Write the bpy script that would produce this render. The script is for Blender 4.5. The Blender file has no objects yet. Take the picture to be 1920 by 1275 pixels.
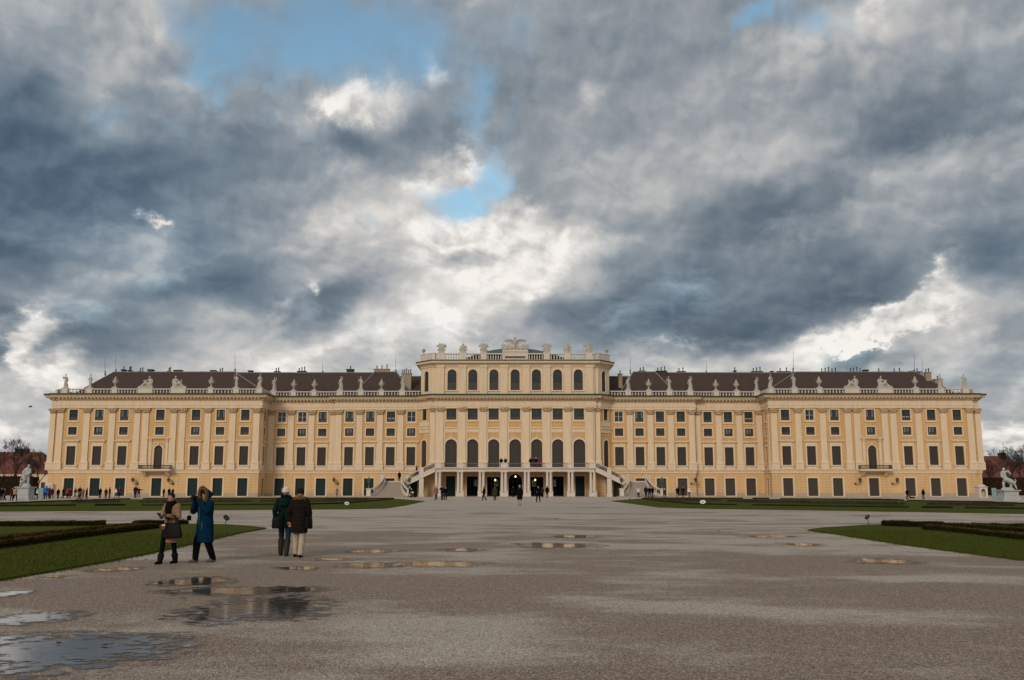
import bpy, bmesh, math, random
from mathutils import Vector, Matrix, Euler
R = math.radians
random.seed(7)
sc = bpy.context.scene
col = sc.collection

# ------------------------------------------------------------------ camera
FPX, CX, CY = 1750.0, 960.0, 637.5            # focal length and centre in photo pixels
PITCH = math.atan((912.6 - CY) / FPX)
CAM = Vector((-0.57, 0.0, 1.7))
cd = bpy.data.cameras.new('camera')
cam = bpy.data.objects.new('camera', cd); col.objects.link(cam)
cam.location = CAM; cam.rotation_euler = (R(90) + PITCH, 0, 0)
cd.sensor_fit = 'HORIZONTAL'; cd.sensor_width = 36.0; cd.lens = 36.0 * FPX / 1920.0
cd.clip_start = 0.1; cd.clip_end = 6000
sc.camera = cam
sc.view_settings.view_transform = 'Standard'; sc.view_settings.look = 'None'
sc.view_settings.exposure = 0.0; sc.view_settings.gamma = 1.0
sc.view_settings.use_curve_mapping = False
cp, sp = math.cos(PITCH), math.sin(PITCH)

def ray(px, py):
    dx, dy = (px - CX) / FPX, -(py - CY) / FPX
    return Vector((dx, cp - dy * sp, sp + dy * cp))
def at(px, py, Y):                              # point of the vertical plane at depth Y seen at a pixel
    d = ray(px, py); t = (Y - CAM.y) / d.y
    return CAM + d * t
def ground(px, py, z=0.0):                      # point of the ground seen at a pixel
    d = ray(px, py); t = (z - CAM.z) / d.z
    return CAM + d * t
def zc(Y, Z):
    return (Y - CAM.y) * cp + (Z - CAM.z) * sp

def lin(r, g, b):
    f = lambda c: (c / 255 / 12.92) if c / 255 <= 0.04045 else ((c / 255 + 0.055) / 1.055) ** 2.4
    return (f(r), f(g), f(b), 1.0)

# ------------------------------------------------------------------ sky
SUN_EL, SUN_AZ = R(24), R(205)                  # behind the camera, a little to its left
w = bpy.data.worlds.new('World'); sc.world = w; w.use_nodes = True
w.cycles.sampling_method = 'MANUAL'; w.cycles.sample_map_resolution = 512
nt = w.node_tree; nt.nodes.clear(); L = nt.links
def N(t, **k):
    n = nt.nodes.new(t)
    for a, v in k.items(): setattr(n, a, v)
    return n
def M(op, a, b=None, c=None, clamp=False):
    n = N('ShaderNodeMath', operation=op); n.use_clamp = clamp
    for i, v in enumerate((a, b, c)):
        if v is None: continue
        if isinstance(v, (int, float)): n.inputs[i].default_value = v
        else: L.new(v, n.inputs[i])
    return n.outputs[0]
def VM(op, a, b=None):
    n = N('ShaderNodeVectorMath', operation=op)
    for i, v in enumerate((a, b)):
        if v is None: continue
        if isinstance(v, tuple): n.inputs[i].default_value = v
        else: L.new(v, n.inputs[i])
    return n.outputs[1] if op in ('DOT_PRODUCT', 'LENGTH') else n.outputs[0]
def noise(vec, scale, detail, rough=0.5, out=0):
    n = N('ShaderNodeTexNoise', noise_dimensions='2D')
    n.inputs['Scale'].default_value = scale; n.inputs['Detail'].default_value = detail
    n.inputs['Roughness'].default_value = rough
    L.new(vec, n.inputs['Vector']); return n.outputs[out]
tc = N('ShaderNodeTexCoord'); sx = N('ShaderNodeSeparateXYZ'); L.new(tc.outputs['Generated'], sx.inputs[0])
X_, Y_, Z_ = sx.outputs
az = M('ARCTAN2', X_, Y_); el = M('ARCSINE', Z_)
cb = N('ShaderNodeCombineXYZ'); L.new(az, cb.inputs[0]); L.new(el, cb.inputs[1])
P = cb.outputs[0]
# cloud noise runs on a stretched height so that the deck flattens towards the horizon
elp = M('MAXIMUM', M('ADD', el, 0.34), 0.05)
cb2 = N('ShaderNodeCombineXYZ'); L.new(az, cb2.inputs[0]); L.new(M('MULTIPLY', M('LOGARITHM', elp, 2.71828), 0.84), cb2.inputs[1])
PN = cb2.outputs[0]
def centred(v, k): return VM('MULTIPLY', VM('SUBTRACT', v, (0.5, 0.5, 0.5)), (k, k, 0))
PW = VM('ADD', P, centred(noise(VM('ADD', PN, (3.1, 1.7, 0)), 6.0, 4.0, 0.52, 1), 0.11))
PS = VM('ADD', P, centred(noise(VM('ADD', PN, (8.1, 5.7, 0)), 14.0, 5.0, 0.62, 1), 0.070))
def V3(op, a, b, c=None):
    n = N('ShaderNodeVectorMath', operation=op)
    for i, v in enumerate((a, b, c)):
        if v is None: continue
        if isinstance(v, tuple): n.inputs[i].default_value = v
        else: L.new(v, n.inputs[i])
    return n.outputs[1] if op == 'DOT_PRODUCT' else n.outputs[0]
def triple(sock):
    c = N('ShaderNodeCombineXYZ')
    for i in range(3): L.new(sock, c.inputs[i])
    return c.outputs[0]
def blobsum(vec, blobs, base):
    """soft elliptical bumps over the sky dome, three at a time in the lanes of a vector"""
    s_ = N('ShaderNodeSeparateXYZ'); L.new(vec, s_.inputs[0])
    A, E = triple(s_.outputs[0]), triple(s_.outputs[1])
    acc = base
    for i in range(0, len(blobs), 3):
        rows = []
        for (px, py, rx, ry, rot, amp) in (list(blobs[i:i + 3]) + [(0, 0, 9, 9, 0, 0.0)] * 2)[:3]:
            d = ray(px, py).normalized()
            a0, e0 = math.atan2(d.x, d.y), math.asin(d.z)
            t = R(-rot); c, s2 = math.cos(t), math.sin(t)
            kx, ky = FPX / rx / 2, FPX / ry / 2
            u = (c * kx, s2 * kx); v = (-s2 * ky, c * ky)
            rows.append((u[0], u[1], -(u[0] * a0 + u[1] * e0), v[0], v[1], -(v[0] * a0 + v[1] * e0), amp))
        q = [tuple(r[j] for r in rows) for j in range(7)]
        du = V3('MULTIPLY_ADD', A, q[0], V3('MULTIPLY_ADD', E, q[1], q[2]))
        dv = V3('MULTIPLY_ADD', A, q[3], V3('MULTIPLY_ADD', E, q[4], q[5]))
        D = V3('MULTIPLY_ADD', du, du, V3('MULTIPLY', dv, dv))
        k = V3('MAXIMUM', V3('MULTIPLY_ADD', D, (-1.0,) * 3, (1.0,) * 3), (0.0,) * 3)
        k = V3('MULTIPLY', k, k); k = V3('MULTIPLY', k, k)
        acc = M('ADD', V3('DOT_PRODUCT', k, q[6]), acc)
    return acc
SOFT = [  # photo x, y, half width, half height, tilt (deg, clockwise), brightness change
 (900,470,260,120,5,.26),(860,600,200,90,0,.30),(640,430,130,80,0,.20),(760,360,110,50,-10,.14),(540,660,260,50,0,.26),(470,620,160,40,0,.12),
 (40,800,180,70,0,.50),(120,700,110,36,0,.22),(260,480,150,55,0,.14),
 (1300,670,240,36,0,.22),(1200,700,150,35,0,.12),(1720,650,220,60,-20,.20),(1870,560,120,45,-20,.20),(1850,740,120,50,0,.18),(1890,825,130,22,0,.42),
 (270,45,90,60,0,.16),(120,60,200,120,0,.10),(345,170,55,36,0,.14),(190,225,55,45,0,.14),
 (1480,110,170,70,-15,.18),(1660,60,170,85,-30,.18),(1400,190,280,100,-25,.12),(1430,310,200,60,0,.16),(1180,330,170,70,0,.10),(1110,190,36,18,-30,.14),
 (1800,310,130,34,-12,.12),(1620,390,240,50,-10,.08),(1370,470,90,40,0,.08),
 (40,330,240,140,20,-.24),(20,200,130,80,0,-.08),(300,290,200,80,-20,-.12),(120,430,180,60,0,-.08),
 (650,262,95,45,10,-.16),(830,235,110,55,10,-.10),(460,320,140,70,0,-.06),
 (1440,415,190,46,0,-.18),(1230,530,190,75,-15,-.18),(1180,580,160,60,0,-.10),(1480,560,270,70,-15,-.17),
 (1690,240,200,60,-25,-.17),(1790,265,130,36,-10,-.14),(1885,480,80,100,0,-.12),(1600,500,220,60,-10,-.10),
 (420,480,110,70,20,-.14),(380,545,140,50,0,-.10),(610,590,110,48,0,-.18),(40,560,150,40,0,-.18),(15,670,46,34,0,-.16),
 (190,630,100,70,0,-.08),(1100,640,140,50,0,-.06),(690,190,170,70,-8,.10),(480,690,320,40,0,.14),(1380,690,280,30,0,.14),(1640,620,180,60,-22,.12),(288,404,80,40,-15,.16),(590,535,50,40,0,.14)]
LIT = [  # clouds in sunlight, with crisp edges
 (680,188,80,44,-8,1.0),(620,205,60,22,0,.6),(815,132,26,32,-40,.85),(850,330,95,46,-15,.95),(905,312,50,22,25,.6),
 (940,460,170,74,5,1.1),(850,450,90,40,10,.6),(960,400,45,30,0,.6),(900,520,110,60,0,.55),(640,430,80,52,0,.55),(560,420,50,26,0,.3),
 (288,404,26,15,-15,.9),(590,531,16,15,0,1.0),(52,622,44,34,-45,1.1),(10,625,30,12,0,.8),(36,665,28,32,-60,.9),(112,692,70,26,0,.7),
 (600,655,80,24,-30,.55),(520,600,50,18,-60,.4),(718,642,46,30,-55,.65),(845,625,60,44,0,.65),(810,580,60,26,0,.5),(500,690,80,20,0,.45),
 (1640,614,130,24,-22,1.05),(1738,560,70,22,-36,1.05),(1560,645,70,14,0,.6),(1700,590,80,26,-28,.7),(1450,700,160,18,0,.35),(1260,648,120,14,0,.4),
 (1880,826,90,14,0,.75),(1490,80,100,34,-15,.5),(1620,30,60,30,-40,.5),(280,40,50,36,0,.5),(350,165,36,26,0,.45),(1105,188,20,12,-30,.15),
 (1625,662,60,22,-10,-1.2),(1690,655,40,16,-40,-.6),(1850,610,60,30,-20,.35)]
HEAD = [  # grey cloud heads in half light, crisp on their edges
 (1720,330,120,40,-12,.9),(1800,360,140,70,0,.7),(1600,400,150,40,-14,.8),(1480,430,70,26,-20,.5),
 (1450,150,150,70,-20,.9),(1330,120,90,36,-20,.7),(1560,90,70,60,-60,.7),(1700,120,160,90,-30,.7),
 (1440,315,180,44,-2,.8),(1240,330,110,44,0,.6),(1050,215,60,70,10,.5),(1200,200,40,50,-40,.4),
 (150,70,170,80,10,.9),(270,40,80,50,0,.7),(330,170,60,40,20,.6),(480,170,90,50,-20,.7),(560,230,90,50,-20,.6),
 (700,330,170,60,-8,.7),(600,440,120,60,0,.6),(430,400,60,40,-30,.5),(260,470,130,46,0,.8),(120,520,110,40,0,.4),
 (480,610,150,36,0,.9),(330,660,90,26,0,.5),(700,670,120,30,0,.8),(560,680,130,24,0,.6),(880,590,150,70,0,.8),(1010,640,70,40,0,.5),
 (1270,660,190,26,0,.8),(1130,680,90,30,0,.6),(1750,660,120,50,-10,.8),(1870,580,90,40,-20,.8),(1860,700,90,60,0,.6),(1480,560,60,20,-20,.3),(1350,490,50,20,-20,.4),(60,760,120,50,0,.9),(1870,790,120,50,0,.5)]
BELLY = [  # heavy slate undersides
 (40,300,200,110,25,.8),(180,380,170,70,10,.6),(20,420,90,60,0,.5),(320,300,120,50,-20,.5),
 (660,258,80,34,10,.8),(820,225,90,44,-10,.6),(470,290,80,36,0,.4),
 (420,500,100,60,30,.7),(610,585,80,44,10,.9),(310,560,90,36,0,.4),(30,560,130,30,6,.6),(10,660,40,30,0,.8),(190,650,80,34,0,.35),(230,690,60,20,0,.4),
 (1700,235,170,46,-24,.9),(1800,275,110,28,-8,.8),(1890,500,60,80,0,.7),(1560,470,60,16,-20,.2),
 (1420,412,170,36,-2,.8),(1250,520,170,60,-20,.8),(1160,590,150,46,-8,.7),(1480,580,220,50,-14,.8),(1600,560,130,40,-30,.7),(1380,620,130,22,0,.6),(1060,440,40,36,0,.5),(1010,360,50,50,30,.4),
 (1605,662,56,22,-8,1.0),(1700,650,34,16,-45,.5),(1760,605,30,12,-30,.4),(1860,650,70,40,0,.5),(1040,590,40,40,0,.4),(960,190,40,60,0,.3),(1060,90,60,70,0,.3)]
GAPS = [
 (560,75,150,78,-12,.95),(700,70,150,90,0,.75),(410,90,60,80,10,.75),(385,170,40,34,0,.55),
 (335,30,40,50,0,.5),(770,120,80,60,0,.5),(890,185,38,70,10,.85),(860,70,80,60,0,.32),
 (850,386,58,44,-20,1.25),(932,325,44,48,0,.7),(915,350,44,36,0,.3),(1425,30,60,30,-20,.9),(1530,40,50,34,0,.75),(1590,10,20,40,0,.3),
 (195,225,34,26,0,.42),(320,240,24,40,-30,.3),(970,60,40,60,0,.3),(965,200,20,50,0,.35),(960,270,40,40,0,.2),(520,225,30,20,0,.35),(690,440,16,18,0,.35)]
def after(vec, val):                             # order the evaluation: keeps the node stack short
    n = N('ShaderNodeVectorMath', operation='MULTIPLY_ADD')
    L.new(val, n.inputs[0]); n.inputs[1].default_value = (1e-9,) * 3; L.new(vec, n.inputs[2])
    return n.outputs[0]
def chained(vec, blobs, base, first=None):
    acc, v = base, (vec if first is None else after(vec, first))
    for i in range(0, len(blobs), 18):
        acc = blobsum(v, blobs[i:i + 18], acc)
        v = after(vec, acc)
    return acc
lum = chained(PW, SOFT, 0.505)
lit = chained(PS, LIT, 0.0, lum)
gap = chained(PS, GAPS, -0.10, lit)
head = chained(PS, HEAD, 0.0, gap)
belly = chained(PW, BELLY, 0.0, head)
def billow(vec, scale, detail):                  # heaped round lumps
    n = N('ShaderNodeTexVoronoi', voronoi_dimensions='2D', feature='F1', distance='EUCLIDEAN', normalize=True)
    n.inputs['Scale'].default_value = scale; n.inputs['Detail'].default_value = detail
    n.inputs['Roughness'].default_value = 0.55; n.inputs['Lacunarity'].default_value = 2.1
    L.new(vec, n.inputs['Vector']); return M('MULTIPLY_ADD', n.outputs['Distance'], -1.0, 1.0)
PB = VM('ADD', PN, centred(noise(VM('ADD', PN, (1.3, 7.7, 0)), 11.0, 4.0, 0.55, 1), 0.075))
off = (-0.006, 0.013, 0)
PBo = VM('ADD', PB, off)
b1, b2 = billow(PB, 7.0, 3.0), billow(PBo, 7.0, 3.0)
nb_ = noise(PN, 5.0, 8.0, 0.51)
nb = M('MULTIPLY_ADD', M('SUBTRACT', b1, 0.62), 0.55, nb_)
ns = M('MULTIPLY_ADD', M('SUBTRACT', b2, 0.62), 0.55, noise(VM('ADD', PN, off), 5.0, 8.0, 0.51))
nd = noise(VM('ADD', PB, (5.0, 2.0, 0)), 17.0, 5.0, 0.60)
relief = M('SUBTRACT', nb, ns)
lum = M('MULTIPLY_ADD', M('SUBTRACT', nb, 0.5), 0.34, lum)
lum = M('MULTIPLY_ADD', relief, 0.8, lum)
lum = M('MULTIPLY_ADD', M('SUBTRACT', nd, 0.5), 0.11, lum)
back = M('MULTIPLY', M('SUBTRACT', 0.05, Y_), 1.4, clamp=True)   # unseen sky behind the camera, brightened to light the facade
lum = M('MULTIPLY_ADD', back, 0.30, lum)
def smooth(v, lo, hi):
    n = N('ShaderNodeMapRange', interpolation_type='SMOOTHSTEP'); L.new(v, n.inputs[0])
    n.inputs[1].default_value = lo; n.inputs[2].default_value = hi
    return n.outputs[0]
lum = M('MULTIPLY_ADD', M('MINIMUM', lit, 1.0), 0.20, lum)           # glow of thin cloud round the sunlit heads
dn_, db_ = M('SUBTRACT', nd, 0.5), M('SUBTRACT', nb, 0.5)
def layer(lum, field, target, lo, hi, k):
    f = M('MULTIPLY_ADD', dn_, 0.6, M('MULTIPLY_ADD', db_, 0.9, field))
    t_ = M('MULTIPLY_ADD', relief, 1.1, M('MULTIPLY_ADD', dn_, 0.20, target))
    return M('MULTIPLY_ADD', M('MULTIPLY', smooth(f, lo, hi), k), M('SUBTRACT', t_, lum), lum)
lum = layer(lum, belly, 0.22, 0.10, 1.15, 0.72)
lum = layer(lum, head, 0.62, 0.12, 0.95, 0.58)
lit = M('MULTIPLY_ADD', M('SUBTRACT', nd, 0.5), 0.55, lit)
lit = M('MULTIPLY_ADD', M('SUBTRACT', nb, 0.5), 0.7, lit)
lm = smooth(lit, 0.05, 1.25)
sun_l = M('MULTIPLY_ADD', relief, 1.9, M('MULTIPLY_ADD', M('SUBTRACT', nd, 0.5), 0.55, 0.93))
lum = M('MULTIPLY_ADD', lm, M('SUBTRACT', sun_l, lum), lum)
gap = M('MULTIPLY_ADD', M('SUBTRACT', nb, 0.5), 0.8, gap)
gap = M('MULTIPLY_ADD', M('SUBTRACT', nd, 0.5), 0.35, gap)
gm = M('MULTIPLY', smooth(gap, -0.08, 1.10), M('MULTIPLY_ADD', dn_, 0.5, 0.94), clamp=True)
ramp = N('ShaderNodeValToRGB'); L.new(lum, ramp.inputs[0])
cr = ramp.color_ramp
stops = [(0.0,(64,78,92)),(0.2,(89,103,117)),(0.4,(119,130,140)),(0.58,(151,157,163)),(0.78,(195,194,192)),(1.0,(246,241,235))]
while len(cr.elements) < len(stops): cr.elements.new(0.5)
for e, (p, c) in zip(cr.elements, stops): e.position = p; e.color = lin(*c)
sky = N('ShaderNodeTexSky', sky_type='NISHITA'); sky.sun_disc = False
sky.sun_elevation = SUN_EL; sky.sun_rotation = SUN_AZ
sky.air_density = 1.0; sky.dust_density = 0.6; sky.ozone_density = 1.6
blue = blobsum(P, [(60,330,320,200,10,.8),(400,500,200,110,20,.4),(1300,560,320,100,-10,.15),(560,200,260,160,0,.35),(1880,480,70,90,0,.4)], 0.0)
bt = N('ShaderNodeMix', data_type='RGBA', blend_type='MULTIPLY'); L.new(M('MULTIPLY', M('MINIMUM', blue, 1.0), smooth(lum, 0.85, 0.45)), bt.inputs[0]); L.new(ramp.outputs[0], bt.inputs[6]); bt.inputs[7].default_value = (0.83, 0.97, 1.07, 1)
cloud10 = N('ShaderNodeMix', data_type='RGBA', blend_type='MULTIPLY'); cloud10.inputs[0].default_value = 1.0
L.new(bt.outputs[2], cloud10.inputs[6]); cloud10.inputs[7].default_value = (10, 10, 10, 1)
tint = N('ShaderNodeMix', data_type='RGBA', blend_type='MULTIPLY'); tint.inputs[0].default_value = 1.0
L.new(sky.outputs[0], tint.inputs[6]); tint.inputs[7].default_value = (1.55, 1.72, 1.50, 1)
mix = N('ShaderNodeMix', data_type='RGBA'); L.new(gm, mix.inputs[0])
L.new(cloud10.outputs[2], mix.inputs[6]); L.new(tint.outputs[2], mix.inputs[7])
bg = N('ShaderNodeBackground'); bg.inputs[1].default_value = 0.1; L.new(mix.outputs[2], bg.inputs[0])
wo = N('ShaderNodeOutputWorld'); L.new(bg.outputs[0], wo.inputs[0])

sd = bpy.data.lights.new('sun', 'SUN'); sd.energy = 1.4; sd.angle = R(18); sd.color = (1.0, 0.89, 0.76)
so = bpy.data.objects.new('sun', sd); col.objects.link(so)
sv = Vector((math.sin(SUN_AZ) * math.cos(SUN_EL), math.cos(SUN_AZ) * math.cos(SUN_EL), math.sin(SUN_EL)))
so.rotation_euler = sv.to_track_quat('Z', 'Y').to_euler()
so.location = (0, -20, 60)

# ------------------------------------------------------------------ helpers
def tag(o, label=None, cat=None, group=None, kind=None):
    if label: o['label'] = label
    if cat: o['category'] = cat
    if group: o['group'] = group
    if kind: o['kind'] = kind
    return o
def empty(name, loc=(0, 0, 0), rz=0.0, label=None, cat=None, group=None):
    o = bpy.data.objects.new(name, None); col.objects.link(o)
    o.location = loc; o.rotation_euler = (0, 0, rz); o.empty_display_size = 0.2
    return tag(o, label, cat, group)
class MB:
    """collects shapes and links them as one mesh object"""
    def __init__(s): s.v = []; s.f = []; s.m = []; s.cur = 0; s.xf = None
    def pts(s, ps):
        b = len(s.v)
        for p in ps:
            p = Vector(p)
            if s.xf is not None: p = s.xf @ p
            s.v.append(p)
        return b
    def poly(s, ps):
        b = s.pts(ps); s.f.append(tuple(range(b, b + len(ps)))); s.m.append(s.cur)
    def faces(s, b, fs):
        for f in fs: s.f.append(tuple(b + i for i in f)); s.m.append(s.cur)
    def box(s, x0, x1, y0, y1, z0, z1):
        b = s.pts([(x0,y0,z0),(x1,y0,z0),(x1,y1,z0),(x0,y1,z0),(x0,y0,z1),(x1,y0,z1),(x1,y1,z1),(x0,y1,z1)])
        s.faces(b, [(0,3,2,1),(4,5,6,7),(0,1,5,4),(1,2,6,5),(2,3,7,6),(3,0,4,7)])
    def taper(s, x0, x1, y0, y1, z0, X0, X1, Y0, Y1, z1):
        b = s.pts([(x0,y0,z0),(x1,y0,z0),(x1,y1,z0),(x0,y1,z0),(X0,Y0,z1),(X1,Y0,z1),(X1,Y1,z1),(X0,Y1,z1)])
        s.faces(b, [(0,3,2,1),(4,5,6,7),(0,1,5,4),(1,2,6,5),(2,3,7,6),(3,0,4,7)])
    def lathe(s, prof, c=(0, 0, 0), n=12, cap=True, sx=1.0, sy=1.0):
        b = len(s.v); c = Vector(c)
        for (r, z) in prof:
            s.pts([(c.x + r * sx * math.cos(2*math.pi*i/n), c.y + r * sy * math.sin(2*math.pi*i/n), c.z + z) for i in range(n)])
        fs = []
        for j in range(len(prof) - 1):
            for i in range(n):
                k = (i + 1) % n
                fs.append((j*n+i, j*n+k, (j+1)*n+k, (j+1)*n+i))
        if cap:
            fs.append(tuple(range(n - 1, -1, -1))); fs.append(tuple((len(prof)-1)*n + i for i in range(n)))
        s.faces(b, fs)
    def tube(s, pts, rad, n=6, cap=True):
        pts = [Vector(p) for p in pts]; b = len(s.v); m = len(pts)
        rs = rad if isinstance(rad, (list, tuple)) else [rad] * m
        for i, p in enumerate(pts):
            t = (pts[min(i+1, m-1)] - pts[max(i-1, 0)])
            t = t.normalized() if t.length > 1e-9 else Vector((0, 0, 1))
            a = t.cross(Vector((0, 0, 1)))
            if a.length < 1e-3: a = t.cross(Vector((1, 0, 0)))
            a.normalize(); c = t.cross(a)
            s.pts([p + (a * math.cos(2*math.pi*k/n) + c * math.sin(2*math.pi*k/n)) * rs[i] for k in range(n)])
        fs = []
        for j in range(m - 1):
            for i in range(n):
                k = (i + 1) % n
                fs.append((j*n+i, j*n+k, (j+1)*n+k, (j+1)*n+i))
        if cap:
            fs.append(tuple(range(n - 1, -1, -1))); fs.append(tuple((m-1)*n + i for i in range(n)))
        s.faces(b, fs)
    def capsule(s, a, b_, ra, rb, n=12, k=4, flat=1.0):
        a, b_ = Vector(a), Vector(b_); t = b_ - a
        t = t.normalized() if t.length > 1e-6 else Vector((0, 0, 1))
        u = t.cross(Vector((0, 1, 0.02)))
        if u.length < 1e-3: u = t.cross(Vector((1, 0, 0)))
        u.normalize(); w_ = t.cross(u); base = len(s.v); rings = []
        for i in range(k + 1):
            q = math.pi / 2 * i / k; rings.append((a - t * ra * math.cos(q), max(ra * math.sin(q), 1e-4)))
        for i in range(k + 1):
            q = math.pi / 2 * i / k; rings.append((b_ + t * rb * math.sin(q), max(rb * math.cos(q), 1e-4)))
        for c, r in rings:
            s.pts([c + u * r * math.cos(2*math.pi*j/n) + w_ * r * flat * math.sin(2*math.pi*j/n) for j in range(n)])
        fs = []; m = len(rings)
        for j in range(m - 1):
            for i in range(n):
                kk = (i + 1) % n
                fs.append((j*n+i, j*n+kk, (j+1)*n+kk, (j+1)*n+i))
        fs.append(tuple(range(n - 1, -1, -1))); fs.append(tuple((m-1)*n + i for i in range(n)))
        s.faces(base, fs)
    def chain(s, pts, rads, n=12, flat=1.0):
        for i in range(len(pts) - 1): s.capsule(pts[i], pts[i+1], rads[i], rads[i+1], n, 4, flat)
    def ball(s, c, rx, ry, rz, n=14, k=8):
        c = Vector(c); b = len(s.v)
        for i in range(k + 1):
            q = math.pi * i / k; r = max(math.sin(q), 1e-4)
            s.pts([(c.x + rx*r*math.cos(2*math.pi*j/n), c.y + ry*r*math.sin(2*math.pi*j/n), c.z - rz*math.cos(q)) for j in range(n)])
        fs = []
        for j in range(k):
            for i in range(n):
                kk = (i + 1) % n
                fs.append((j*n+i, j*n+kk, (j+1)*n+kk, (j+1)*n+i))
        s.faces(b, fs)
    def loft(s, rings, n=20):
        """closed loft of ellipses (cx, cy, z, rx, ry)"""
        b = len(s.v)
        for (cx, cy, z, rx, ry) in rings:
            s.pts([(cx + rx*math.cos(2*math.pi*i/n), cy + ry*math.sin(2*math.pi*i/n), z) for i in range(n)])
        fs = []; m = len(rings)
        for j in range(m - 1):
            for i in range(n):
                kk = (i + 1) % n
                fs.append((j*n+i, j*n+kk, (j+1)*n+kk, (j+1)*n+i))
        fs.append(tuple(range(n - 1, -1, -1))); fs.append(tuple((m-1)*n + i for i in range(n)))
        s.faces(b, fs)
    def mesh(s, name, mats=(), smooth=False):
        me = bpy.data.meshes.new(name); me.from_pydata([tuple(v) for v in s.v], [], s.f)
        for m in (mats if isinstance(mats, (list, tuple)) else [mats]): me.materials.append(m)
        if s.m: me.polygons.foreach_set('material_index', s.m)
        if smooth: me.polygons.foreach_set('use_smooth', [True] * len(me.polygons))
        me.update(); return me
    def build(s, name, mats, parent=None, smooth=False, loc=None, rz=None):
        return link(name, s.mesh(name, mats, smooth), parent, loc, rz)
def link(name, me, parent=None, loc=None, rz=None):
    o = bpy.data.objects.new(name, me); col.objects.link(o)
    if parent is not None: o.parent = parent
    if loc is not None: o.location = loc
    if rz is not None: o.rotation_euler = (0, 0, rz)
    return o
def remesh(mb, name, voxel, mats, smooth_it=3):
    """one continuous skin round overlapping shapes"""
    me = mb.mesh(name + '_raw'); o = bpy.data.objects.new(name + '_raw', me); col.objects.link(o)
    r = o.modifiers.new('r', 'REMESH'); r.mode = 'VOXEL'; r.voxel_size = voxel
    if smooth_it:
        q = o.modifiers.new('s', 'SMOOTH'); q.iterations = smooth_it; q.factor = 0.5
    dg = bpy.context.evaluated_depsgraph_get(); dg.update()
    out = bpy.data.meshes.new_from_object(o.evaluated_get(dg)); out.name = name
    bpy.data.objects.remove(o); bpy.data.meshes.remove(me)
    out.materials.clear()
    for m in (mats if isinstance(mats, (list, tuple)) else [mats]): out.materials.append(m)
    out.polygons.foreach_set('use_smooth', [True] * len(out.polygons)); out.update()
    return out
def kids(o): return list(o.children)
def copy_tree(o, parent=None):
    c = o.copy(); col.objects.link(c)
    if parent is not None: c.parent = parent
    for ch in kids(o): copy_tree(ch, c)
    return c

# ------------------------------------------------------------------ materials
class NT:
    def __init__(s, name):
        s.m = bpy.data.materials.new(name); s.m.use_nodes = True; s.t = s.m.node_tree
        s.b = s.t.nodes['Principled BSDF']; s.pos = s.t.nodes.new('ShaderNodeNewGeometry').outputs['Position']
        s.loc = None
    def n(s, t, ins=None, **k):
        x = s.t.nodes.new(t)
        for a, v in k.items(): setattr(x, a, v)
        for i, v in (ins or {}).items():
            if hasattr(v, 'links') or hasattr(v, 'is_linked'): s.t.links.new(v, x.inputs[i])
            else: x.inputs[i].default_value = v
        return x
    def math(s, op, a, b=0.0, c=0.0, clamp=False):
        x = s.n('ShaderNodeMath', {0: a, 1: b, 2: c}, operation=op); x.use_clamp = clamp; return x.outputs[0]
    def scale(s, v, k): return s.n('ShaderNodeVectorMath', {0: v, 1: k}, operation='MULTIPLY').outputs[0]
    def noise(s, vec, scale, detail=4.0, rough=0.5, dim='3D'):
        return s.n('ShaderNodeTexNoise', {'Vector': vec, 'Scale': scale, 'Detail': detail, 'Roughness': rough}, noise_dimensions=dim).outputs[0]
    def ramp(s, f, stops):
        x = s.n('ShaderNodeValToRGB', {0: f}); e = x.color_ramp.elements
        while len(e) < len(stops): e.new(0.5)
        for k, (p, c) in zip(e, stops): k.position = p; k.color = (*c[:3], 1.0)
        return x.outputs[0]
    def mix(s, f, a, b, mode='MIX'):
        a = (*a[:3], 1.0) if isinstance(a, tuple) else a; b = (*b[:3], 1.0) if isinstance(b, tuple) else b
        return s.n('ShaderNodeMix', {0: f, 6: a, 7: b}, data_type='RGBA', blend_type=mode).outputs[2]
    def map(s, v, a, b, c=0.0, d=1.0):
        return s.n('ShaderNodeMapRange', {0: v, 1: a, 2: b, 3: c, 4: d}).outputs[0]
    def bump(s, h, dist, strength=1.0):
        x = s.n('ShaderNodeBump', {'Height': h, 'Distance': dist, 'Strength': strength})
        s.t.links.new(x.outputs[0], s.b.inputs['Normal'])
    def set(s, color=None, rough=None, **k):
        for key, v in (('Base Color', color), ('Roughness', rough), *k.items()):
            if v is None: continue
            i = s.b.inputs[key]
            if hasattr(v, 'is_linked'): s.t.links.new(v, i)
            else: i.default_value = (*v[:3], 1.0) if isinstance(v, tuple) else v
        return s.m
def plain(name, c, rough=0.7, var=0.12, scale=6.0, metallic=0.0, bump=0.0):
    t = NT(name); f = t.noise(t.pos, scale, 5.0, 0.6)
    lo = tuple(x * (1 - var) for x in c); hi = tuple(min(1, x * (1 + var)) for x in c)
    if bump: t.bump(f, bump)
    return t.set(t.ramp(f, [(0.3, lo), (0.7, hi)]), rough, **{'Metallic': metallic, 'Specular IOR Level': 0.18})

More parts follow.
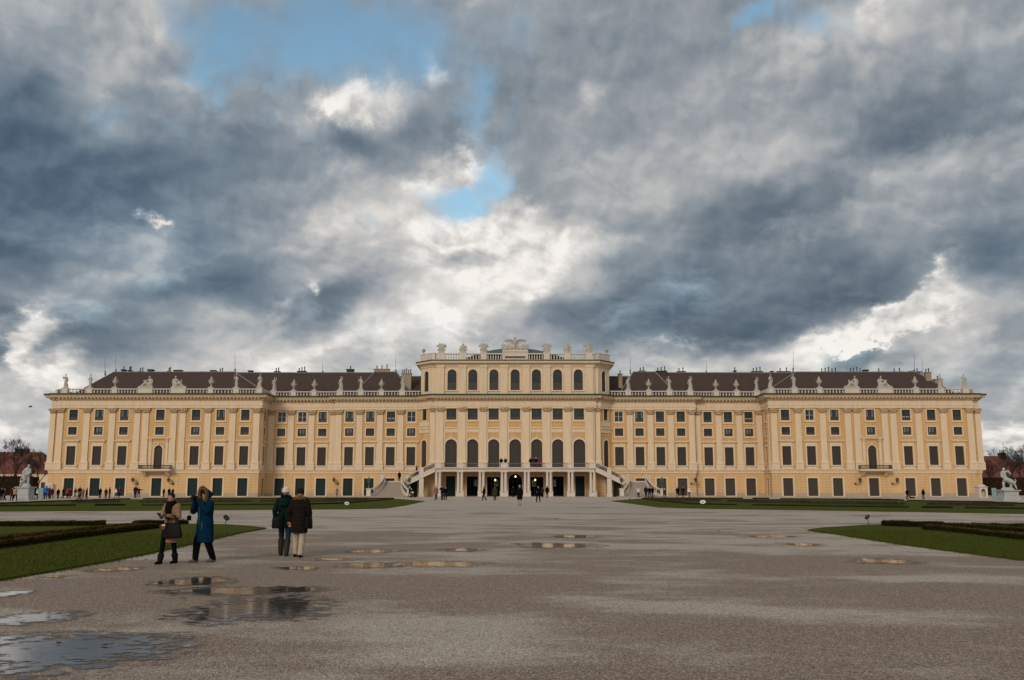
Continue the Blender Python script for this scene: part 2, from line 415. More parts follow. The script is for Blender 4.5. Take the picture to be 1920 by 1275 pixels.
def wall_material(name, base, joint, mortar=0.018, rows=0.46):
    t = NT(name)
    sp_ = t.n('ShaderNodeSeparateXYZ', {0: t.pos})
    v = t.n('ShaderNodeCombineXYZ', {0: t.math('ADD', sp_.outputs[0], sp_.outputs[1]), 1: sp_.outputs[2]}).outputs[0]
    br = t.n('ShaderNodeTexBrick', {'Vector': v, 'Color1': (1, 1, 1, 1), 'Color2': (0.86, 0.86, 0.86, 1), 'Mortar': (0, 0, 0, 1), 'Scale': 1.0,
              'Mortar Size': mortar, 'Mortar Smooth': 0.3, 'Brick Width': 1.5, 'Row Height': rows})
    big = t.noise(t.scale(t.pos, (0.5, 0.5, 0.12)), 1.0, 6.0, 0.6)
    fine = t.noise(t.pos, 7.0, 5.0, 0.6)
    c = t.mix(t.map(big, 0.3, 0.7), tuple(x * 0.82 for x in base), tuple(x * 1.08 for x in base))
    c = t.mix(t.math('MULTIPLY', t.map(fine, 0.35, 0.75), 0.20), c, tuple(x * 0.72 for x in base))
    c = t.mix(0.25, c, br.outputs[0], 'MULTIPLY')
    jc = t.mix(t.map(sp_.outputs[2], 4.6, 4.9), joint, tuple(x * y for x, y in zip(base, (0.80, 0.72, 0.62))))   # pale joints below, darker ones above
    c = t.mix(t.math('MULTIPLY', br.outputs[1], 0.95), c, jc)
    drip = t.noise(t.scale(t.pos, (2.2, 2.2, 0.09)), 1.0, 5.0, 0.65)
    c = t.mix(t.math('MULTIPLY', t.map(drip, 0.54, 0.76), 0.34), c, tuple(x * 0.50 for x in base))
    # grime of splash water on the lowest half metre
    low = t.map(sp_.outputs[2], 0.0, 1.1, 0.45, 0.0)
    c = t.mix(t.math('MULTIPLY', low, t.map(fine, 0.3, 0.7)), c, (0.22, 0.18, 0.13))
    t.bump(t.math('ADD', t.math('MULTIPLY', br.outputs[1], -1.0), t.math('MULTIPLY', fine, 0.1)), 0.02)
    return t.set(c, 0.85)
def stone_material(name, base, streak=0.35, rough=0.8):
    t = NT(name)
    st = t.noise(t.scale(t.pos, (1.6, 1.6, 0.22)), 1.6, 6.0, 0.62); fine = t.noise(t.pos, 9.0, 6.0, 0.6)
    c = t.mix(t.math('MULTIPLY', t.map(st, 0.42, 0.78), streak), base, tuple(x * 0.55 for x in base))
    c = t.mix(t.math('MULTIPLY', t.map(fine, 0.4, 0.8), 0.22), c, tuple(x * 0.7 for x in base))
    t.bump(fine, 0.01)
    return t.set(c, rough)
MAT = {}
MAT['yellow'] = wall_material('yellow_stucco', (0.660, 0.408, 0.176), (0.78, 0.61, 0.41), 0.026)
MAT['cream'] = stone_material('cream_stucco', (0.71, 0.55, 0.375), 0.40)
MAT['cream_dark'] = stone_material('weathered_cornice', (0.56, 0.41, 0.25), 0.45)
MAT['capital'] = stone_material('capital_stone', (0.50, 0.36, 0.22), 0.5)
MAT['white'] = stone_material('pale_stone', (0.64, 0.55, 0.46), 0.40)
MAT['statue'] = stone_material('statue_stone', (0.45, 0.405, 0.345), 0.65)
MAT['marble'] = stone_material('grey_marble', (0.42, 0.42, 0.40), 0.55)
MAT['step'] = stone_material('step_stone', (0.33, 0.27, 0.22), 0.4)
MAT['plinth'] = stone_material('plinth_stone', (0.40, 0.33, 0.25), 0.5)
MAT['copper'] = plain('green_copper', (0.030, 0.052, 0.042), 0.6, 0.3); MAT['dome'] = plain('grey_green_dome', (0.085, 0.115, 0.105), 0.6, 0.2)
MAT['verdigris'] = plain('verdigris_lamp', (0.10, 0.135, 0.115), 0.5, 0.3)
MAT['iron'] = plain('wrought_iron', (0.03, 0.03, 0.03), 0.5)
MAT['iron_grey'] = plain('grey_railing', (0.16, 0.15, 0.14), 0.6)
MAT['gilt'] = plain('gilding', (0.55, 0.33, 0.08), 0.35, 0.2, metallic=0.7)
MAT['green_door'] = plain('dark_green_paint', (0.010, 0.026, 0.024), 0.55, 0.25)
MAT['brown_door'] = plain('grey_brown_paint', (0.062, 0.052, 0.043), 0.6, 0.15)
MAT['shutter'] = plain('brown_blind', (0.054, 0.046, 0.039), 0.7, 0.18)
MAT['sash'] = plain('dark_sash', (0.060, 0.056, 0.050), 0.5)
MAT['sash_white'] = plain('white_sash', (0.55, 0.52, 0.47), 0.5)
MAT['dark'] = plain('dark_interior', (0.012, 0.013, 0.012), 0.9)
def glass_mat():
    t = NT('window_glass'); f = t.noise(t.pos, 0.9, 3.0)
    t.bump(t.noise(t.pos, 1.6, 2.0), 0.01)
    return t.set(t.ramp(f, [(0.35, (0.006, 0.010, 0.010)), (0.7, (0.022, 0.030, 0.030))]), 0.06)
MAT['glass'] = glass_mat()
def roof_mat(name, c1, c2):
    t = NT(name)
    sp_ = t.n('ShaderNodeSeparateXYZ', {0: t.pos})
    v = t.n('ShaderNodeCombineXYZ', {0: t.math('ADD', sp_.outputs[0], t.math('MULTIPLY', sp_.outputs[1], 0.6)), 1: t.math('MULTIPLY', sp_.outputs[2], 1.4)}).outputs[0]
    br = t.n('ShaderNodeTexBrick', {'Vector': v, 'Color1': (*c1, 1), 'Color2': (*c2, 1), 'Mortar': (*[x * 0.55 for x in c1], 1), 'Scale': 1.0,
             'Mortar Size': 0.012, 'Brick Width': 0.22, 'Row Height': 0.30})
    big = t.noise(t.pos, 0.45, 6.0, 0.65)
    c = t.mix(t.math('MULTIPLY', t.map(big, 0.35, 0.75), 0.6), br.outputs[0], tuple(x * 1.35 for x in c2))
    t.bump(br.outputs[1], 0.02)
    return t.set(c, 0.8)
MAT['roof'] = roof_mat('brown_roof_tiles', (0.076, 0.041, 0.031), (0.050, 0.030, 0.025))
MAT['red_roof'] = roof_mat('red_roof_tiles', (0.16, 0.045, 0.028), (0.11, 0.035, 0.024))
MAT['lead'] = plain('grey_ridge_lead', (0.20, 0.19, 0.18), 0.6)
MAT['brick_dark'] = plain('sooty_chimney', (0.06, 0.045, 0.040), 0.85, 0.3)
MAT['render'] = stone_material('chimney_render', (0.33, 0.26, 0.19), 0.5)

# ------------------------------------------------------------------ ground
def gravel_nodes(t):
    p = t.pos
    sp_ = t.n('ShaderNodeSeparateXYZ', {0: p}); Yv = sp_.outputs[1]
    patch = t.noise(t.scale(p, (0.26, 0.42, 1)), 1.0, 5.0, 0.56, '2D')
    patch2 = t.noise(t.scale(p, (0.05, 0.22, 1)), 1.0, 4.0, 0.55, '2D')
    dry = t.math('ADD', t.math('MULTIPLY', patch, 0.65), t.math('MULTIPLY', patch2, 0.45))
    dry = t.math('ADD', dry, t.map(Yv, 18.0, 75.0, -0.015, 0.14))     # the court dries out towards the palace
    dry = t.math('SUBTRACT', dry, t.math('MULTIPLY', t.map(sp_.outputs[0], 1.0, -6.0), t.map(Yv, 40.0, 20.0, 0.0, 0.09)))
    f = t.n('ShaderNodeMapRange', {0: dry, 1: 0.49, 2: 0.66}, interpolation_type='SMOOTHSTEP').outputs[0]
    v1 = t.n('ShaderNodeTexVoronoi', {'Vector': p, 'Scale': 72.0}, voronoi_dimensions='2D')
    v2 = t.n('ShaderNodeTexVoronoi', {'Vector': p, 'Scale': 36.0, 'Randomness': 1.0}, voronoi_dimensions='2D')
    g = t.n('ShaderNodeSeparateColor', {0: v1.outputs['Color']}).outputs[0]
    g2 = t.n('ShaderNodeSeparateColor', {0: v2.outputs['Color']}).outputs[1]
    wet = t.ramp(g, [(0.0, (0.122, 0.082, 0.057)), (0.5, (0.298, 0.210, 0.150)), (0.85, (0.440, 0.328, 0.243)), (1.0, (0.67, 0.55, 0.43))])
    drc = t.ramp(g, [(0.0, (0.300, 0.243, 0.195)), (0.5, (0.545, 0.460, 0.380)), (1.0, (0.76, 0.67, 0.57))])
    c = t.mix(f, wet, drc)
    c = t.mix(t.math('MULTIPLY', t.math('GREATER_THAN', g2, 0.86), 0.35), c, (0.36, 0.31, 0.26))
    c = t.mix(t.math('MULTIPLY', t.math('LESS_THAN', g2, 0.16), 0.35), c, (0.055, 0.040, 0.030))
    # wheel tracks along the cross avenue
    tr = t.noise(t.scale(p, (0.015, 0.75, 1)), 1.0, 3.0, 0.6, '2D')
    band = t.math('MULTIPLY', t.map(Yv, 55.0, 66.0), t.map(Yv, 128.0, 105.0))
    c = t.mix(t.math('MULTIPLY', band, t.map(tr, 0.52, 0.68, 0.0, 0.5)), c, (0.145, 0.112, 0.090))
    h = t.math('ADD', t.math('MULTIPLY', v1.outputs['Distance'], -1.0), t.math('MULTIPLY', v2.outputs['Distance'], -0.8))
    return c, f, h
t = NT('gravel')
c_, f_, h_ = gravel_nodes(t)
t.bump(h_, 0.012, 0.9)
MAT['gravel'] = t.set(c_, t.map(f_, 0.0, 1.0, 0.66, 0.95), **{'Specular IOR Level': 0.22})
mb = MB()
mb.poly([(-3000, -600, 0), (3000, -600, 0), (3000, 4000, 0), (-3000, 4000, 0)])
tag(mb.build('ground', MAT['gravel']), kind='structure')

# damp rims and puddles
t = NT('puddle_water')
at_ = t.n('ShaderNodeAttribute', attribute_name='depth').outputs['Fac']
nn = t.noise(t.scale(t.pos, (1.0, 1.5, 1)), 3.4, 7.0, 0.68, '2D')
k = t.math('ADD', at_, t.math('MULTIPLY', t.math('SUBTRACT', nn, 0.5), 2.4))
rip = t.noise(t.scale(t.pos, (2.0, 6.0, 1)), 1.4, 3.0, 0.5, '2D')
t.bump(rip, 0.005, 0.22)
t.set((0.075, 0.060, 0.048), 0.06, IOR=1.33)
tr = t.n('ShaderNodeBsdfTransparent')
damp = t.n('ShaderNodeBsdfPrincipled', {'Base Color': (0.075, 0.060, 0.049, 1), 'Roughness': 0.38})
vb = t.n('ShaderNodeTexVoronoi', {'Vector': t.pos, 'Scale': 40.0}, voronoi_dimensions='2D')
bmp = t.n('ShaderNodeBump', {'Height': vb.outputs['Distance'], 'Distance': 0.02}); t.t.links.new(bmp.outputs[0], damp.inputs['Normal'])
m1 = t.n('ShaderNodeMixShader', {0: t.math('MULTIPLY', t.map(k, 0.05, 0.42, 0.0, 0.60), t.map(at_, 0.0, 0.14)), 1: tr.outputs[0], 2: damp.outputs[0]})
m2 = t.n('ShaderNodeMixShader', {0: t.map(k, 0.38, 0.52), 1: m1.outputs[0], 2: t.b.outputs[0]})
t.t.links.new(m2.outputs[0], t.t.nodes['Material Output'].inputs[0])
MAT['puddle'] = t.m
PUD = [(700,1034,50,4),(866,1031,42,4),(700,1060,75,6),(820,1058,95,7),(622,1049,50,3.2),(1046,1023,78,6),(1078,1006,44,3),(1502,1021,40,3.6),(1440,1006,54,2.2),
       (1657,1053,58,6),(214,1068,44,4.5),(107,1081,30,3.2),(365,1091,70,8),(430,1109,120,8),(545,1106,70,6),(482,1143,140,22),(60,1160,82,12),(14,1114,42,6),(98,1224,205,40),(560,1066,44,3)]
for i, (px, py, rx, ry) in enumerate(PUD):
    if px > 560: ry *= 0.8
    c = ground(px, py); ex = ground(px + rx, py).x - c.x
    y0, y1 = ground(px, py + ry).y, ground(px, py - ry).y
    c.y = (y0 + y1) / 2; ey = (y1 - y0) / 2
    rnd = random.Random(i * 13 + 5); NS, NR = 72, 14
    ph = [(rnd.uniform(0, 6.28), rnd.uniform(-1, 1) / (j + 1.2)) for j in range(9)]
    vs, dep = [(c.x, c.y, 0.004 + i * 0.00015)], [1.0]
    for r in range(1, NR + 1):
        for s in range(NS):
            a = 2 * math.pi * s / NS
            k = 1 + 0.22 * sum(m * math.cos((j + 2) * a + p) for j, (p, m) in enumerate(ph))
            q = r / NR * 1.35 * k
            vs.append((c.x + ex * q * math.cos(a), c.y + ey * q * math.sin(a), 0.004 + i * 0.00015)); dep.append(max(0.0, 1.0 - r / NR) * 1.05)
    fs = [(0, 1 + s, 1 + (s + 1) % NS) for s in range(NS)]
    for r in range(NR - 1):
        for s in range(NS):
            a, b = 1 + r * NS + s, 1 + r * NS + (s + 1) % NS
            fs.append((a, a + NS, b + NS, b))
    me = bpy.data.meshes.new('puddle'); me.from_pydata(vs, [], fs); me.materials.append(MAT['puddle'])
    at2 = me.attributes.new('depth', 'FLOAT', 'POINT'); at2.data.foreach_set('value', dep)
    tag(link('puddle', me), kind='structure')

# lawns
def grass_mat(name, a, b, c):
    t = NT(name); big = t.noise(t.pos, 0.35, 5.0, 0.6); fine = t.noise(t.scale(t.pos, (1, 1, 1)), 38.0, 4.0, 0.7)
    mid = t.noise(t.pos, 2.6, 5.0, 0.65)
    k = t.mix(t.map(fine, 0.3, 0.7), a, b); k = t.mix(t.math('MULTIPLY', t.map(big, 0.38, 0.7), 0.5), k, c)
    k = t.mix(t.math('MULTIPLY', t.map(mid, 0.5, 0.75), 0.6), k, (0.088, 0.070, 0.018))
    t.bump(fine, 0.03); return t.set(k, 0.95, **{'Specular IOR Level': 0.06})
MAT['grass'] = grass_mat('winter_grass', (0.040, 0.051, 0.005), (0.098, 0.115, 0.014), (0.060, 0.078, 0.008))
LAWN = {
 'near_left': [(-260,985.5),(0,985),(352,983.5),(430,985),(470,988),(500,991.5),(452,1000),(404,1010.5),(278,1039.7),(167,1060.6),(0,1090),(-260,1138)],
 'near_right': [(2200,992),(1920,990),(1662,985),(1622,986),(1544,991),(1514,995.5),(1566,1002),(1675,1019.5),(1771,1032.7),(1920,1052),(2200,1090)],
 'far_left': [(-260,950),(0,945),(110,940.5),(240,936.6),(480,935.4),(736,935.2),(796,940.2),(760,948),(722,953.7),(652,955.2),(403,957),(0,959.5),(-260,961)],
 'far_right': [(2200,949),(1920,945.5),(1780,941),(1690,938.6),(1440,936),(1204,935.2),(1146,939.6),(1188,945.3),(1236,951.6),(1350,954.8),(1640,959),(1920,964),(2200,967)]}
from mathutils.geometry import tessellate_polygon
from mathutils import noise as mnoise
def lawn(name, px, h=0.05):
    pts = []
    g = [ground(*p) for p in px]
    for i, a in enumerate(g):                       # worn edge: short steps with a little wander
        b = g[(i + 1) % len(g)]; n = max(1, min(90, int((b - a).length / 0.35)))
        for k in range(n):
            q = a.lerp(b, k / n); dv = mnoise.noise_vector(Vector((q.x * 1.1, q.y * 1.1, 3.0)))
            f = min(0.05, (b - a).length * 0.05); pts.append(Vector((q.x + dv.x * f, q.y + dv.y * f * 1.6, h)))
    me = MB(); b = me.pts(pts)
    for tri in tessellate_polygon([pts]): me.f.append(tuple(b + i for i in tri)); me.m.append(0)
    for i in range(len(pts)):
        j = (i + 1) % len(pts)
        me.poly([pts[i], pts[j], (pts[j].x, pts[j].y, -0.02), (pts[i].x, pts[i].y, -0.02)])
    o = me.build('lawn', MAT['grass']); tag(o, kind='structure'); return pts
LP = {k: lawn(k, v) for k, v in LAWN.items()}

# ------------------------------------------------------------------ palace
YW, YR, YS, YC, YP = 165.0, 170.0, 169.0, 166.0, 160.5     # wing, recess, inner range, centre, portico
def Z(py, Y=YW): return at(966, py, Y).z
def XH(half, py, Y): return half * zc(Y, at(966, py, Y).z) / FPX
z_pl, z_dt, z_s0, z_s1 = Z(924.7), Z(896.5), Z(887), Z(881)
z_ped, z_cap0, z_cap1 = Z(867.2), Z(775), Z(765.0)
z_t0, z_t1, z_m0, z_m1, z_u0, z_u1 = Z(871.8), Z(836.5), Z(815.3), Z(800.5), Z(788.2), Z(765.9)
z_arch, z_fr, z_co, z_cot, z_lead = Z(755.3), Z(750.5), Z(746), Z(741.2), Z(739.8)
z_ba0, z_ba1 = z_lead, Z(728.7)
palace = empty('palace', (0, YC, 0), 0, 'long pale yellow baroque palace with cream pilasters and brown roofs', 'palace')
PO = Matrix.Translation(Vector((0, -YC, 0)))
def part(mb, name, mat, parent=None, smooth=False):
    """child of the palace, built in world coordinates"""
    for v in mb.v: v.y -= YC
    return mb.build(name, mat, palace if parent is None else parent, smooth)
def place(name, me, x, y, z, rz=0.0, sx=1.0, parent=None):
    o = link(name, me, palace if parent is None else parent)
    o.location = (x, y - YC, z); o.rotation_euler = (0, 0, rz); o.scale = (sx, 1, 1)
    return o
X = dict(w_far=XH(872.5, 855, YW + 0.8), w_out=XH(862.5, 855, YW), w_in=XH(480, 855, YW), step=XH(337, 825, YS), fl=XH(181, 825, YS), c1=XH(160, 825, YC + 0.5), c2=XH(150, 825, YC))
HALF = [(X['w_far'], 205), (X['w_far'], YW + 0.8), (X['w_out'], YW + 0.8), (X['w_out'], YW), (X['w_in'], YW), (X['w_in'], YR), (X['step'], YR), (X['step'], YS), (X['fl'], YS), (X['c1'], YC + 0.5), (X['c2'], YC + 0.5), (X['c2'], YC)]
PATH = [(-x, y) for x, y in HALF] + [(x, y) for x, y in reversed(HALF)]       # left to right, outside is towards -Y

def offset_path(path, d):
    """mitred parallel of an open path, d metres outwards (to the right-hand side of travel)"""
    out = []
    n = len(path); nor = []
    for i in range(n - 1):
        dx, dy = path[i+1][0] - path[i][0], path[i+1][1] - path[i][1]
        l = math.hypot(dx, dy); nor.append((dy / l, -dx / l))
    for i in range(n):
        a = nor[max(i - 1, 0)]; b = nor[min(i, n - 2)]
        s = (a[0] + b[0], a[1] + b[1]); k = 1 + a[0] * b[0] + a[1] * b[1]
        out.append((path[i][0] + d * s[0] / k, path[i][1] + d * s[1] / k))
    return out
def sweep(mb, path, prof):
    """prof: closed outline of (outward, height)"""
    rows = [offset_path(path, d) for d, _ in prof]; m = len(prof); n = len(path)
    b = mb.pts([(rows[j][i][0], rows[j][i][1], prof[j][1]) for i in range(n) for j in range(m)])
    fs = []
    for i in range(n - 1):
        for j in range(m):
            k = (j + 1) % m
            fs.append((i*m + j, (i+1)*m + j, (i+1)*m + k, i*m + k))
    fs += [tuple(range(m)), tuple((n-1)*m + j for j in reversed(range(m)))]
    mb.faces(b, fs)
def rect(d0, d1, z0, z1): return [(d0, z0), (d1, z0), (d1, z1), (d0, z1)]

ARC = 12
def wall_run(mb, p0, p1, z0, z1, holes, depth=0.32):
    """wall between two plan points with rectangular or round-headed openings (s0, s1, z0, z1, arched)"""
    L_ = math.hypot(p1[0]-p0[0], p1[1]-p0[1]); u = ((p1[0]-p0[0])/L_, (p1[1]-p0[1])/L_); n = (u[1], -u[0])
    P3 = lambda s, z, d=0.0: (p0[0] + u[0]*s + n[0]*d, p0[1] + u[1]*s + n[1]*d, z)
    cuts = sorted({0.0, L_} | {h[0] for h in holes} | {h[1] for h in holes})
    for a, b in zip(cuts, cuts[1:]):
        if b - a < 1e-5: continue
        cov = sorted((h[2], h[3]) for h in holes if h[0] <= a + 1e-6 and h[1] >= b - 1e-6)
        z = z0
        for c, d in cov + [(z1, z1)]:
            if c > z + 1e-5: mb.poly([P3(a, z), P3(b, z), P3(b, c), P3(a, c)])
            z = max(z, d)
    for (a, b, c, d, arch) in holes:
        if arch:
            r = (b - a) / 2; rz = min(r, d - c); zs = d - rz; m = (a + b) / 2
            arc = [(m - r*math.cos(math.pi*i/ARC), zs + rz*math.sin(math.pi*i/ARC)) for i in range(ARC + 1)]
            for i in range(ARC):
                cor = (a, d) if i < ARC / 2 else (b, d)
                mb.poly([P3(*arc[i]), P3(*arc[i+1]), P3(*cor)])
            out = [(a, c)] + arc + [(b, c)]
        else: out = [(a, c), (a, d), (b, d), (b, c)]
        for i in range(len(out)):
            q, w_ = out[i], out[(i+1) % len(out)]
            mb.poly([P3(*q), P3(*w_), P3(w_[0], w_[1], -depth), P3(q[0], q[1], -depth)])

# --- templates (local: x along the wall, -y outwards, z up, origin on the wall plane)
def rect_frame(mb, w, z0, z1, t, out, inn=0.0, bottom=True):
    mb.box(-w/2 - t, -w/2, -out, inn, z0, z1); mb.box(w/2, w/2 + t, -out, inn, z0, z1)
    mb.box(-w/2 - t, w/2 + t, -out, inn, z1, z1 + t)
    if bottom: mb.box(-w/2 - t, w/2 + t, -out, inn, z0 - t, z0)
def arch_band(mb, w, z0, z1, t, out, inn=0.0):
    r = w / 2; zs = z1 - r
    mb.box(-r - t, -r, -out, inn, z0, zs); mb.box(r, r + t, -out, inn, z0, zs)
    for i in range(ARC):
        a, b = math.pi*i/ARC, math.pi*(i+1)/ARC
        q = [(-r*math.cos(a), zs + r*math.sin(a)), (-r*math.cos(b), zs + r*math.sin(b)), (-(r+t)*math.cos(b), zs + (r+t)*math.sin(b)), (-(r+t)*math.cos(a), zs + (r+t)*math.sin(a))]
        k = mb.pts([(x, -out, z) for x, z in q] + [(x, inn, z) for x, z in q])
        mb.faces(k, [(3,2,1,0), (4,5,6,7), (0,1,5,4), (2,3,7,6)])
def pane_rect(w, z0, z1, cols, rows, glass, bar, y=0.22, b=0.05, low=None):
    """glass (slot 0) with sash bars (slot 1); low: height of a solid lower board"""
    mb = MB(); mb.poly([(-w/2, y, z0), (w/2, y, z0), (w/2, y, z1), (-w/2, y, z1)]); mb.cur = 1
    for x in (-w/2 + b*0.7, w/2 - b*0.7): mb.box(x - b*0.7, x + b*0.7, y - 0.05, y - 0.004, z0, z1)
    for z in (z0 + b, z1 - b): mb.box(-w/2 + b*1.4, w/2 - b*1.4, y - 0.05, y - 0.004, z - b, z + b)
    for i in range(1, cols):
        x = -w/2 + w*i/cols; k = b * (0.9 if 2*i == cols else 0.45); mb.box(x - k, x + k, y - 0.045, y - 0.006, z0 + 2*b, z1 - 2*b)
    for i in range(1, rows):
        z = z0 + (z1-z0)*i/rows; mb.box(-w/2 + b*1.4, w/2 - b*1.4, y - 0.04, y - 0.008, z - b*0.45, z + b*0.45)
    if low: mb.box(-w/2 + b*1.4, w/2 - b*1.4, y - 0.06, y - 0.01, z0 + 2*b, z0 + low)
    return mb
def blind(w, z0, z1, y=0.2, panels=2, rail=0.46, slats=True):
    """closed wooden blind or door leaves with rails and boards"""
    mb = MB(); mb.box(-w/2, w/2, y, y + 0.05, z0, z1)
    h = z1 - z0
    for i in range(panels):
        a, b = -w/2 + w*i/panels + 0.02, -w/2 + w*(i+1)/panels - 0.02
        for q in (a + 0.05, b - 0.05): mb.box(q - 0.05, q + 0.05, y - 0.035, y - 0.002, z0 + 0.03, z1 - 0.03)
        for z in (z0 + 0.09, z0 + h*rail, z1 - 0.09): mb.box(a + 0.1, b - 0.1, y - 0.035, y - 0.002, z - 0.06, z + 0.06)
        if slats:
            k = 4
            for j in range(1, k):
                x = a + 0.1 + (b - a - 0.2)*j/k; mb.box(x - 0.012, x + 0.012, y - 0.02, y - 0.003, z0 + 0.16, z1 - 0.16)
    return mb
def arch_pane(w, z0, z1, y=0.22, cols=4, rows=5, b=0.05, solid_below=0.0):
    mb = MB(); r = w/2; zs = z1 - r
    mb.poly([(-r, y, z0), (r, y, z0)] + [(r*math.cos(math.pi*i/ARC), y, zs + r*math.sin(math.pi*i/ARC)) for i in range(ARC + 1)])
    mb.cur = 1
    for i in range(0, cols + 1):
        x = -r + w*i/cols; top = zs + math.sqrt(max(r*r - x*x, 0)) - 0.02
        k = b * (0.9 if i in (0, cols) or 2*i == cols else 0.5)
        x = min(max(x, -r + k), r - k); mb.box(x - k, x + k, y - 0.05, y - 0.004, z0, max(top, z0 + 0.1))
    for i in range(1, rows):
        z = z0 + (z1 - z0)*i/rows; hw = r if z < zs else math.sqrt(max(r*r - (z-zs)**2, 0.01))
        mb.box(-hw + 0.05, hw - 0.05, y - 0.045, y - 0.006, z - b*0.5, z + b*0.5)
    mb.box(-r + 0.03, r - 0.03, y - 0.06, y - 0.01, zs - 0.07, zs + 0.07)
    for i in range(ARC):
        a, c = math.pi*i/ARC, math.pi*(i+1)/ARC
        q = [(-r*math.cos(a), zs + r*math.sin(a)), (-r*math.cos(c), zs + r*math.sin(c)), (-(r-b*1.4)*math.cos(c), zs + (r-b*1.4)*math.sin(c)), (-(r-b*1.4)*math.cos(a), zs + (r-b*1.4)*math.sin(a))]
        mb.poly([(x, y - 0.055, z) for x, z in q])
    if solid_below: mb.box(-r + 0.05, r - 0.05, y - 0.07, y - 0.012, z0 + 0.02, z0 + solid_below)
    return mb
sc_w = zc(YW, 9) / FPX                                  # metres per photo pixel at the wings
W_T, W_M, W_D = 16.6*sc_w, 16.0*sc_w, 18.4*sc_w
def tall_window_mesh(w):
    mb = MB(); rect_frame(mb, w, z_t0, z_t1, 0.26, 0.07, bottom=False)
    mb.box(-w/2 - 0.30, w/2 + 0.30, -0.05, 0, z_t1 + 0.264, Z(829.5))                        # plain frieze
    mb.taper(-w/2 - 0.42, w/2 + 0.42, -0.14, 0, Z(829.4), -w/2 - 0.62, w/2 + 0.62, -0.34, 0, Z(827.0))   # hood
    mb.box(-w/2 - 0.64, w/2 + 0.64, -0.36, 0, Z(827.0) + 0.002, Z(825.4))
    mb.box(-w/2 - 0.46, w/2 + 0.46, -0.22, 0, z_t0 - 0.17, z_t0 - 0.003)                     # sill
    mb.box(-w/2 - 0.26, w/2 + 0.26, -0.06, 0, z_s1 + 0.08, z_t0 - 0.174)                     # apron
    return mb.mesh('window', MAT['cream'])
def frame_mesh(w, z0, z1, bottom=True):
    mb = MB(); rect_frame(mb, w, z0, z1, 0.20, 0.06, bottom=bottom)
    if bottom: mb.box(-w/2 - 0.30, w/2 + 0.30, -0.12, 0, z0 - 0.30, z0 - 0.203)
    return mb.mesh('window', MAT['cream'])
def door_frame_mesh(w):
    mb = MB(); rect_frame(mb, w, 0.03, z_dt, 0.26, 0.06, bottom=False); mb.box(-w/2 - 0.1, w/2 + 0.1, -0.30, 0.1, 0.0, 0.10)
    return mb.mesh('door', MAT['cream'])
ME = dict(tall=tall_window_mesh(W_T), mezz=frame_mesh(W_M, z_m0, z_m1), up=frame_mesh(W_M, z_u0, z_u1 - 0.2), door=door_frame_mesh(W_D),
          blind=blind(W_T, z_t0, z_t1).mesh('shutter', MAT['shutter']))
ME['up_s'] = pane_rect(W_M, z_u0, z_u1 - 0.2, 2, 3, 0, 1, low=0.55); ME['up_s'].cur = 2; ME['up_s'].box(-W_M*0.40, -0.06, 0.20, 0.21, z_u0 + 0.58, z_u0 + 0.74); ME['up_s'].box(0.06, W_M*0.40, 0.20, 0.21, z_u0 + 0.58, z_u0 + 0.74)
ME['up_c'] = pane_rect(W_M, z_u0, z_u1 - 0.2, 2, 3, 0, 1, low=0.5); ME['up_c'].cur = 2; ME['up_c'].box(-W_M*0.42, -0.30, 0.206, 0.212, z_u0 + 0.6, z_u1 - 0.3); ME['up_c'].box(W_M*0.22, W_M*0.42, 0.206, 0.212, z_u0 + 0.6, z_u1 - 0.3)
ME['mezz_c'] = pane_rect(W_M, z_m0, z_m1, 2, 2, 0, 1, low=0.30); ME['mezz_c'].cur = 2; ME['mezz_c'].box(-W_M*0.30, -0.12, 0.206, 0.212, z_m0 + 0.45, z_m1 - 0.12); ME['mezz_c'].box(0.10, W_M*0.24, 0.206, 0.212, z_m0 + 0.5, z_m1 - 0.12)
MAT['curtain'] = plain('grey_curtain', (0.17, 0.18, 0.17), 0.9, 0.2)
GM = [MAT['glass'], MAT['sash']]; G3 = GM + [MAT['curtain']]
ME['up_s'] = ME['up_s'].mesh('pane', GM + [MAT['sash_white']]); ME['up_c'] = ME['up_c'].mesh('pane', G3); ME['mezz_c'] = ME['mezz_c'].mesh('pane', G3)
GM = [MAT['glass'], MAT['sash']]; GW = [MAT['glass'], MAT['sash_white']]
ME['mezz_p'] = pane_rect(W_M, z_m0, z_m1, 2, 2, 0, 1, low=0.45).mesh('pane', GM)
ME['mezz_q'] = pane_rect(W_M, z_m0, z_m1, 2, 2, 0, 1, low=0.30).mesh('pane', GM)
ME['up_p'] = pane_rect(W_M, z_u0, z_u1 - 0.2, 2, 3, 0, 1, low=0.60).mesh('pane', GM)
ME['up_w'] = pane_rect(W_M, z_u0, z_u1 - 0.2, 2, 2, 0, 1).mesh('pane', GW)
ME['up_q'] = pane_rect(W_M, z_u0, z_u1 - 0.2, 3, 3, 0, 1, low=0.50).mesh('pane', GM)
ME['leaf_g'] = blind(W_D, 0.10, z_dt, 0.24, 2, 0.42).mesh('door_leaf', MAT['green_door'])
ME['leaf_b'] = blind(W_D, 0.10, z_dt, 0.24, 2, 0.42).mesh('door_leaf', MAT['brown_door'])
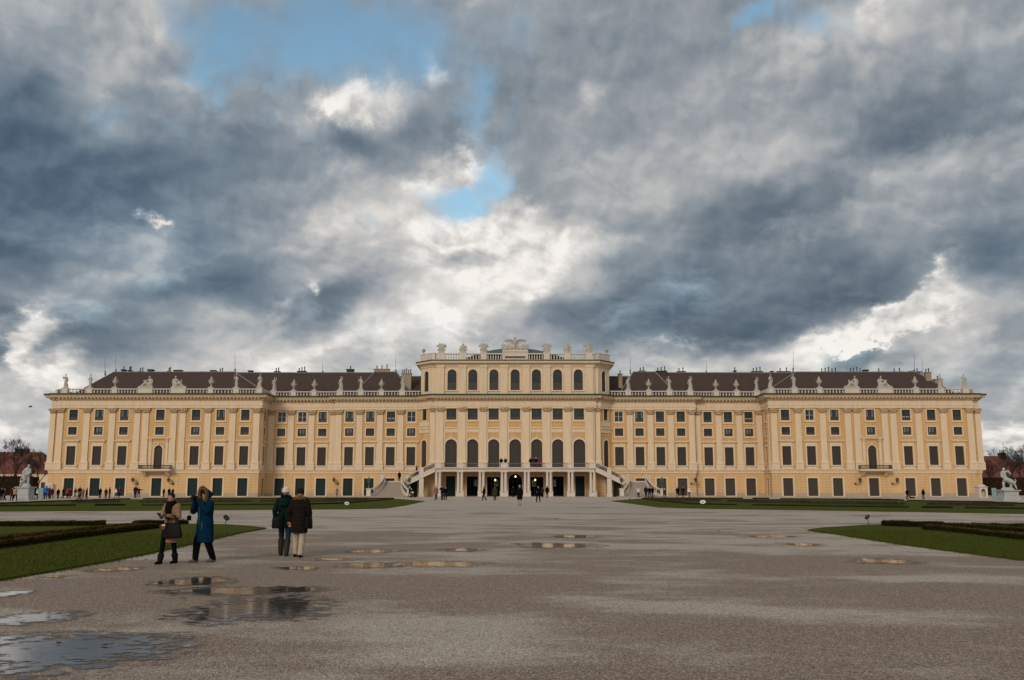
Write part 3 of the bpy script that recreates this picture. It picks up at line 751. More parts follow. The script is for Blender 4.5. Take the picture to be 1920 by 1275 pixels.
# pilaster with pedestal, shaft and a leafy capital
PW_ = 11.8*sc_w
def pilaster_meshes(w, z0, zp, zc0, zc1, out=0.20):
    mb = MB(); h = w/2
    mb.box(-h*1.3, h*1.3, -out*1.5, 0, z0, zp - 0.16); mb.box(-h*1.4, h*1.4, -out*1.8, 0, zp - 0.158, zp)
    mb.taper(-h*1.18, h*1.18, -out*1.4, 0, zp + 0.002, -h*1.02, h*1.02, -out*1.1, 0, zp + 0.38)
    mb.taper(-h, h, -out, 0, zp + 0.382, -h*0.95, h*0.95, -out*0.95, 0, zc0)
    sh = mb.mesh('pilaster', MAT['cream'])
    c = MB(); hh = zc1 - zc0
    c.taper(-h*0.94, h*0.94, -out*0.94, 0, zc0 + 0.002, -h*1.22, h*1.22, -out*1.7, 0, zc1 - 0.17)
    c.box(-h*1.34, h*1.34, -out*1.9, 0, zc1 - 0.166, zc1 - 0.004)
    for row, (zz, n_, bulge) in enumerate(((zc0 + hh*0.18, 5, 1.12), (zc0 + hh*0.46, 4, 1.4))):
        for i in range(n_):
            x = (i - (n_-1)/2) * 2*h/n_ * 0.98
            c.capsule((x, -out*bulge, zz - hh*0.12), (x, -out*(bulge + 0.35), zz + hh*0.16), 0.055, 0.09, 8, 2)
    for s in (-1, 1): c.tube([(s*h*1.18, -out*2.2, zc1 - 0.30), (s*h*1.18, -0.02, zc1 - 0.30)], 0.15, 10)
    c.capsule((0, -out*1.9, zc1 - 0.22), (0, -out*1.9, zc1 - 0.10), 0.09, 0.07, 8, 2)
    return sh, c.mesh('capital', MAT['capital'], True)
PIL, CAPM = pilaster_meshes(PW_, z_s1 + 0.005, z_ped, z_cap0, z_cap1)
def pilaster(x, y, rz=0.0, sx=1.0, sh=None, ca=None):
    p = place('pilaster', sh or PIL, x, y, 0, rz, sx); c = link('capital', ca or CAPM, p); return p
def window(kind, x, y, rz=0.0, sx=1.0, pane=None, pname='pane'):
    wn = place('window', ME[kind], x, y, 0, rz, sx)
    link(pname, ME[pane], wn); return wn
def door(x, y, leaf, rz=0.0, sx=1.0):
    d = place('door', ME['door'], x, y, 0, rz, sx); link('door_leaf', ME[leaf], d); return d

WING_W = [509.3, 555.7, 602.3, 669.7, 737.6, 784.9, 833.5]
WING_P = [486.3, 531.3, 578.0, 625.3, 642.3, 694.5, 710.8, 757.6, 805.3, 855.0]
REC_W, INN_W = [363.0, 401.5, 440.4], [195.6, 234.2, 273.2, 312.4]
REC_P, INN_P = [342.6, 382.4, 421.0, 458.5], [215.3, 254.0, 292.3, 331.6]
rnd = random.Random(3)
wall = MB(); bal_w = 15.6*sc_w
z_b0, z_b1 = z_s1 + 0.12, Z(835.3)                        # balcony door
for side in (-1, 1):
    leaf = 'leaf_g' if side < 0 else 'leaf_b'
    def run(a, b, cols, Yp, arched=None):
        """one straight piece of front with its columns of openings"""
        p0, p1 = ((a, Yp), (b, Yp))
        holes = []
        for xc in cols:
            s = xc - a
            if arched is not None and abs(abs(xc) - arched) < 0.1:
                holes.append((s - bal_w/2, s + bal_w/2, z_b0, z_b1, True))
            else: holes.append((s - W_T/2, s + W_T/2, z_t0, z_t1, False))
            holes += [(s - W_M/2, s + W_M/2, z_m0, z_m1, False), (s - W_M/2, s + W_M/2, z_u0, z_u1 - 0.2, False), (s - W_D/2, s + W_D/2, 0.10, z_dt, False)]
        wall_run(wall, p0, p1, 0.0, z_cap1 + 0.3, holes)
    def fill(xc, Yp, arched=False, rz=0.0, sx=1.0, no_door=False):
        if not arched: window('tall', xc, Yp, rz, sx, 'blind', 'shutter')
        window('mezz', xc, Yp, rz, sx, rnd.choice(['mezz_p', 'mezz_q', 'mezz_c']))
        window('up', xc, Yp, rz, sx, 'up_w' if rnd.random() < 0.18 else rnd.choice(['up_p', 'up_q', 'up_s', 'up_c']))
        door(xc, Yp, leaf, rz, sx)
    wx = [side * XH(h, 855, YW) for h in WING_W]; rx = [side * XH(h, 855, YR) for h in REC_W]; ix = [side * XH(h, 855, YS) for h in INN_W]
    for xs, Yp, a, b, arch in ((wx, YW, X['w_in'], X['w_out'], XH(669.7, 855, YW)), (rx, YR, X['step'], X['w_in'], None), (ix, YS, X['fl'], X['step'], None)):
        lo, hi = sorted((side * a, side * b))
        run(lo, hi, sorted(xs), Yp, arch)
        for x in xs: fill(x, Yp, arch is not None and abs(abs(x) - arch) < 0.1)
    for h in WING_P: pilaster(side * XH(h, 825, YW), YW)
    for h in REC_P: pilaster(side * XH(h, 825, YR), YR)
    for h in INN_P: pilaster(side * XH(h, 825, YS), YS)
    # return of the wing towards the recess, one bay of narrow openings; outer flank
    xr = side * X['w_in']; rz = R(90) if side < 0 else R(-90); ym = (YW + YR) / 2 + 0.3; sw = 0.80
    p0, p1 = ((xr, YW), (xr, YR)) if side < 0 else ((xr, YR), (xr, YW))
    s = ym - YW if side < 0 else YR - ym
    wall_run(wall, p0, p1, 0, z_cap1 + 0.3, [(s - W_T*sw/2, s + W_T*sw/2, z_t0, z_t1, False), (s - W_M*sw/2, s + W_M*sw/2, z_m0, z_m1, False), (s - W_M*sw/2, s + W_M*sw/2, z_u0, z_u1 - 0.2, False), (s - W_D*sw/2, s + W_D*sw/2, 0.10, z_dt, False)])
    fill(xr, ym, False, rz, sw)
    pilaster(xr, YW + 0.85, rz, 0.9)
    xf_, xo_ = side * X['w_far'], side * X['w_out']      # set-back corner strip and outer flank
    for a, b in (((xf_, 205), (xf_, YW + 0.8)), ((xf_, YW + 0.8), (xo_, YW + 0.8)), ((xo_, YW + 0.8), (xo_, YW))):
        wall_run(wall, *((a, b) if side < 0 else (b, a)), 0, z_cap1 + 0.3, [])
    pilaster(side * XH(869.6, 825, YW + 0.8), YW + 0.8, 0, 0.92)
    for k in range(6): pilaster(xf_, YW + 1.9 + k * 5.2, -rz)
    p0, p1 = ((-X['step'], YR), (-X['step'], YS)) if side < 0 else ((X['step'], YS), (X['step'], YR))
    wall_run(wall, p0, p1, 0, z_cap1 + 0.3, [])
    # balcony bay
    xb = side * XH(669.7, 855, YW)
    m = MB(); arch_band(m, bal_w, z_b0, z_b1, 0.24, 0.07); w2 = bal_w/2
    for q in (-1, 1): m.box(*sorted((q*(w2 + 0.50), q*(w2 + 0.92))), -0.09, 0, z_b0, Z(828)); m.taper(*sorted((q*(w2 + 0.46), q*(w2 + 0.96))), -0.16, 0, Z(827.9), *sorted((q*(w2 + 0.40), q*(w2 + 1.0))), -0.34, 0, Z(822.5))
    for i in range(9):
        a = math.pi * (i + 0.5) / 9; m.capsule((-(w2+0.34)*math.cos(a), -0.08, z_b1 - w2 + (w2+0.34)*math.sin(a)), (-(w2+0.42)*math.cos(a), -0.08, z_b1 - w2 + (w2+0.42)*math.sin(a)), 0.10, 0.12, 7, 2)
    m.ball((0, -0.12, z_b1 + 0.28), 0.22, 0.16, 0.30)
    m.box(-w2 - 1.35, w2 + 1.35, -0.42, 0, Z(822.4), Z(820.6)); m.box(-w2 - 1.0, w2 + 1.0, -0.22, 0, Z(823.8), Z(822.45))
    me = m.mesh('window', MAT['cream']); ab = place('window', me, xb, YW, 0)
    link('shutter', arch_pane(bal_w, z_b0, z_b1, 0.2, 4, 4).mesh('shutter', [MAT['shutter'], MAT['sash']]), ab)
    bl = MB(); bw = 29.5*sc_w
    bl.box(-bw, bw, -1.7, 0, Z(882.9), z_b0 - 0.01); bl.taper(-bw + 0.25, bw - 0.25, -1.4, 0, Z(884.5), -bw + 0.1, bw - 0.1, -1.6, 0, Z(882.92))
    for q in (-1, 1):
        for (dx) in (bw*0.72,): bl.taper(q*dx - 0.28, q*dx + 0.28, -0.30, 0, Z(893), q*dx - 0.28, q*dx + 0.28, -1.25, 0, Z(884.55))
    bo = place('balcony', bl.mesh('balcony', MAT['cream']), xb, YW, 0)
    ir = MB(); zr0, zr1 = z_b0 + 0.06, Z(872.8)
    def iron_panel(ir, a, b, z0a, z0b, h, fr=0.035, step=0.5):
        """rails and scrolls between two points (a, b are xy), bottom heights z0a, z0b"""
        a, b = Vector((*a, z0a)), Vector((*b, z0b)); n = max(1, int(round((b - a).length / step))); up = Vector((0, 0, h))
        ir.tube([a, b], fr, 5); ir.tube([a + up, b + up], fr * 1.3, 5)
        d = (b - a) / n
        for i in range(n + 1): ir.tube([a + d*i, a + d*i + up], fr * 0.8, 5)
        for i in range(n):
            c = a + d*(i + 0.5) + up*0.5
            for (ox, oz, rr) in ((-0.20, 0.22, 0.17), (0.20, -0.22, 0.17), (0.14, 0.24, 0.13), (-0.14, -0.24, 0.13)):
                k = [c + d*ox + up*oz + d.normalized()*(rr*d.length*1.3*math.cos(q)) + up*(rr*math.sin(q)) for q in [2*math.pi*j/9 for j in range(9)]]
                ir.tube(k, fr * 0.75, 4)
    iron_panel(ir, (-bw + 0.1, -1.6), (bw - 0.1, -1.6), zr0, zr0, zr1 - zr0)
    for q in (-1, 1): iron_panel(ir, (q*(bw - 0.1), -1.6), (q*(bw - 0.1), -0.05), zr0, zr0, zr1 - zr0)
    link('railing', ir.mesh('railing', MAT['iron']), bo)

# --- centre: round-headed windows above the terrace, square ones above, attic storey on top
zt = Z(876.4, YC)                                        # terrace floor
CZ = lambda py: Z(py, YC)
W_C, W_CU, W_A = 21.9*zc(YC, 9)/FPX, 18.6*zc(YC, 12)/FPX, 17.0*zc(YC, 20)/FPX
CEN_W, CEN_P = [0.0, 40.5, 80.2, 120.4], [20.7, 59.5, 98.6, 140.0]
cx = sorted({s * XH(h, 850, YC) for h in CEN_W for s in (-1, 1)})
DOORS = [(0.0, 25.5, 888.3, True), (40.6, 24.5, 894.2, False), (80.6, 20.6, 893.4, False), (121.3, 17.6, 892.8, False)]
holes = []; x0 = -X['c2']
for x in cx:
    s = x - x0
    holes += [(s - W_C/2, s + W_C/2, zt + 0.03, CZ(823.6), True), (s - W_CU/2, s + W_CU/2, CZ(787), CZ(764.6), False)]
zdc = lambda py: at(966, py, YC).z
for h, wpx, top, ar in DOORS:
    for s_ in ((-1, 1) if h else (1,)):
        x = s_ * h * zc(YC, 2) / FPX; w_ = wpx * zc(YC, 2) / FPX; holes.append((x - x0 - w_/2, x - x0 + w_/2, 0.06, zdc(top), ar))
wall_run(wall, (-X['c2'], YC), (X['c2'], YC), 0, z_cap1 + 0.3, holes)
cm = MB(); arch_band(cm, W_C, zt + 0.03, CZ(823.6), 0.34, 0.07); cm.ball((0, -0.1, CZ(821)), 0.2, 0.12, 0.3, 10, 6)
cm = cm.mesh('window', MAT['cream']); ca = arch_pane(W_C, zt + 0.03, CZ(823.6), 0.22, 4, 6).mesh('shutter', [MAT['shutter'], MAT['sash']])
um = MB(); rect_frame(um, W_CU, CZ(787), CZ(764.6), 0.2, 0.06, bottom=True); um.box(-W_CU/2 - 0.32, W_CU/2 + 0.32, -0.14, 0, CZ(787) - 0.34, CZ(787) - 0.204)
um = um.mesh('window', MAT['cream']); up_ = pane_rect(W_CU, CZ(787), CZ(764.6), 4, 4, 0, 1, low=0.5).mesh('pane', GM)
for x in cx:
    o = place('window', cm, x, YC, 0); link('shutter', ca, o)
    o = place('window', um, x, YC, 0); link('pane', up_, o)
PILC, CAPC = pilaster_meshes(12.0*zc(YC, 9)/FPX, zt + 0.02, CZ(866.0), CZ(772.6), CZ(763.6) - 0.02)
for h in CEN_P:
    for s_ in (-1, 1):
        x = s_ * XH(h, 800, YC); pilaster(x, YC - 0.1, 0, 1.0, PILC, CAPC); lesene = MB(); lesene.box(x - 0.86, x + 0.86, YC - 0.098, YC, zt, z_cap1 - 0.005); part(lesene, 'wall_strip', MAT['cream'])
bx = [-X['c2']] + sorted(s_ * XH(h, 800, YC) for h in CEN_P for s_ in (-1, 1)) + [X['c2']]
for a, b in zip(bx, bx[1:]):
    if b - a < 1.4: continue
    band = MB(); band.box(a + 0.87, b - 0.87, YC - 0.07, YC, CZ(811), CZ(803.2)); band.box(a + 0.87, b - 0.87, YC - 0.20, YC, CZ(803.1), CZ(801)); part(band, 'string_course', MAT['cream'])
# splayed corners between the inner ranges and the centre
for s_ in (-1, 1):
    pa, pb = (s_*X['fl'], YS), (s_*X['c1'], YC + 0.5)
    p0, p1 = (pa, pb) if s_ < 0 else (pb, pa)
    L_ = math.hypot(pb[0]-pa[0], pb[1]-pa[1]); rz = math.atan2(p1[1]-p0[1], p1[0]-p0[0]); wf = min(1.5, L_*0.46)
    zb0 = zt - 0.1; hl = [(L_/2 - wf/2, L_/2 + wf/2, zb0, CZ(824.5), True), (L_/2 - wf*0.42, L_/2 + wf*0.42, CZ(787), CZ(764.6), False)]
    wall_run(wall, p0, p1, 0, z_cap1 + 0.3, hl)
    mx, my = (pa[0]+pb[0])/2, (pa[1]+pb[1])/2
    a_ = MB(); arch_band(a_, wf, zb0, CZ(824.5), 0.25, 0.06)
    a_.box(-L_/2 + 0.1, L_/2 - 0.1, -0.08, 0, CZ(811), CZ(804)); a_.box(-L_/2 + 0.1, L_/2 - 0.1, -0.2, 0, CZ(803.9), CZ(801)); a_.box(-L_/2 + 0.3, L_/2 - 0.3, -0.05, 0, CZ(798.5), CZ(789.5))
    o = place('window', a_.mesh('window', MAT['cream']), mx, my, 0, rz)
    link('shutter', arch_pane(wf, zb0, CZ(824.5), 0.2, 2, 6).mesh('shutter', [MAT['shutter'], MAT['sash']]), o)
    b_ = MB(); rect_frame(b_, wf*0.84, CZ(787), CZ(764.6), 0.16, 0.05)
    o = place('window', b_.mesh('window', MAT['cream']), mx, my, 0, rz)
    link('pane', pane_rect(wf*0.84, CZ(787), CZ(764.6), 2, 4, 0, 1).mesh('pane', GM), o)
    pilaster(s_*XH(155, 825, YC + 0.5), YC + 0.5, 0, 0.85, PILC, CAPC)
    q0, q1 = ((-X['c1'], YC+0.5), (-X['c2'], YC+0.5)) if s_ < 0 else ((X['c2'], YC+0.5), (X['c1'], YC+0.5))
    wall_run(wall, q0, q1, 0, z_cap1 + 0.3, [])
    q0, q1 = ((-X['c2'], YC+0.5), (-X['c2'], YC)) if s_ < 0 else ((X['c2'], YC), (X['c2'], YC+0.5))
    wall_run(wall, q0, q1, 0, z_cap1 + 0.3, [])
part(wall, 'wall', MAT['yellow'])
# plinth, string course, entablature all round
PARTS = [PATH[:2], PATH[1:]]
pl = MB()
def spans(path, xa, xb, Yp):
    return [(xa, Yp), (xb, Yp)]
def plinth_run(a, b, Yp, cols, w):
    e = [a] + [v for c in sorted(cols) for v in (c - w/2 - 0.27, c + w/2 + 0.27)] + [b]
    for i in range(0, len(e), 2):
        if e[i+1] - e[i] > 0.05: pl.box(e[i], e[i+1], Yp - 0.09, Yp, 0, z_pl)
for side in (-1, 1):
    for hs, Yp, a, b in ((WING_W, YW, X['w_in'], X['w_out'] + 0.09), (REC_W, YR, X['step'], X['w_in'] - 0.1), (INN_W, YS, X['fl'], X['step'] + 0.09)):
        lo, hi = sorted((side*a, side*b)); plinth_run(lo, hi, Yp, [side*XH(h, 855, Yp) for h in hs], W_D)
part(pl, 'plinth', MAT['plinth'])
st = MB(); sweep(st, PATH, rect(-0.02, 0.10, z_s0, z_s1 - 0.14)); sweep(st, PATH, rect(-0.02, 0.22, z_s1 - 0.138, z_s1))
part(st, 'string_course', MAT['cream'])
en = MB()
sweep(en, PATH, rect(-0.02, 0.24, z_cap1 + 0.002, z_cap1 + 0.42)); sweep(en, PATH, rect(-0.02, 0.31, z_cap1 + 0.422, z_arch))
sweep(en, PATH, rect(-0.02, 0.20, z_arch + 0.002, z_fr)); part(en, 'entablature', MAT['cream'])
co = MB()
sweep(co, PATH, [(-0.02, z_fr + 0.002), (0.36, z_fr + 0.002), (0.50, z_fr + 0.25), (-0.02, z_fr + 0.25)])
sweep(co, PATH, [(-0.02, z_co + 0.02), (1.05, z_co + 0.02), (1.12, z_co + 0.26), (1.26, z_cot), (-0.02, z_cot)])
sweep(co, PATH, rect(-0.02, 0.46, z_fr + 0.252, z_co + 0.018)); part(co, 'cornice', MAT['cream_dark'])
# modillions under the cornice
mo = MB()
for p, q in zip(PATH, PATH[1:]):
    L_ = math.hypot(q[0]-p[0], q[1]-p[1])
    if L_ < 0.9: continue
    u = ((q[0]-p[0])/L_, (q[1]-p[1])/L_); nn_ = (u[1], -u[0]); n_ = max(1, int(L_ / 0.62))
    for i in range(n_):
        s = (i + 0.5) * L_ / n_
        mo.xf = Matrix.Translation(Vector((p[0] + u[0]*s, p[1] + u[1]*s, 0))) @ Matrix.Rotation(math.atan2(u[1], u[0]), 4, 'Z')
        mo.box(-0.14, 0.14, -0.94, -0.462, z_fr + 0.27, z_co + 0.016)
mo.xf = None; part(mo, 'modillion_course', MAT['cream'])
lead = MB(); sweep(lead, PATH, [(-0.5, z_cot + 0.002), (1.30, z_cot + 0.002), (1.30, z_cot + 0.27), (0.9, z_cot + 0.30), (0.3, z_lead), (-0.5, z_lead)]); part(lead, 'gutter', MAT['copper'])

# --- roof balustrade: piers carry the statues, balusters between
STAT = {'wing': ([(479.3,'f'),(523,'f'),(570.4,'u'),(631,'r'),(693,'r'),(750.5,'u'),(797.5,'f'),(843.5,'f')], YW),
        'rec': ([(452.5,'f'),(415,'u'),(376.5,'u')], YR), 'inn': ([(327.7,'f'),(289,'f'),(250.5,'u'),(211.5,'f')], YS)}
BAL_PROF = [(0.10, 0.0), (0.10, 0.05), (0.065, 0.09), (0.10, 0.22), (0.115, 0.34), (0.07, 0.54), (0.055, 0.66), (0.085, 0.72), (0.10, 0.80)]
STATUES = []                                             # (kind, x, y, z, side)
def balustrade(a, b, Yp, z0, z1, piers, parent_name='balustrade', dn=0.50, bmat=None, oy=-0.15):
    """straight run from a to b; piers = [(x, half width)]"""
    h = z1 - z0; base, rail = 0.15*h, 0.16*h; k = (h - base - rail) / 0.80
    edges = [a] + [v for x, w_ in sorted(piers) for v in (x - w_, x + w_)] + [b]
    for i in range(0, len(edges), 2):
        p, q = edges[i], edges[i+1]
        if q - p < 0.15: continue
        m = MB(); m.box(p, q, Yp + oy, Yp + oy + 0.36, z0, z0 + base); m.box(p, q, Yp + oy - 0.04, Yp + oy + 0.40, z1 - rail, z1)
        n_ = max(1, int((q - p) / dn))
        for j in range(n_):
            x = p + (q - p) * (j + 0.5) / n_
            m.lathe([(r * 1.25, zz * k) for r, zz in BAL_PROF], (x, Yp + oy + 0.18, z0 + base), 7, False)
        part(m, parent_name, bmat or MAT['white'])
    for x, w_ in piers:
        pm = MB(); pm.box(x - w_ + 0.005, x + w_ - 0.005, Yp + oy - 0.12, Yp + oy + 0.48, z0, z1 + 0.02); pm.box(x - w_ - 0.05, x + w_ + 0.05, Yp + oy - 0.18, Yp + oy + 0.54, z1 + 0.022, z1 + 0.16)
        part(pm, 'balustrade_pier', MAT['white'])
for side in (-1, 1):
    for key, a, b in (('wing', X['w_in'] - 0.2, X['w_out'] + 0.1), ('rec', X['step'] + 0.3, X['w_in'] - 0.3), ('inn', X['fl'] - 0.1, X['step'] + 0.1)):
        lst, Yp = STAT[key]; lo, hi = sorted((side*a, side*b)); pr = []
        for h, kd in lst:
            x = side * XH(h, 730, Yp); pr.append((x, 1.30 if kd == 'r' else 0.52 if kd == 'f' else 0.47))
            STATUES.append((kd, x, Yp + 0.03, z_ba1 + 0.16, side, key))
        if key == 'wing': pr = [(x, min(w_, X['w_out'] + 0.1 - abs(x), 9) if abs(x) > X['w_out'] - 1 else w_) for x, w_ in pr]
        balustrade(lo, hi, Yp, z_ba0, z_ba1, pr)
    # balustrade round the corner of the wing
    xo = side * X['w_far'] - side * 0.25; m = MB(); m.box(xo - 0.2, xo + 0.2, YW + 0.9, 200, z_ba0, z_ba1); part(m, 'parapet', MAT['white'])
    STATUES.append(('f', xo, YW + 4.2, z_ba1, side, 'corner'))
    m = MB(); xi = side * X['w_in']; m.box(xi - 0.2, xi + 0.2, YW + 0.4, YR - 0.2, z_ba0, z_ba1); part(m, 'parapet', MAT['white'])

# --- attic storey
YA = YC + 0.55
APATH = [(-XH(177, 720, YS), 188), (-XH(177, 720, YS), YS + 0.5), (-XH(156, 720, YA), YA + 0.4), (-XH(149, 720, YA), YA + 0.4), (-XH(149, 720, YA), YA)]
APATH = APATH + [(-x, y) for x, y in reversed(APATH)]
AZ = lambda py: Z(py, YA)
za0, za1 = z_lead - 0.05, AZ(684.5)
aw = MB()
ax = sorted({s * XH(h, 712, YA) for h in (0, 39.8, 79.4, 118.4) for s in (-1, 1)})
wall_run(aw, APATH[4], APATH[5], za0, za1, [(x - APATH[4][0] - W_A/2, x - APATH[4][0] + W_A/2, AZ(731.5), AZ(692.6), True) for x in ax])
for i in (0, 1, 2, 3, 5, 6, 7, 8):
    p, q = APATH[i], APATH[i+1]; L_ = math.hypot(q[0]-p[0], q[1]-p[1])
    h_ = [(L_/2 - 0.62, L_/2 + 0.62, AZ(732.5), AZ(694.2), True)] if i in (1, 7) else []
    wall_run(aw, p, q, za0, za1, h_)
part(aw, 'attic_wall', MAT['cream'])
wm = MB(); arch_band(wm, W_A, AZ(731.5), AZ(692.6), 0.22, 0.06); wm.box(-W_A/2 - 0.4, W_A/2 + 0.4, -0.16, 0, AZ(731.5) - 0.24, AZ(731.5) - 0.003)
for q in (-1, 1): wm.box(*sorted((q*(W_A/2 + 0.222), q*(W_A/2 + 0.50))), -0.10, 0, AZ(700.5) - 0.2, AZ(700.5) + 0.06)
wm = wm.mesh('window', MAT['cream']); wp = arch_pane(W_A, AZ(731.5), AZ(692.6), 0.22, 4, 6, solid_below=AZ(717) - AZ(731.5)).mesh('pane', GM)
for x in ax: o = place('window', wm, x, YA, 0); link('pane', wp, o)
for i in (1, 7):
    p, q = APATH[i], APATH[i+1]; m = MB(); arch_band(m, 1.24, AZ(732.5), AZ(694.2), 0.16, 0.05)
    o = place('window', m.mesh('window', MAT['cream']), (p[0]+q[0])/2, (p[1]+q[1])/2, 0, math.atan2(q[1]-p[1], q[0]-p[0]))
    link('pane', arch_pane(1.24, AZ(732.5), AZ(694.2), 0.2, 2, 6).mesh('pane', GM), o)
for h in (20.6, 59.5, 98.6, 139.5):
    for s in (-1, 1):
        x = s * XH(h, 712, YA); ap = MB(); ap.box(x - 0.62, x + 0.62, YA - 0.24, YA, za0, za1 - 0.5); ap.box(x - 0.72, x + 0.72, YA - 0.32, YA, za1 - 0.498, za1 - 0.01); ap.box(x - 0.70, x + 0.70, YA - 0.30, YA, za0, za0 + 0.7); part(ap, 'wall_strip', MAT['cream'])
ac = MB(); zac = AZ(677.6)
sweep(ac, APATH, rect(-0.02, 0.16, za1 - 0.30, za1)); sweep(ac, APATH, [(-0.02, za1 + 0.002), (0.30, za1 + 0.002), (0.40, za1 + 0.28), (0.86, za1 + 0.32), (0.95, zac), (-0.02, zac)])
part(ac, 'cornice', MAT['cream'])
gl = MB(); sweep(gl, APATH, [(-0.6, zac + 0.002), (1.0, zac + 0.002), (1.0, zac + 0.20), (0.6, zac + 0.22), (0.2, zac + 0.16), (-0.6, zac + 0.16)]); part(gl, 'gutter', MAT['copper'])
zb0, zb1 = zac + 0.16, AZ(662.3)
pr = []
for h, kd in ((59.1, 't'), (97.6, 't'), (138.0, 't')):
    for s in (-1, 1):
        x = s * XH(h, 668, YA); pr.append((x, 0.56)); STATUES.append((kd, x, YA + 0.03, zb1 + 0.16, s, 'attic'))
xe = XH(24.2, 668, YA); pr.append((0.0, xe))
xb_ = XH(149, 668, YA); balustrade(-xb_, xb_, YA, zb0, zb1, pr, dn=0.44)
for s in (-1, 1):
    x = s * XH(171.8, 668, YS); m = MB()
    pts = [(s*XH(149, 668, YA), YA + 0.2), (s*XH(156, 668, YA), YA + 0.5), (s*XH(176, 668, YS), YS + 0.5), (s*XH(176, 668, YS), YS + 14)]
    for (a, b) in zip(pts, pts[1:]):
        dx, dy = b[0]-a[0], b[1]-a[1]; L_ = math.hypot(dx, dy); m.xf = Matrix.Translation(Vector((a[0], a[1], 0))) @ Matrix.Rotation(math.atan2(dy, dx), 4, 'Z')
        m.box(0, L_, -0.18, 0.18, zb0, zb1); m.box(-0.02, L_ + 0.02, -0.24, 0.24, zb1 + 0.002, zb1 + 0.12)
    m.xf = None; part(m, 'parapet', MAT['white'])
    STATUES.append(('l', s * XH(171.8, 668, YS), YS + 0.2, zb1 + 0.12, s, 'attic'))
# inscription tablet: pale panel with a dark lettered band, the letters too small to read
tb = MB(); tb.box(-XH(19, 668, YA), XH(19, 668, YA), YA - 0.31, YA - 0.272, AZ(671.8), AZ(668.2)); tbo = part(tb, 'tablet', plain('tablet_bronze', (0.10, 0.055, 0.040), 0.6))
lt = MB(); r_ = random.Random(9); x = -XH(18.2, 668, YA); zl0, zl1 = AZ(671.2), AZ(668.8)
while x < XH(18.0, 668, YA):                             # upright strokes of worn capitals
    w_ = r_.choice((0.05, 0.05, 0.12)); lt.box(x, x + w_, YA - 0.335, YA - 0.312, zl0, zl1); x += w_ + r_.choice((0.06, 0.07, 0.16))
link('lettering', lt.mesh('lettering', plain('worn_letters', (0.24, 0.13, 0.07), 0.5)), tbo, (0, -YC, 0))
dm = MB(); Rd = 24.0; dm.lathe([(10.0 * q, math.sqrt(Rd*Rd - (10.0*q)**2) - Rd) for q in (1.0, 0.85, 0.7, 0.55, 0.4, 0.25, 0.1, 0.002)], (0, 0, 0), 48, False)
o = part(dm, 'roof', MAT['dome'], smooth=True); o.location = (0, 11.0 + YC, at(966, 655.8, YA + 11).z)
m = MB(); m.box(-XH(172, 700, YS), XH(172, 700, YS), YS + 1.5, 188, zac - 0.1, zac + 0.12); part(m, 'flat_roof', MAT['copper'])

# --- main roofs
def hip_roof(x0, x1, y0, y1, z0, zr, r0, r1, ry0, ry1=None, name='roof'):
    """rectangular eaves; ridge from r0 to r1 at depth ry0 (flat top back to ry1)"""
    ry1 = ry0 + 0.3 if ry1 is None else ry1
    m = MB(); b = m.pts([(x0,y0,z0),(x1,y0,z0),(x1,y1,z0),(x0,y1,z0),(r0,ry0,zr),(r1,ry0,zr),(r1,ry1,zr),(r0,ry1,zr)])
    m.faces(b, [(0,1,5,4),(1,2,6,5),(2,3,7,6),(3,0,4,7),(4,5,6,7)])
    m.cur = 1
    for p, q in ((0, 4), (1, 5), (4, 5)):
        m.tube([m.v[b+p] + Vector((0, -0.03, 0.05)), m.v[b+q] + Vector((0, -0.03, 0.05))], 0.12, 5)
    return part(m, name, [MAT['roof'], MAT['lead']])
z_e = z_lead - 0.2
yr_w, yr_m = YW + 8.0, YR + 7.0
zr_w, zr_m = at(966, 698.2, yr_w).z, at(966, 699.2, yr_m).z
ROOFS = {}
for side in (-1, 1):
    def sx_(a, b): return sorted((side*a, side*b))
    e0, e1 = XH(834, 741, YW + 1.2), XH(470, 728, YW + 2.0)
    r0, r1 = XH(752, 698, yr_w), XH(526, 698, yr_w)
    lo, hi = sx_(e1 - 1.5, e0); rl, rh = sx_(r1, r0)
    ROOFS[side, 'w'] = hip_roof(lo, hi, YW + 1.2, 204, z_e, zr_w, rl, rh, yr_w, 192)
    lo, hi = sx_(XH(258, 700, YS), XH(560, 700, yr_m)); ROOFS[side, 'm'] = hip_roof(lo, hi, YR + 1.0, yr_m + 7, z_e, zr_m - 0.03, lo, hi, yr_m)
    lo, hi = sx_(XH(190, 728, YS), XH(312, 741, YS)); rl, rh = sx_(XH(222, 699, yr_m - 1), XH(263, 699, yr_m - 1))
    ROOFS[side, 'i'] = hip_roof(lo, hi, YS + 1.0, yr_m + 6, z_e, zr_m, rl, rh, yr_m - 1.0)
    lo, hi = sx_(XH(170, 700, YS), XH(232, 700, yr_m)); zl = at(966, 706, yr_m).z
    ROOFS[side, 'l'] = hip_roof(lo, hi, YS + 1.6, yr_m + 7, z_e, zl, lo, hi, yr_m + 0.5)
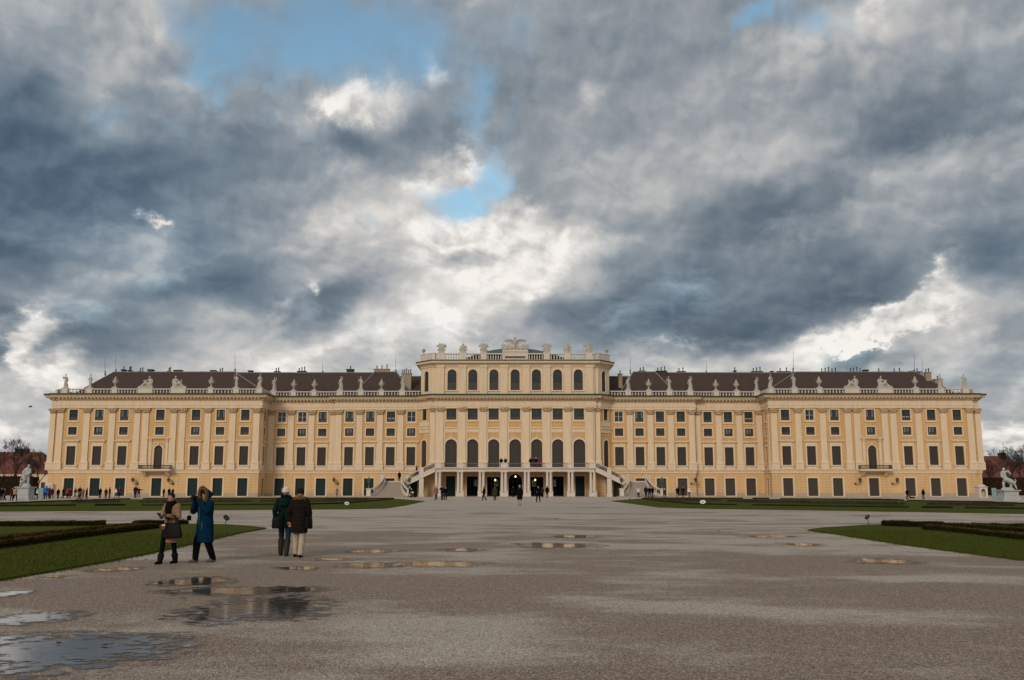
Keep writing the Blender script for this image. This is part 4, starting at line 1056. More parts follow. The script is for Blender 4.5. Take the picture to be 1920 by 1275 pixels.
def chimney(px, wpx, top, base, Yc, pots, mat, roof, potmat=None):
    x = at(px, base, Yc).x; w_ = wpx * zc(Yc, 24) / FPX; z0, z1 = at(px, base + 6, Yc).z, at(px, top, Yc).z
    m = MB(); m.box(x - w_/2, x + w_/2, Yc - 0.5, Yc + 0.5, z0, z1 - 0.14); m.box(x - w_/2 - 0.1, x + w_/2 + 0.1, Yc - 0.6, Yc + 0.6, z1 - 0.138, z1)
    m.cur = 1
    for i in range(pots):
        q = x - w_/2 + w_ * (i + 0.5) / pots; hh = 0.65 + 0.25 * ((i * 7) % 3) / 2
        m.lathe([(0.10, 0), (0.09, hh * 0.8), (0.15, hh * 0.82), (0.15, hh * 0.9), (0.06, hh)], (q, Yc, z1), 7)
    part(m, 'chimney', [mat, MAT['brick_dark']], roof)
    o = kids(roof)[-1]
Lr = ROOFS
BD, RD = MAT['brick_dark'], MAT['render']
for c in [(232,6,693,699,1,'w'),(244,4,694.5,699,2,'w'),(265,9,696.5,699,2,'w'),(283,9,693,699,0,'w'),(318,5,696,699,2,'w'),(334,14,694,699,0,'w'),(381,8,697,699,0,'w'),(400,9,694.5,699,0,'w'),(415,8,697.2,699,2,'w'),
          (470,7,695,700,0,'m'),(520,9,696.5,700,2,'m'),(566,15,696,700,3,'m'),(657,13,692.5,700,1,'m'),(716,28,692,700,3,'i'),(762,18,700,730,5,'l'),
          (1163,7,701,722,1,'l'),(1203.5,11,695.5,700,2,'i'),(1240,19,695.5,700,3,'i'),(1277,15,696.5,700,2,'m'),(1378,3,695,700,1,'m'),(1419,19,696.5,700,3,'m'),(1447,4,696,700,0,'m'),(1469,24,696.5,700,2,'m'),
          (1554,32,697,700,5,'w'),(1604,24,697,700,4,'w'),(1623,8,693.5,699,0,'w'),(1648,12,697,700,1,'w'),(1682,20,697,700,2,'w'),(1707,5,696,700,0,'w'),(1720,8,697,702,1,'w'),(1740,10,698,716,2,'w'),(1759,14,711,728,1,'w')]:
    px, wpx, top, base, pots, key = c
    Yc = {'w': yr_w + 0.7, 'm': yr_m + 0.7, 'i': yr_m - 0.3, 'l': YS + 4.2}[key]
    if px in (1740, 1759): Yc = YW + 6.0
    chimney(px, wpx, top, base, Yc, pots, RD if px in (762, 1740, 1759, 716, 1163) else BD, Lr[-1 if px < 960 else 1, key])
for px, top, base, key in [(197,668,703,'w'),(217,664,699,'w'),(440.6,663,699,'w'),(605,677,700,'m'),(742,668,700,'i'),(1182,668,700,'i'),(1324.5,677,700,'m'),(1487.5,657,699,'w'),(1714.6,664,700,'w'),(1729,671,703,'w')]:
    Yc = {'w': yr_w, 'm': yr_m, 'i': yr_m - 1}[key]; a, b = at(px, base + 2, Yc), at(px, top, Yc)
    m = MB(); h_ = b.z - a.z; m.tube([a, b], [0.05, 0.02], 5); m.lathe([(0.04, 0), (0.16, h_*0.06), (0.2, h_*0.1), (0.06, h_*0.14), (0.2, h_*0.2), (0.05, h_*0.26)], a, 8)
    part(m, 'lightning_rod', MAT['verdigris'], Lr[-1 if px < 960 else 1, key], True)

# --- portico: paired columns, terrace, iron rails, double stair
sp_ = zc(YP, 2) / FPX                                    # metres per pixel there
z_sl0, z_sl1 = at(966, 884.2, YP).z, at(966, 876.4, YP).z
tw = 149.5 * sp_
tr_ = MB()
tr_.box(-tw, tw, YP - 0.35, YC - 0.01, z_sl0 + 0.36, z_sl1 - 0.17); tr_.box(-tw - 0.1, tw + 0.1, YP - 0.55, YC - 0.01, z_sl1 - 0.168, z_sl1)
tr_.box(-tw + 0.1, tw - 0.1, YP - 0.25, YP + 0.30, z_sl0, z_sl0 + 0.358)
part(tr_, 'terrace', MAT['white'])
m = MB(); zcl = at(966, 884.0, YP).z
PAIRS = [21.6, 63.2, 103.8, 145.0]
shaft = [(0.30, 0), (0.30, 0.10), (0.255, 0.16), (0.245, 0.6), (0.235, (zcl - 0.95) * 0.6), (0.20, zcl - 1.25), (0.20, zcl - 1.20), (0.26, zcl - 1.12), (0.26, zcl - 1.0)]
shaft = [(r, z) for r, z in shaft]
colm = MB(); colm.box(-0.36, 0.36, -0.36, 0.36, 0.0, 0.80); colm.box(-0.42, 0.42, -0.42, 0.42, 0.802, 0.90); colm.box(-0.44, 0.44, -0.44, 0.44, 0.0, 0.12)
colm.lathe([(r, z + 0.90) for r, z in shaft], (0, 0, 0), 14, False); colm.box(-0.30, 0.30, -0.30, 0.30, zcl - 0.11, zcl)
colm = colm.mesh('column', MAT['white'])
for h in PAIRS:
    for s in (-1, 1):
        for d in (-3.3, 3.3): place('column', colm, (s*h + d) * sp_, YP, 0)
        bl = MB(); x = s*h*sp_; bl.box(x - 0.52, x + 0.52, YP - 0.40, YP + 0.25, z_sl1 + 0.002, at(966, 869.2, YP).z); bl.box(x - 0.57, x + 0.57, YP - 0.45, YP + 0.30, at(966, 869.2, YP).z + 0.002, at(966, 867.9, YP).z)
        part(bl, 'balustrade_pier', MAT['white'])
zrt = at(966, 868.3, YP).z
for a, b in zip([-145.0, -103.8, -63.2, -21.6, 21.6, 63.2, 103.8], [-103.8, -63.2, -21.6, 21.6, 63.2, 103.8, 145.0]):
    ir = MB(); xa, xb2 = a*sp_ + 0.53, b*sp_ - 0.53
    ir.box(xa, xb2, YP - 0.12, YP + 0.04, zrt - 0.09, zrt); ir.tube([(xa, YP - 0.04, z_sl1 + 0.08), (xb2, YP - 0.04, z_sl1 + 0.08)], 0.02, 5)
    n_ = 14
    for i in range(n_ + 1):
        x = xa + (xb2 - xa)*i/n_; ir.tube([(x, YP - 0.04, z_sl1 + 0.04), (x, YP - 0.04, zrt - 0.05)], 0.014, 4)
    for q in (xa + 0.35, xb2 - 0.35):
        for zz in (0.28, 0.55):
            ir.tube([(q + 0.16*math.cos(j*0.7), YP - 0.04, z_sl1 + zz + 0.13*math.sin(j*0.7)) for j in range(10)], 0.018, 4)
    part(ir, 'railing', MAT['iron_grey'])
# doors behind the columns; the passage shows daylight from the court beyond
for h, wpx, top, ar in DOORS:
    for s in ((-1, 1) if h else (1,)):
        x = s*h*zc(YC, 2)/FPX; w_ = wpx*zc(YC, 2)/FPX; zt_ = zdc(top)
        m = MB()
        if ar: arch_band(m, w_, 0.06, zt_, 0.22, 0.06)
        else: rect_frame(m, w_, 0.06, zt_, 0.22, 0.06, bottom=False)
        d = place('door', m.mesh('door', MAT['cream']), x, YC, 0)
        if h > 100: link('door_leaf', blind(w_, 0.06, zt_, 0.24, 2, 0.42).mesh('door_leaf', MAT['green_door']), d); continue
        g = MB()                                         # deep dark passage
        for (q0, q1) in (((-w_/2, 0.32), (-w_/2, 7.0)), ((w_/2, 7.0), (w_/2, 0.32))): g.poly([(q0[0], q0[1], 0.0), (q1[0], q1[1], 0.0), (q1[0], q1[1], zt_), (q0[0], q0[1], zt_)])
        g.poly([(-w_/2, 7, 0), (w_/2, 7, 0), (w_/2, 7, zt_), (-w_/2, 7, zt_)]); g.poly([(-w_/2, 0.32, zt_), (w_/2, 0.32, zt_), (w_/2, 7, zt_), (-w_/2, 7, zt_)])
        g.poly([(-w_/2, 0.32, 0.03), (w_/2, 0.32, 0.03), (w_/2, 7, 0.03), (-w_/2, 7, 0.03)])
        link('passage', g.mesh('passage', MAT['dark']), d)
        fr = MB(); k = 0.05                              # glazed timber screen
        for xx in (-w_/2 + k, -w_/6, w_/6, w_/2 - k): fr.box(xx - k, xx + k, 0.24, 0.32, 0.06, zt_ - (0.5 if ar and abs(xx) > w_/4 else 0.02))
        for zz in (0.20, zt_*0.66): fr.box(-w_/2 + 2*k, w_/2 - 2*k, 0.25, 0.31, zz - 0.06, zz + 0.06)
        link('door_screen', fr.mesh('door_screen', MAT['green_door']), d)
        if h: 
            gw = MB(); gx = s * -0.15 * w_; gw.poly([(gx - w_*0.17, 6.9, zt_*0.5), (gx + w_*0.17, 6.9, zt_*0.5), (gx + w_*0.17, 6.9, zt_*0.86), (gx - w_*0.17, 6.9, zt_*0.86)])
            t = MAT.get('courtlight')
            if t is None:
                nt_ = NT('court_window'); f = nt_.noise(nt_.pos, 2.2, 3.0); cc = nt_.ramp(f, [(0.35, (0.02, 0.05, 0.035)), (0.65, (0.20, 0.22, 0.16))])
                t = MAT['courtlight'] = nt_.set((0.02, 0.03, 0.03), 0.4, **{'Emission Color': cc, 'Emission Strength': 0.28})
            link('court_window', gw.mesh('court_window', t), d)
m = MB(); m.box(-tw, tw, YP - 0.5, YC - 0.1, 0.0, 0.055); part(m, 'portico_floor', MAT['step'])

# stairs
z_la = at(966, 902.0, YP).z
xt, xl0, xl1 = 150*sp_, 203*sp_, 253*sp_                # terrace end, landing inner and outer edge
FY0, FY1 = YP - 0.3, YP + 3.2
def stair(side):
    T = lambda x: side * x
    fl = MB(); n_ = 14                                   # upper flight along the front
    for i in range(n_):
        xa, xb2 = xl0 - (xl0 - xt) * i / n_, xl0 - (xl0 - xt) * (i + 1) / n_; zz = z_la + (z_sl1 - z_la) * (i + 1) / n_
        fl.box(*sorted((T(xa), T(xb2))), FY0 + 0.3, FY1 - 0.3, zz - 0.45, zz)
    low = MB(); nl = 15; lw0, lw1 = 213*sp_, 243*sp_; run_ = 5.0
    for i in range(nl):                                  # lower flight towards the court, flaring at the foot
        zz = z_la * (nl - i) / (nl + 1); ya = FY0 - run_*i/nl; k = (i / nl) ** 2.4 * 1.5
        low.box(*sorted((T(lw0 - 0.3 - k), T(lw1 + 0.3 + k))), ya - run_/nl - 0.001, ya, 0.0, zz)
    for i, (g, zz) in enumerate(((0.7, 0.20), (1.1, 0.08))):
        low.box(*sorted((T(lw0 - 2.0 - g), T(lw1 + 2.0 + g))), FY0 - run_ - 0.7 - g, FY0 - run_ - (0.0 if i == 0 else 0.7 + 0.7) - 0.002, 0.0, zz)
    s = part(low, 'staircase', MAT['step'])
    up_s = part(fl, 'staircase', MAT['step'])
    st_ = MB()                                           # sloping string of the upper flight, both faces
    for yy in ((FY0, FY0 + 0.298), (FY1 - 0.298, FY1)):
        for (da, db, pr_) in ((-0.72, -0.10, 0.0), (-0.098, 0.14, 0.05)):
            a0, a1 = z_la + da, z_la + db; b0, b1 = z_sl1 + da, z_sl1 + db
            k = st_.pts([(T(xl0), yy[0]-pr_, a0), (T(xt), yy[0]-pr_, b0), (T(xt), yy[1]+pr_, b0), (T(xl0), yy[1]+pr_, a0), (T(xl0), yy[0]-pr_, a1), (T(xt), yy[0]-pr_, b1), (T(xt), yy[1]+pr_, b1), (T(xl0), yy[1]+pr_, a1)])
            st_.faces(k, [(0,3,2,1),(4,5,6,7),(0,1,5,4),(1,2,6,5),(2,3,7,6),(3,0,4,7)])
    st_.box(*sorted((T(xl0 - 0.02), T(xl1))), FY0 - 0.02, FY1, z_la - 0.40, z_la)      # landing
    part(st_, 'stair_string', MAT['white'])
    # pier half way, landing piers, back wall with low dark doors under the flight
    pi = MB(); xp = 176*sp_; frac = (xl0 - xp) / (xl0 - xt); zp_ = z_la + (z_sl1 - z_la) * frac
    pi.box(*sorted((T(xp - 0.38), T(xp + 0.38))), FY0 - 0.08, FY0 + 0.6, 0.0, zp_ - 0.75); pi.box(*sorted((T(xp - 0.46), T(xp + 0.46))), FY0 - 0.14, FY0 + 0.6, 0, 0.5)
    pi.box(*sorted((T(xp - 0.36), T(xp + 0.36))), FY0 - 0.10, FY0 + 0.42, zp_ - 0.70, zp_ + 1.02); pi.box(*sorted((T(xp - 0.42), T(xp + 0.42))), FY0 - 0.16, FY0 + 0.48, zp_ + 1.022, zp_ + 1.16)
    for xq in (xl0 - 0.2, xl1 - 0.3): pi.box(*sorted((T(xq - 0.3), T(xq + 0.3))), FY0 - 0.05, FY0 + 0.5, z_la + 0.002, z_la + 1.0)
    part(pi, 'stair_pier', MAT['white'])
    bw_ = MB(); k = bw_.pts([(T(xl0), FY1 - 0.6, 0), (T(xt - 0.3), FY1 - 0.6, 0), (T(xt - 0.3), FY1 - 0.6, z_sl1 - 0.7), (T(xl0), FY1 - 0.6, z_la - 0.5)]); bw_.faces(k, [(0, 1, 2, 3)])
    bw_.box(*sorted((T(xl0), T(xl1))), FY0 + 0.2, FY1 - 0.1, 0.0, z_la - 0.402)
    part(bw_, 'stair_wall', MAT['yellow'])
    dd = MB(); xd = 195*sp_; dd.box(*sorted((T(xd - 0.75), T(xd + 0.75))), FY1 - 0.70, FY1 - 0.603, 0.03, z_la - 0.1); part(dd, 'door', MAT['green_door'] if side < 0 else MAT['brown_door'])
    dd = MB(); xd = 177*sp_; dd.box(*sorted((T(xd - 0.3), T(xd + 0.3))), FY1 - 0.70, FY1 - 0.603, 0.03, z_la + 0.7); part(dd, 'door', MAT['green_door'])
    # railings
    ir = MB()
    iron_panel(ir, (T(xl0 - 0.5), FY0 + 0.15), (T(xp + 0.4), FY0 + 0.15), z_la + 0.3, zp_ - 0.05, 0.70, 0.03, 0.55)
    iron_panel(ir, (T(xp - 0.4), FY0 + 0.15), (T(xt + 0.1), FY0 + 0.15), zp_ + 0.25, z_sl1 + 0.12, 0.70, 0.03, 0.55)
    iron_panel(ir, (T(xl0 - 0.5), FY1 - 0.15), (T(xt + 0.1), FY1 - 0.15), z_la + 0.3, z_sl1 + 0.12, 0.70, 0.03, 0.6)
    ir.cur = 1
    for yy in (FY0 + 0.15, FY1 - 0.15):
        ir.tube([(T(xl0 - 0.4), yy, z_la + 1.07), (T(xt), yy, z_sl1 + 0.92)], 0.085, 6)
    part(ir, 'railing', [MAT['iron'], MAT['white']])
    # curved parapets of the lower flight, ending in lamp pedestals
    for (xa, xb2) in ((lw0 - 0.15, lw0 - 1.95), (lw1 + 0.15, lw1 + 1.95)):
        pts = []
        for i in range(13):
            q = i / 12; xx = xa + (xb2 - xa) * (q ** 2.2); yy = FY0 - 0.1 - (run_ + 0.25) * (1 - (1 - q) ** 1.15) ; zz = max(0.18, z_la * (1 - q ** 0.9) )
            pts.append(Vector((T(xx), yy, zz)))
        cw = MB()
        for p, q in zip(pts, pts[1:]):
            d_ = (q - p); n2 = Vector((-d_.y, d_.x, 0)).normalized() * 0.2
            k = cw.pts([p - n2 - Vector((0,0,0.3)), q - n2 - Vector((0,0,0.3)), q + n2 - Vector((0,0,0.3)), p + n2 - Vector((0,0,0.3)), p - n2 + Vector((0,0,0.28)), q - n2 + Vector((0,0,0.28)), q + n2 + Vector((0,0,0.28)), p + n2 + Vector((0,0,0.28))])
            cw.faces(k, [(0,3,2,1),(4,5,6,7),(0,1,5,4),(1,2,6,5),(2,3,7,6),(3,0,4,7)])
        cw.tube([p + Vector((0, 0, 1.05)) for p in pts], 0.15, 8)
        cw.cur = 1
        for p in pts[1:-1]: cw.tube([p + Vector((0, 0, 0.26)), p + Vector((0, 0, 0.95))], 0.03, 5)
        for p, q in zip(pts, pts[1:]): 
            c = (p + q) / 2 + Vector((0, 0, 0.6)); cw.tube([c + (q-p)*0.35*math.cos(j*0.8) + Vector((0,0,0.22*math.sin(j*0.8))) for j in range(9)], 0.025, 4)
        cw.cur = 0; e = pts[-1]
        cw.box(e.x - 0.34, e.x + 0.34, e.y - 0.75, e.y - 0.1, 0.0, 1.25); cw.box(e.x - 0.42, e.x + 0.42, e.y - 0.83, e.y - 0.02, 1.252, 1.42); cw.box(e.x - 0.42, e.x + 0.42, e.y - 0.83, e.y - 0.02, 0, 0.16)
        part(cw, 'stair_parapet', [MAT['white'], MAT['iron']])
        LANT.append((e.x, e.y - 0.42, 1.42, side))
LANT = []
stair(-1); stair(1)

# ------------------------------------------------------------------ statues on the roof
def fig_statue(v):
    m = MB(); r = random.Random(40 + v); lean = (-0.10, 0.08, 0.0)[v]
    m.box(-0.48, 0.48, -0.32, 0.32, 0, 0.14)
    m.loft([(0, 0, 0.10, 0.42, 0.30), (0.02, 0, 0.5, 0.34, 0.26), (0.05 + lean*0.3, 0, 1.0, 0.33, 0.25), (lean*0.6, 0, 1.35, 0.25, 0.20), (lean, 0, 1.75, 0.34, 0.21), (lean, 0, 1.92, 0.20, 0.15)], 18)
    m.ball((lean + 0.02, -0.03, 2.22), 0.15, 0.17, 0.19); m.capsule((lean, 0, 1.9), (lean, 0, 2.1), 0.09, 0.08)
    if v == 0:
        m.chain([(lean - 0.30, 0, 1.78), (-0.62, -0.05, 1.55), (-0.55, -0.25, 1.95)], [0.10, 0.09, 0.06]); m.chain([(lean + 0.30, 0, 1.78), (0.42, -0.10, 1.38), (0.18, -0.28, 1.20)], [0.10, 0.09, 0.07])
        m.tube([(-0.62, -0.3, 0.9), (-0.5, -0.22, 2.4)], 0.035, 6)
    elif v == 1:
        m.chain([(lean - 0.30, 0, 1.78), (-0.40, 0.0, 1.36), (-0.36, -0.2, 1.05)], [0.10, 0.09, 0.07]); m.chain([(lean + 0.30, 0, 1.78), (0.55, -0.05, 1.98), (0.40, -0.1, 2.36)], [0.10, 0.08, 0.06])
        m.loft([(0.45, 0.05, 0.1, 0.18, 0.16), (0.42, 0.05, 0.8, 0.14, 0.14), (0.36, 0.05, 1.3, 0.10, 0.1)], 10)
    else:
        m.chain([(lean - 0.30, 0, 1.78), (-0.45, -0.12, 1.42), (-0.12, -0.30, 1.50)], [0.10, 0.09, 0.07]); m.chain([(lean + 0.30, 0, 1.78), (0.46, 0, 1.38), (0.40, -0.15, 1.0)], [0.10, 0.09, 0.07])
        m.loft([(-0.40, 0.05, 0.1, 0.2, 0.14), (-0.35, 0.05, 0.9, 0.12, 0.1)], 10)
    for k in range(7):                                   # folds of the robe
        a = r.uniform(-2.6, -0.5); m.capsule((0.36*math.cos(a), 0.26*math.sin(a), 0.2), (0.24*math.cos(a) + lean*0.5, 0.2*math.sin(a), 1.3), 0.07, 0.04, 6, 2)
    return remesh(m, 'statue', 0.045, MAT['statue'], 1)
def urn_mesh():
    m = MB(); m.box(-0.40, 0.40, -0.40, 0.40, 0, 0.16)
    m.lathe([(0.30, 0.16), (0.20, 0.24), (0.14, 0.40), (0.17, 0.46), (0.12, 0.52), (0.22, 0.64), (0.42, 0.86), (0.52, 1.10), (0.50, 1.20), (0.30, 1.30), (0.28, 1.44), (0.44, 1.50), (0.40, 1.58), (0.20, 1.70), (0.12, 1.80), (0.17, 1.92), (0.10, 2.04), (0.02, 2.12)], (0, 0, 0), 16)
    for s in (-1, 1): m.tube([(s*0.46, 0, 1.0), (s*0.66, 0, 1.16), (s*0.62, 0, 1.38), (s*0.34, 0, 1.42)], 0.055, 6)
    for i in range(10):
        a = 2*math.pi*i/10; m.capsule((0.40*math.cos(a), 0.40*math.sin(a), 0.84), (0.53*math.cos(a), 0.53*math.sin(a), 1.10), 0.04, 0.05, 6, 2)
    return m.mesh('urn', MAT['statue'], True)
def recline_mesh(v):
    m = MB(); m.box(-1.35, 1.35, -0.35, 0.35, 0, 0.14); s = 1
    m.loft([(0.75, 0, 0.1, 0.5, 0.34), (0.72, 0, 0.5, 0.44, 0.32), (0.75, 0, 0.95, 0.30, 0.24), (0.72, 0, 1.40, 0.36, 0.23), (0.70, 0, 1.58, 0.2, 0.16)], 16)
    m.ball((0.62, -0.05, 1.88), 0.16, 0.18, 0.20); m.capsule((0.7, 0, 1.5), (0.64, -0.02, 1.8), 0.1, 0.09)
    m.chain([(0.7, -0.12, 0.55), (-0.05, -0.20, 0.86), (-0.75, -0.18, 0.34), (-1.05, -0.2, 0.22)], [0.26, 0.22, 0.13, 0.09])
    m.chain([(0.7, 0.10, 0.42), (0.0, 0.05, 0.55), (-0.80, 0.0, 0.24), (-1.25, 0, 0.26)], [0.26, 0.22, 0.13, 0.08])
    m.chain([(0.40, -0.05, 1.46), (0.12, -0.22, 1.16), (-0.25, -0.25, 1.12)], [0.12, 0.10, 0.07]); m.chain([(1.02, 0, 1.46), (1.18, -0.05, 1.05), (1.05, -0.1, 0.7)], [0.12, 0.10, 0.08])
    if v: m.chain([(-0.35, 0, 0.7), (-0.40, -0.05, 1.05), (-0.48, -0.05, 1.38)], [0.2, 0.12, 0.05]); m.ball((-0.42, -0.05, 1.30), 0.13, 0.12, 0.15)
    else: m.ball((-0.2, -0.25, 1.2), 0.26, 0.12, 0.16)
    for k in range(6): m.capsule((0.6 - k*0.22, -0.36, 0.15), (0.5 - k*0.24, -0.3, 0.6 - 0.05*k), 0.09, 0.05, 6, 2)
    return remesh(m, 'statue', 0.05, MAT['statue'], 1)
def trophy_mesh(v):
    m = MB(); m.box(-0.42, 0.42, -0.34, 0.34, 0, 0.12)
    m.loft([(0, 0, 0.1, 0.36, 0.28), (0, 0, 0.35, 0.30, 0.24), (0, 0, 0.60, 0.44, 0.28), (0, 0, 0.95, 0.46, 0.28), (0, 0, 1.12, 0.34, 0.24), (0, 0, 1.2, 0.15, 0.14)], 16)   # cuirass
    m.ball((0, -0.02, 1.38), 0.19, 0.22, 0.22); m.capsule((0, 0.0, 1.55), (0, 0.16, 1.66), 0.07, 0.05)                                    # plumed helmet
    for s in (-1, 1): m.ball((s*0.46, -0.08, 0.46), 0.24, 0.10, 0.30, 10, 6)
    return remesh(m, 'statue', 0.04, MAT['statue'], 1)
def spear_mesh(v):
    m = MB(); r = random.Random(70 + v)
    for a in ((-1.0, -0.72, -0.4, 0.5, 0.8, 1.05) if v == 0 else (-0.9, -0.6, 0.55, 0.95)):
        L_ = r.uniform(0.45, 0.85) if v == 0 else r.uniform(0.35, 0.6); e = Vector(((0.3 + L_*0.66)*math.sin(a), 0.12, 0.78 + L_*math.cos(a)*1.05))
        m.tube([(0.25*math.sin(a), 0.1, 0.7), e], [0.055, 0.045], 5); m.tube([e, e + Vector((math.sin(a), 0, math.cos(a))) * 0.2], [0.075, 0.01], 5)
        if r.random() < 0.6: m.poly([e, e.lerp(Vector((0.2*math.sin(a), 0.1, 0.7)), 0.45), e + Vector((0.28*math.copysign(1, a), 0.03, -0.30)), e + Vector((0.20*math.copysign(1, a), 0.03, -0.02))])
    return m.mesh('spears', MAT['statue'])
SPM = [spear_mesh(0), spear_mesh(1)]
def finial_mesh():
    m = MB(); m.box(-0.26, 0.26, -0.26, 0.26, 0, 0.08)
    m.lathe([(0.2, 0.08), (0.08, 0.2), (0.07, 0.34), (0.12, 0.38), (0.26, 0.55), (0.36, 0.84), (0.40, 0.90), (0.22, 1.0), (0.10, 1.10), (0.05, 1.25), (0.01, 1.32)], (0, 0, 0), 12)
    return m.mesh('urn', MAT['statue'], True)
SM = {('f', 0): fig_statue(0), ('f', 1): fig_statue(1), ('f', 2): fig_statue(2), ('u', 0): urn_mesh(), ('r', 0): recline_mesh(0), ('r', 1): recline_mesh(1), ('t', 0): trophy_mesh(0), ('t', 1): trophy_mesh(1), ('l', 0): finial_mesh()}
ORD = ['first', 'second', 'third', 'fourth', 'fifth', 'sixth', 'seventh', 'eighth', 'ninth', 'tenth', 'eleventh', 'twelfth', 'thirteenth', 'fourteenth', 'fifteenth', 'sixteenth']
for side in (-1, 1):
    sd_ = 'left' if side < 0 else 'right'; cnt = {}
    for i, (kd, x, y, z, s, key) in enumerate(sorted([q for q in STATUES if q[4] == side], key=lambda q: abs(q[1]))):
        where = 'central attic' if key == 'attic' else 'low roof balustrade'
        ck = (kd, key == 'attic'); cnt[ck] = cnt.get(ck, 0) + 1; n_ = ORD[cnt[ck] - 1]
        v = {'f': i % 3, 'u': 0, 'r': (0 if abs(x) > 62 else 1), 't': i % 2, 'l': 0}[kd]
        o = link('urn' if kd in 'ul' else 'statue', SM[kd, v]); o.location = (x, y, z)
        o.rotation_euler = (0, 0, R({'f': random.uniform(-25, 25), 'u': 0, 'r': 0, 't': random.uniform(-8, 8), 'l': 0}[kd]))
        k = {'f': 1.04, 'u': 0.98, 'r': 1.02, 't': 1.12, 'l': 0.95}[kd]
        if kd == 't': link('spears', SPM[v], o)
        flip = -1 if (kd == 'r' and ((side < 0) == (abs(x) < 62))) else 1
        kx = {'f': 0.76, 'u': 0.86, 'r': 0.98, 't': 0.95, 'l': 1.0}[kd]; o.scale = (k * kx * flip, k * kx, k * (0.92 if kd == 't' else 1.0))
        nm = {'f': 'standing stone figure', 'u': 'lidded pale stone urn', 'r': 'reclining pale stone figure', 't': 'stone armour trophy with spears', 'l': 'small stone finial urn'}[kd]
        tag(o, f'{nm} on the {where}, {n_} from centre, {sd_} half', 'urn' if kd in 'ul' else 'statue', 'statues and urns along the palace roof')
# eagle group over the tablet
ea = empty('eagle_sculpture', (0, YA + 0.02, AZ(661.6) + 0.16), 0, 'stone eagle with spread wings and flags above the central tablet', 'sculpture')
m = MB(); hw = XH(24, 655, YA) ; m.box(-hw, hw, -0.36, 0.40, 0, 0.36); m.build('base', MAT['white'], ea)
m = MB(); m.loft([(0, 0, 1.1, 0.18, 0.18), (0, -0.02, 1.35, 0.30, 0.25), (0, 0, 1.75, 0.26, 0.22), (0, -0.02, 2.05, 0.14, 0.13)], 12)
for s in (-1, 1):
    m.chain([(s*0.05, -0.03, 2.0), (s*0.10, -0.12, 2.28)], [0.11, 0.10]); m.capsule((s*0.14, -0.15, 2.30), (s*0.30, -0.18, 2.26), 0.08, 0.03, 8, 2)
    for i in range(9):                                   # wing feathers hang from a raised arm
        q = i / 8; xa = 0.2 + 1.25*q; za = 1.78 + 0.30*math.sin(q*2.2) ; L_ = 0.62 - 0.35*q
        m.capsule((s*xa, 0.05, za), (s*(xa + 0.28 + 0.15*q), 0.08, za - L_), 0.09, 0.05, 7, 2)
    m.chain([(s*0.2, 0, 1.8), (s*0.8, 0.03, 2.06), (s*1.55, 0.05, 1.80)], [0.13, 0.11, 0.05]); m.capsule((s*0.12, 0, 1.2), (s*0.2, -0.05, 0.9), 0.1, 0.06)
eo = link('eagle', remesh(m, 'eagle', 0.04, MAT['statue'], 1), ea); eo.scale = (1.12, 1.3, 1.12)
m = MB(); m.loft([(0.1, 0, 0.3, 0.55, 0.3), (0.1, -0.05, 0.8, 0.50, 0.26), (0.12, -0.05, 1.15, 0.2, 0.15)], 14); m.ball((-0.75, -0.1, 0.65), 0.40, 0.2, 0.36); m.ball((0.95, -0.1, 0.55), 0.36, 0.2, 0.28)
for (a, b) in (((-0.3, 0.5), (-2.0, 1.35)), ((-0.5, 0.45), (-2.3, 1.0)), ((-0.2, 0.6), (-1.4, 1.5)), ((0.4, 0.55), (2.1, 1.25)), ((0.5, 0.5), (2.2, 0.85)), ((0.3, 0.6), (1.6, 1.4))):
    m.tube([(a[0], -0.02, a[1]), (b[0], 0.02, b[1])], 0.05, 6); m.ball((b[0], 0.02, b[1]), 0.07, 0.06, 0.11, 6, 4)
for s in (-1, 1):
    for i in range(5): m.chain([(s*0.7, -0.05, 0.45 + 0.08*i), (s*1.3, -0.05, 0.50 + 0.12*i), (s*(1.9 + 0.05*i), 0, 0.42 + 0.18*i)], [0.10, 0.11, 0.06], 7)
link('trophy', remesh(m, 'trophy', 0.04, MAT['statue'], 1), ea).scale = (1.12, 1.0, 1.2)
m = MB()
for a, L_ in ((-1.36, 2.6), (-1.18, 2.5), (-1.0, 2.0), (-0.78, 1.7), (0.82, 1.8), (1.05, 2.2), (1.2, 2.6), (1.38, 2.4)):
    e = Vector((L_*math.sin(a), 0.1, 0.50 + L_*0.62*math.cos(a))); m.tube([(0.5*math.sin(a), 0.05, 0.55), e], 0.055, 5); m.tube([e, e + Vector((math.sin(a), 0, math.cos(a)*0.6)) * 0.25], [0.09, 0.01], 5)
m.build('spears', MAT['statue'], ea)
m = MB(); m.chain([(-0.12, -0.38, 0.62), (-0.05, -0.36, 1.0), (0.08, -0.34, 1.28)], [0.10, 0.12, 0.07]); m.build('ribbon', MAT['gilt'], ea, True)

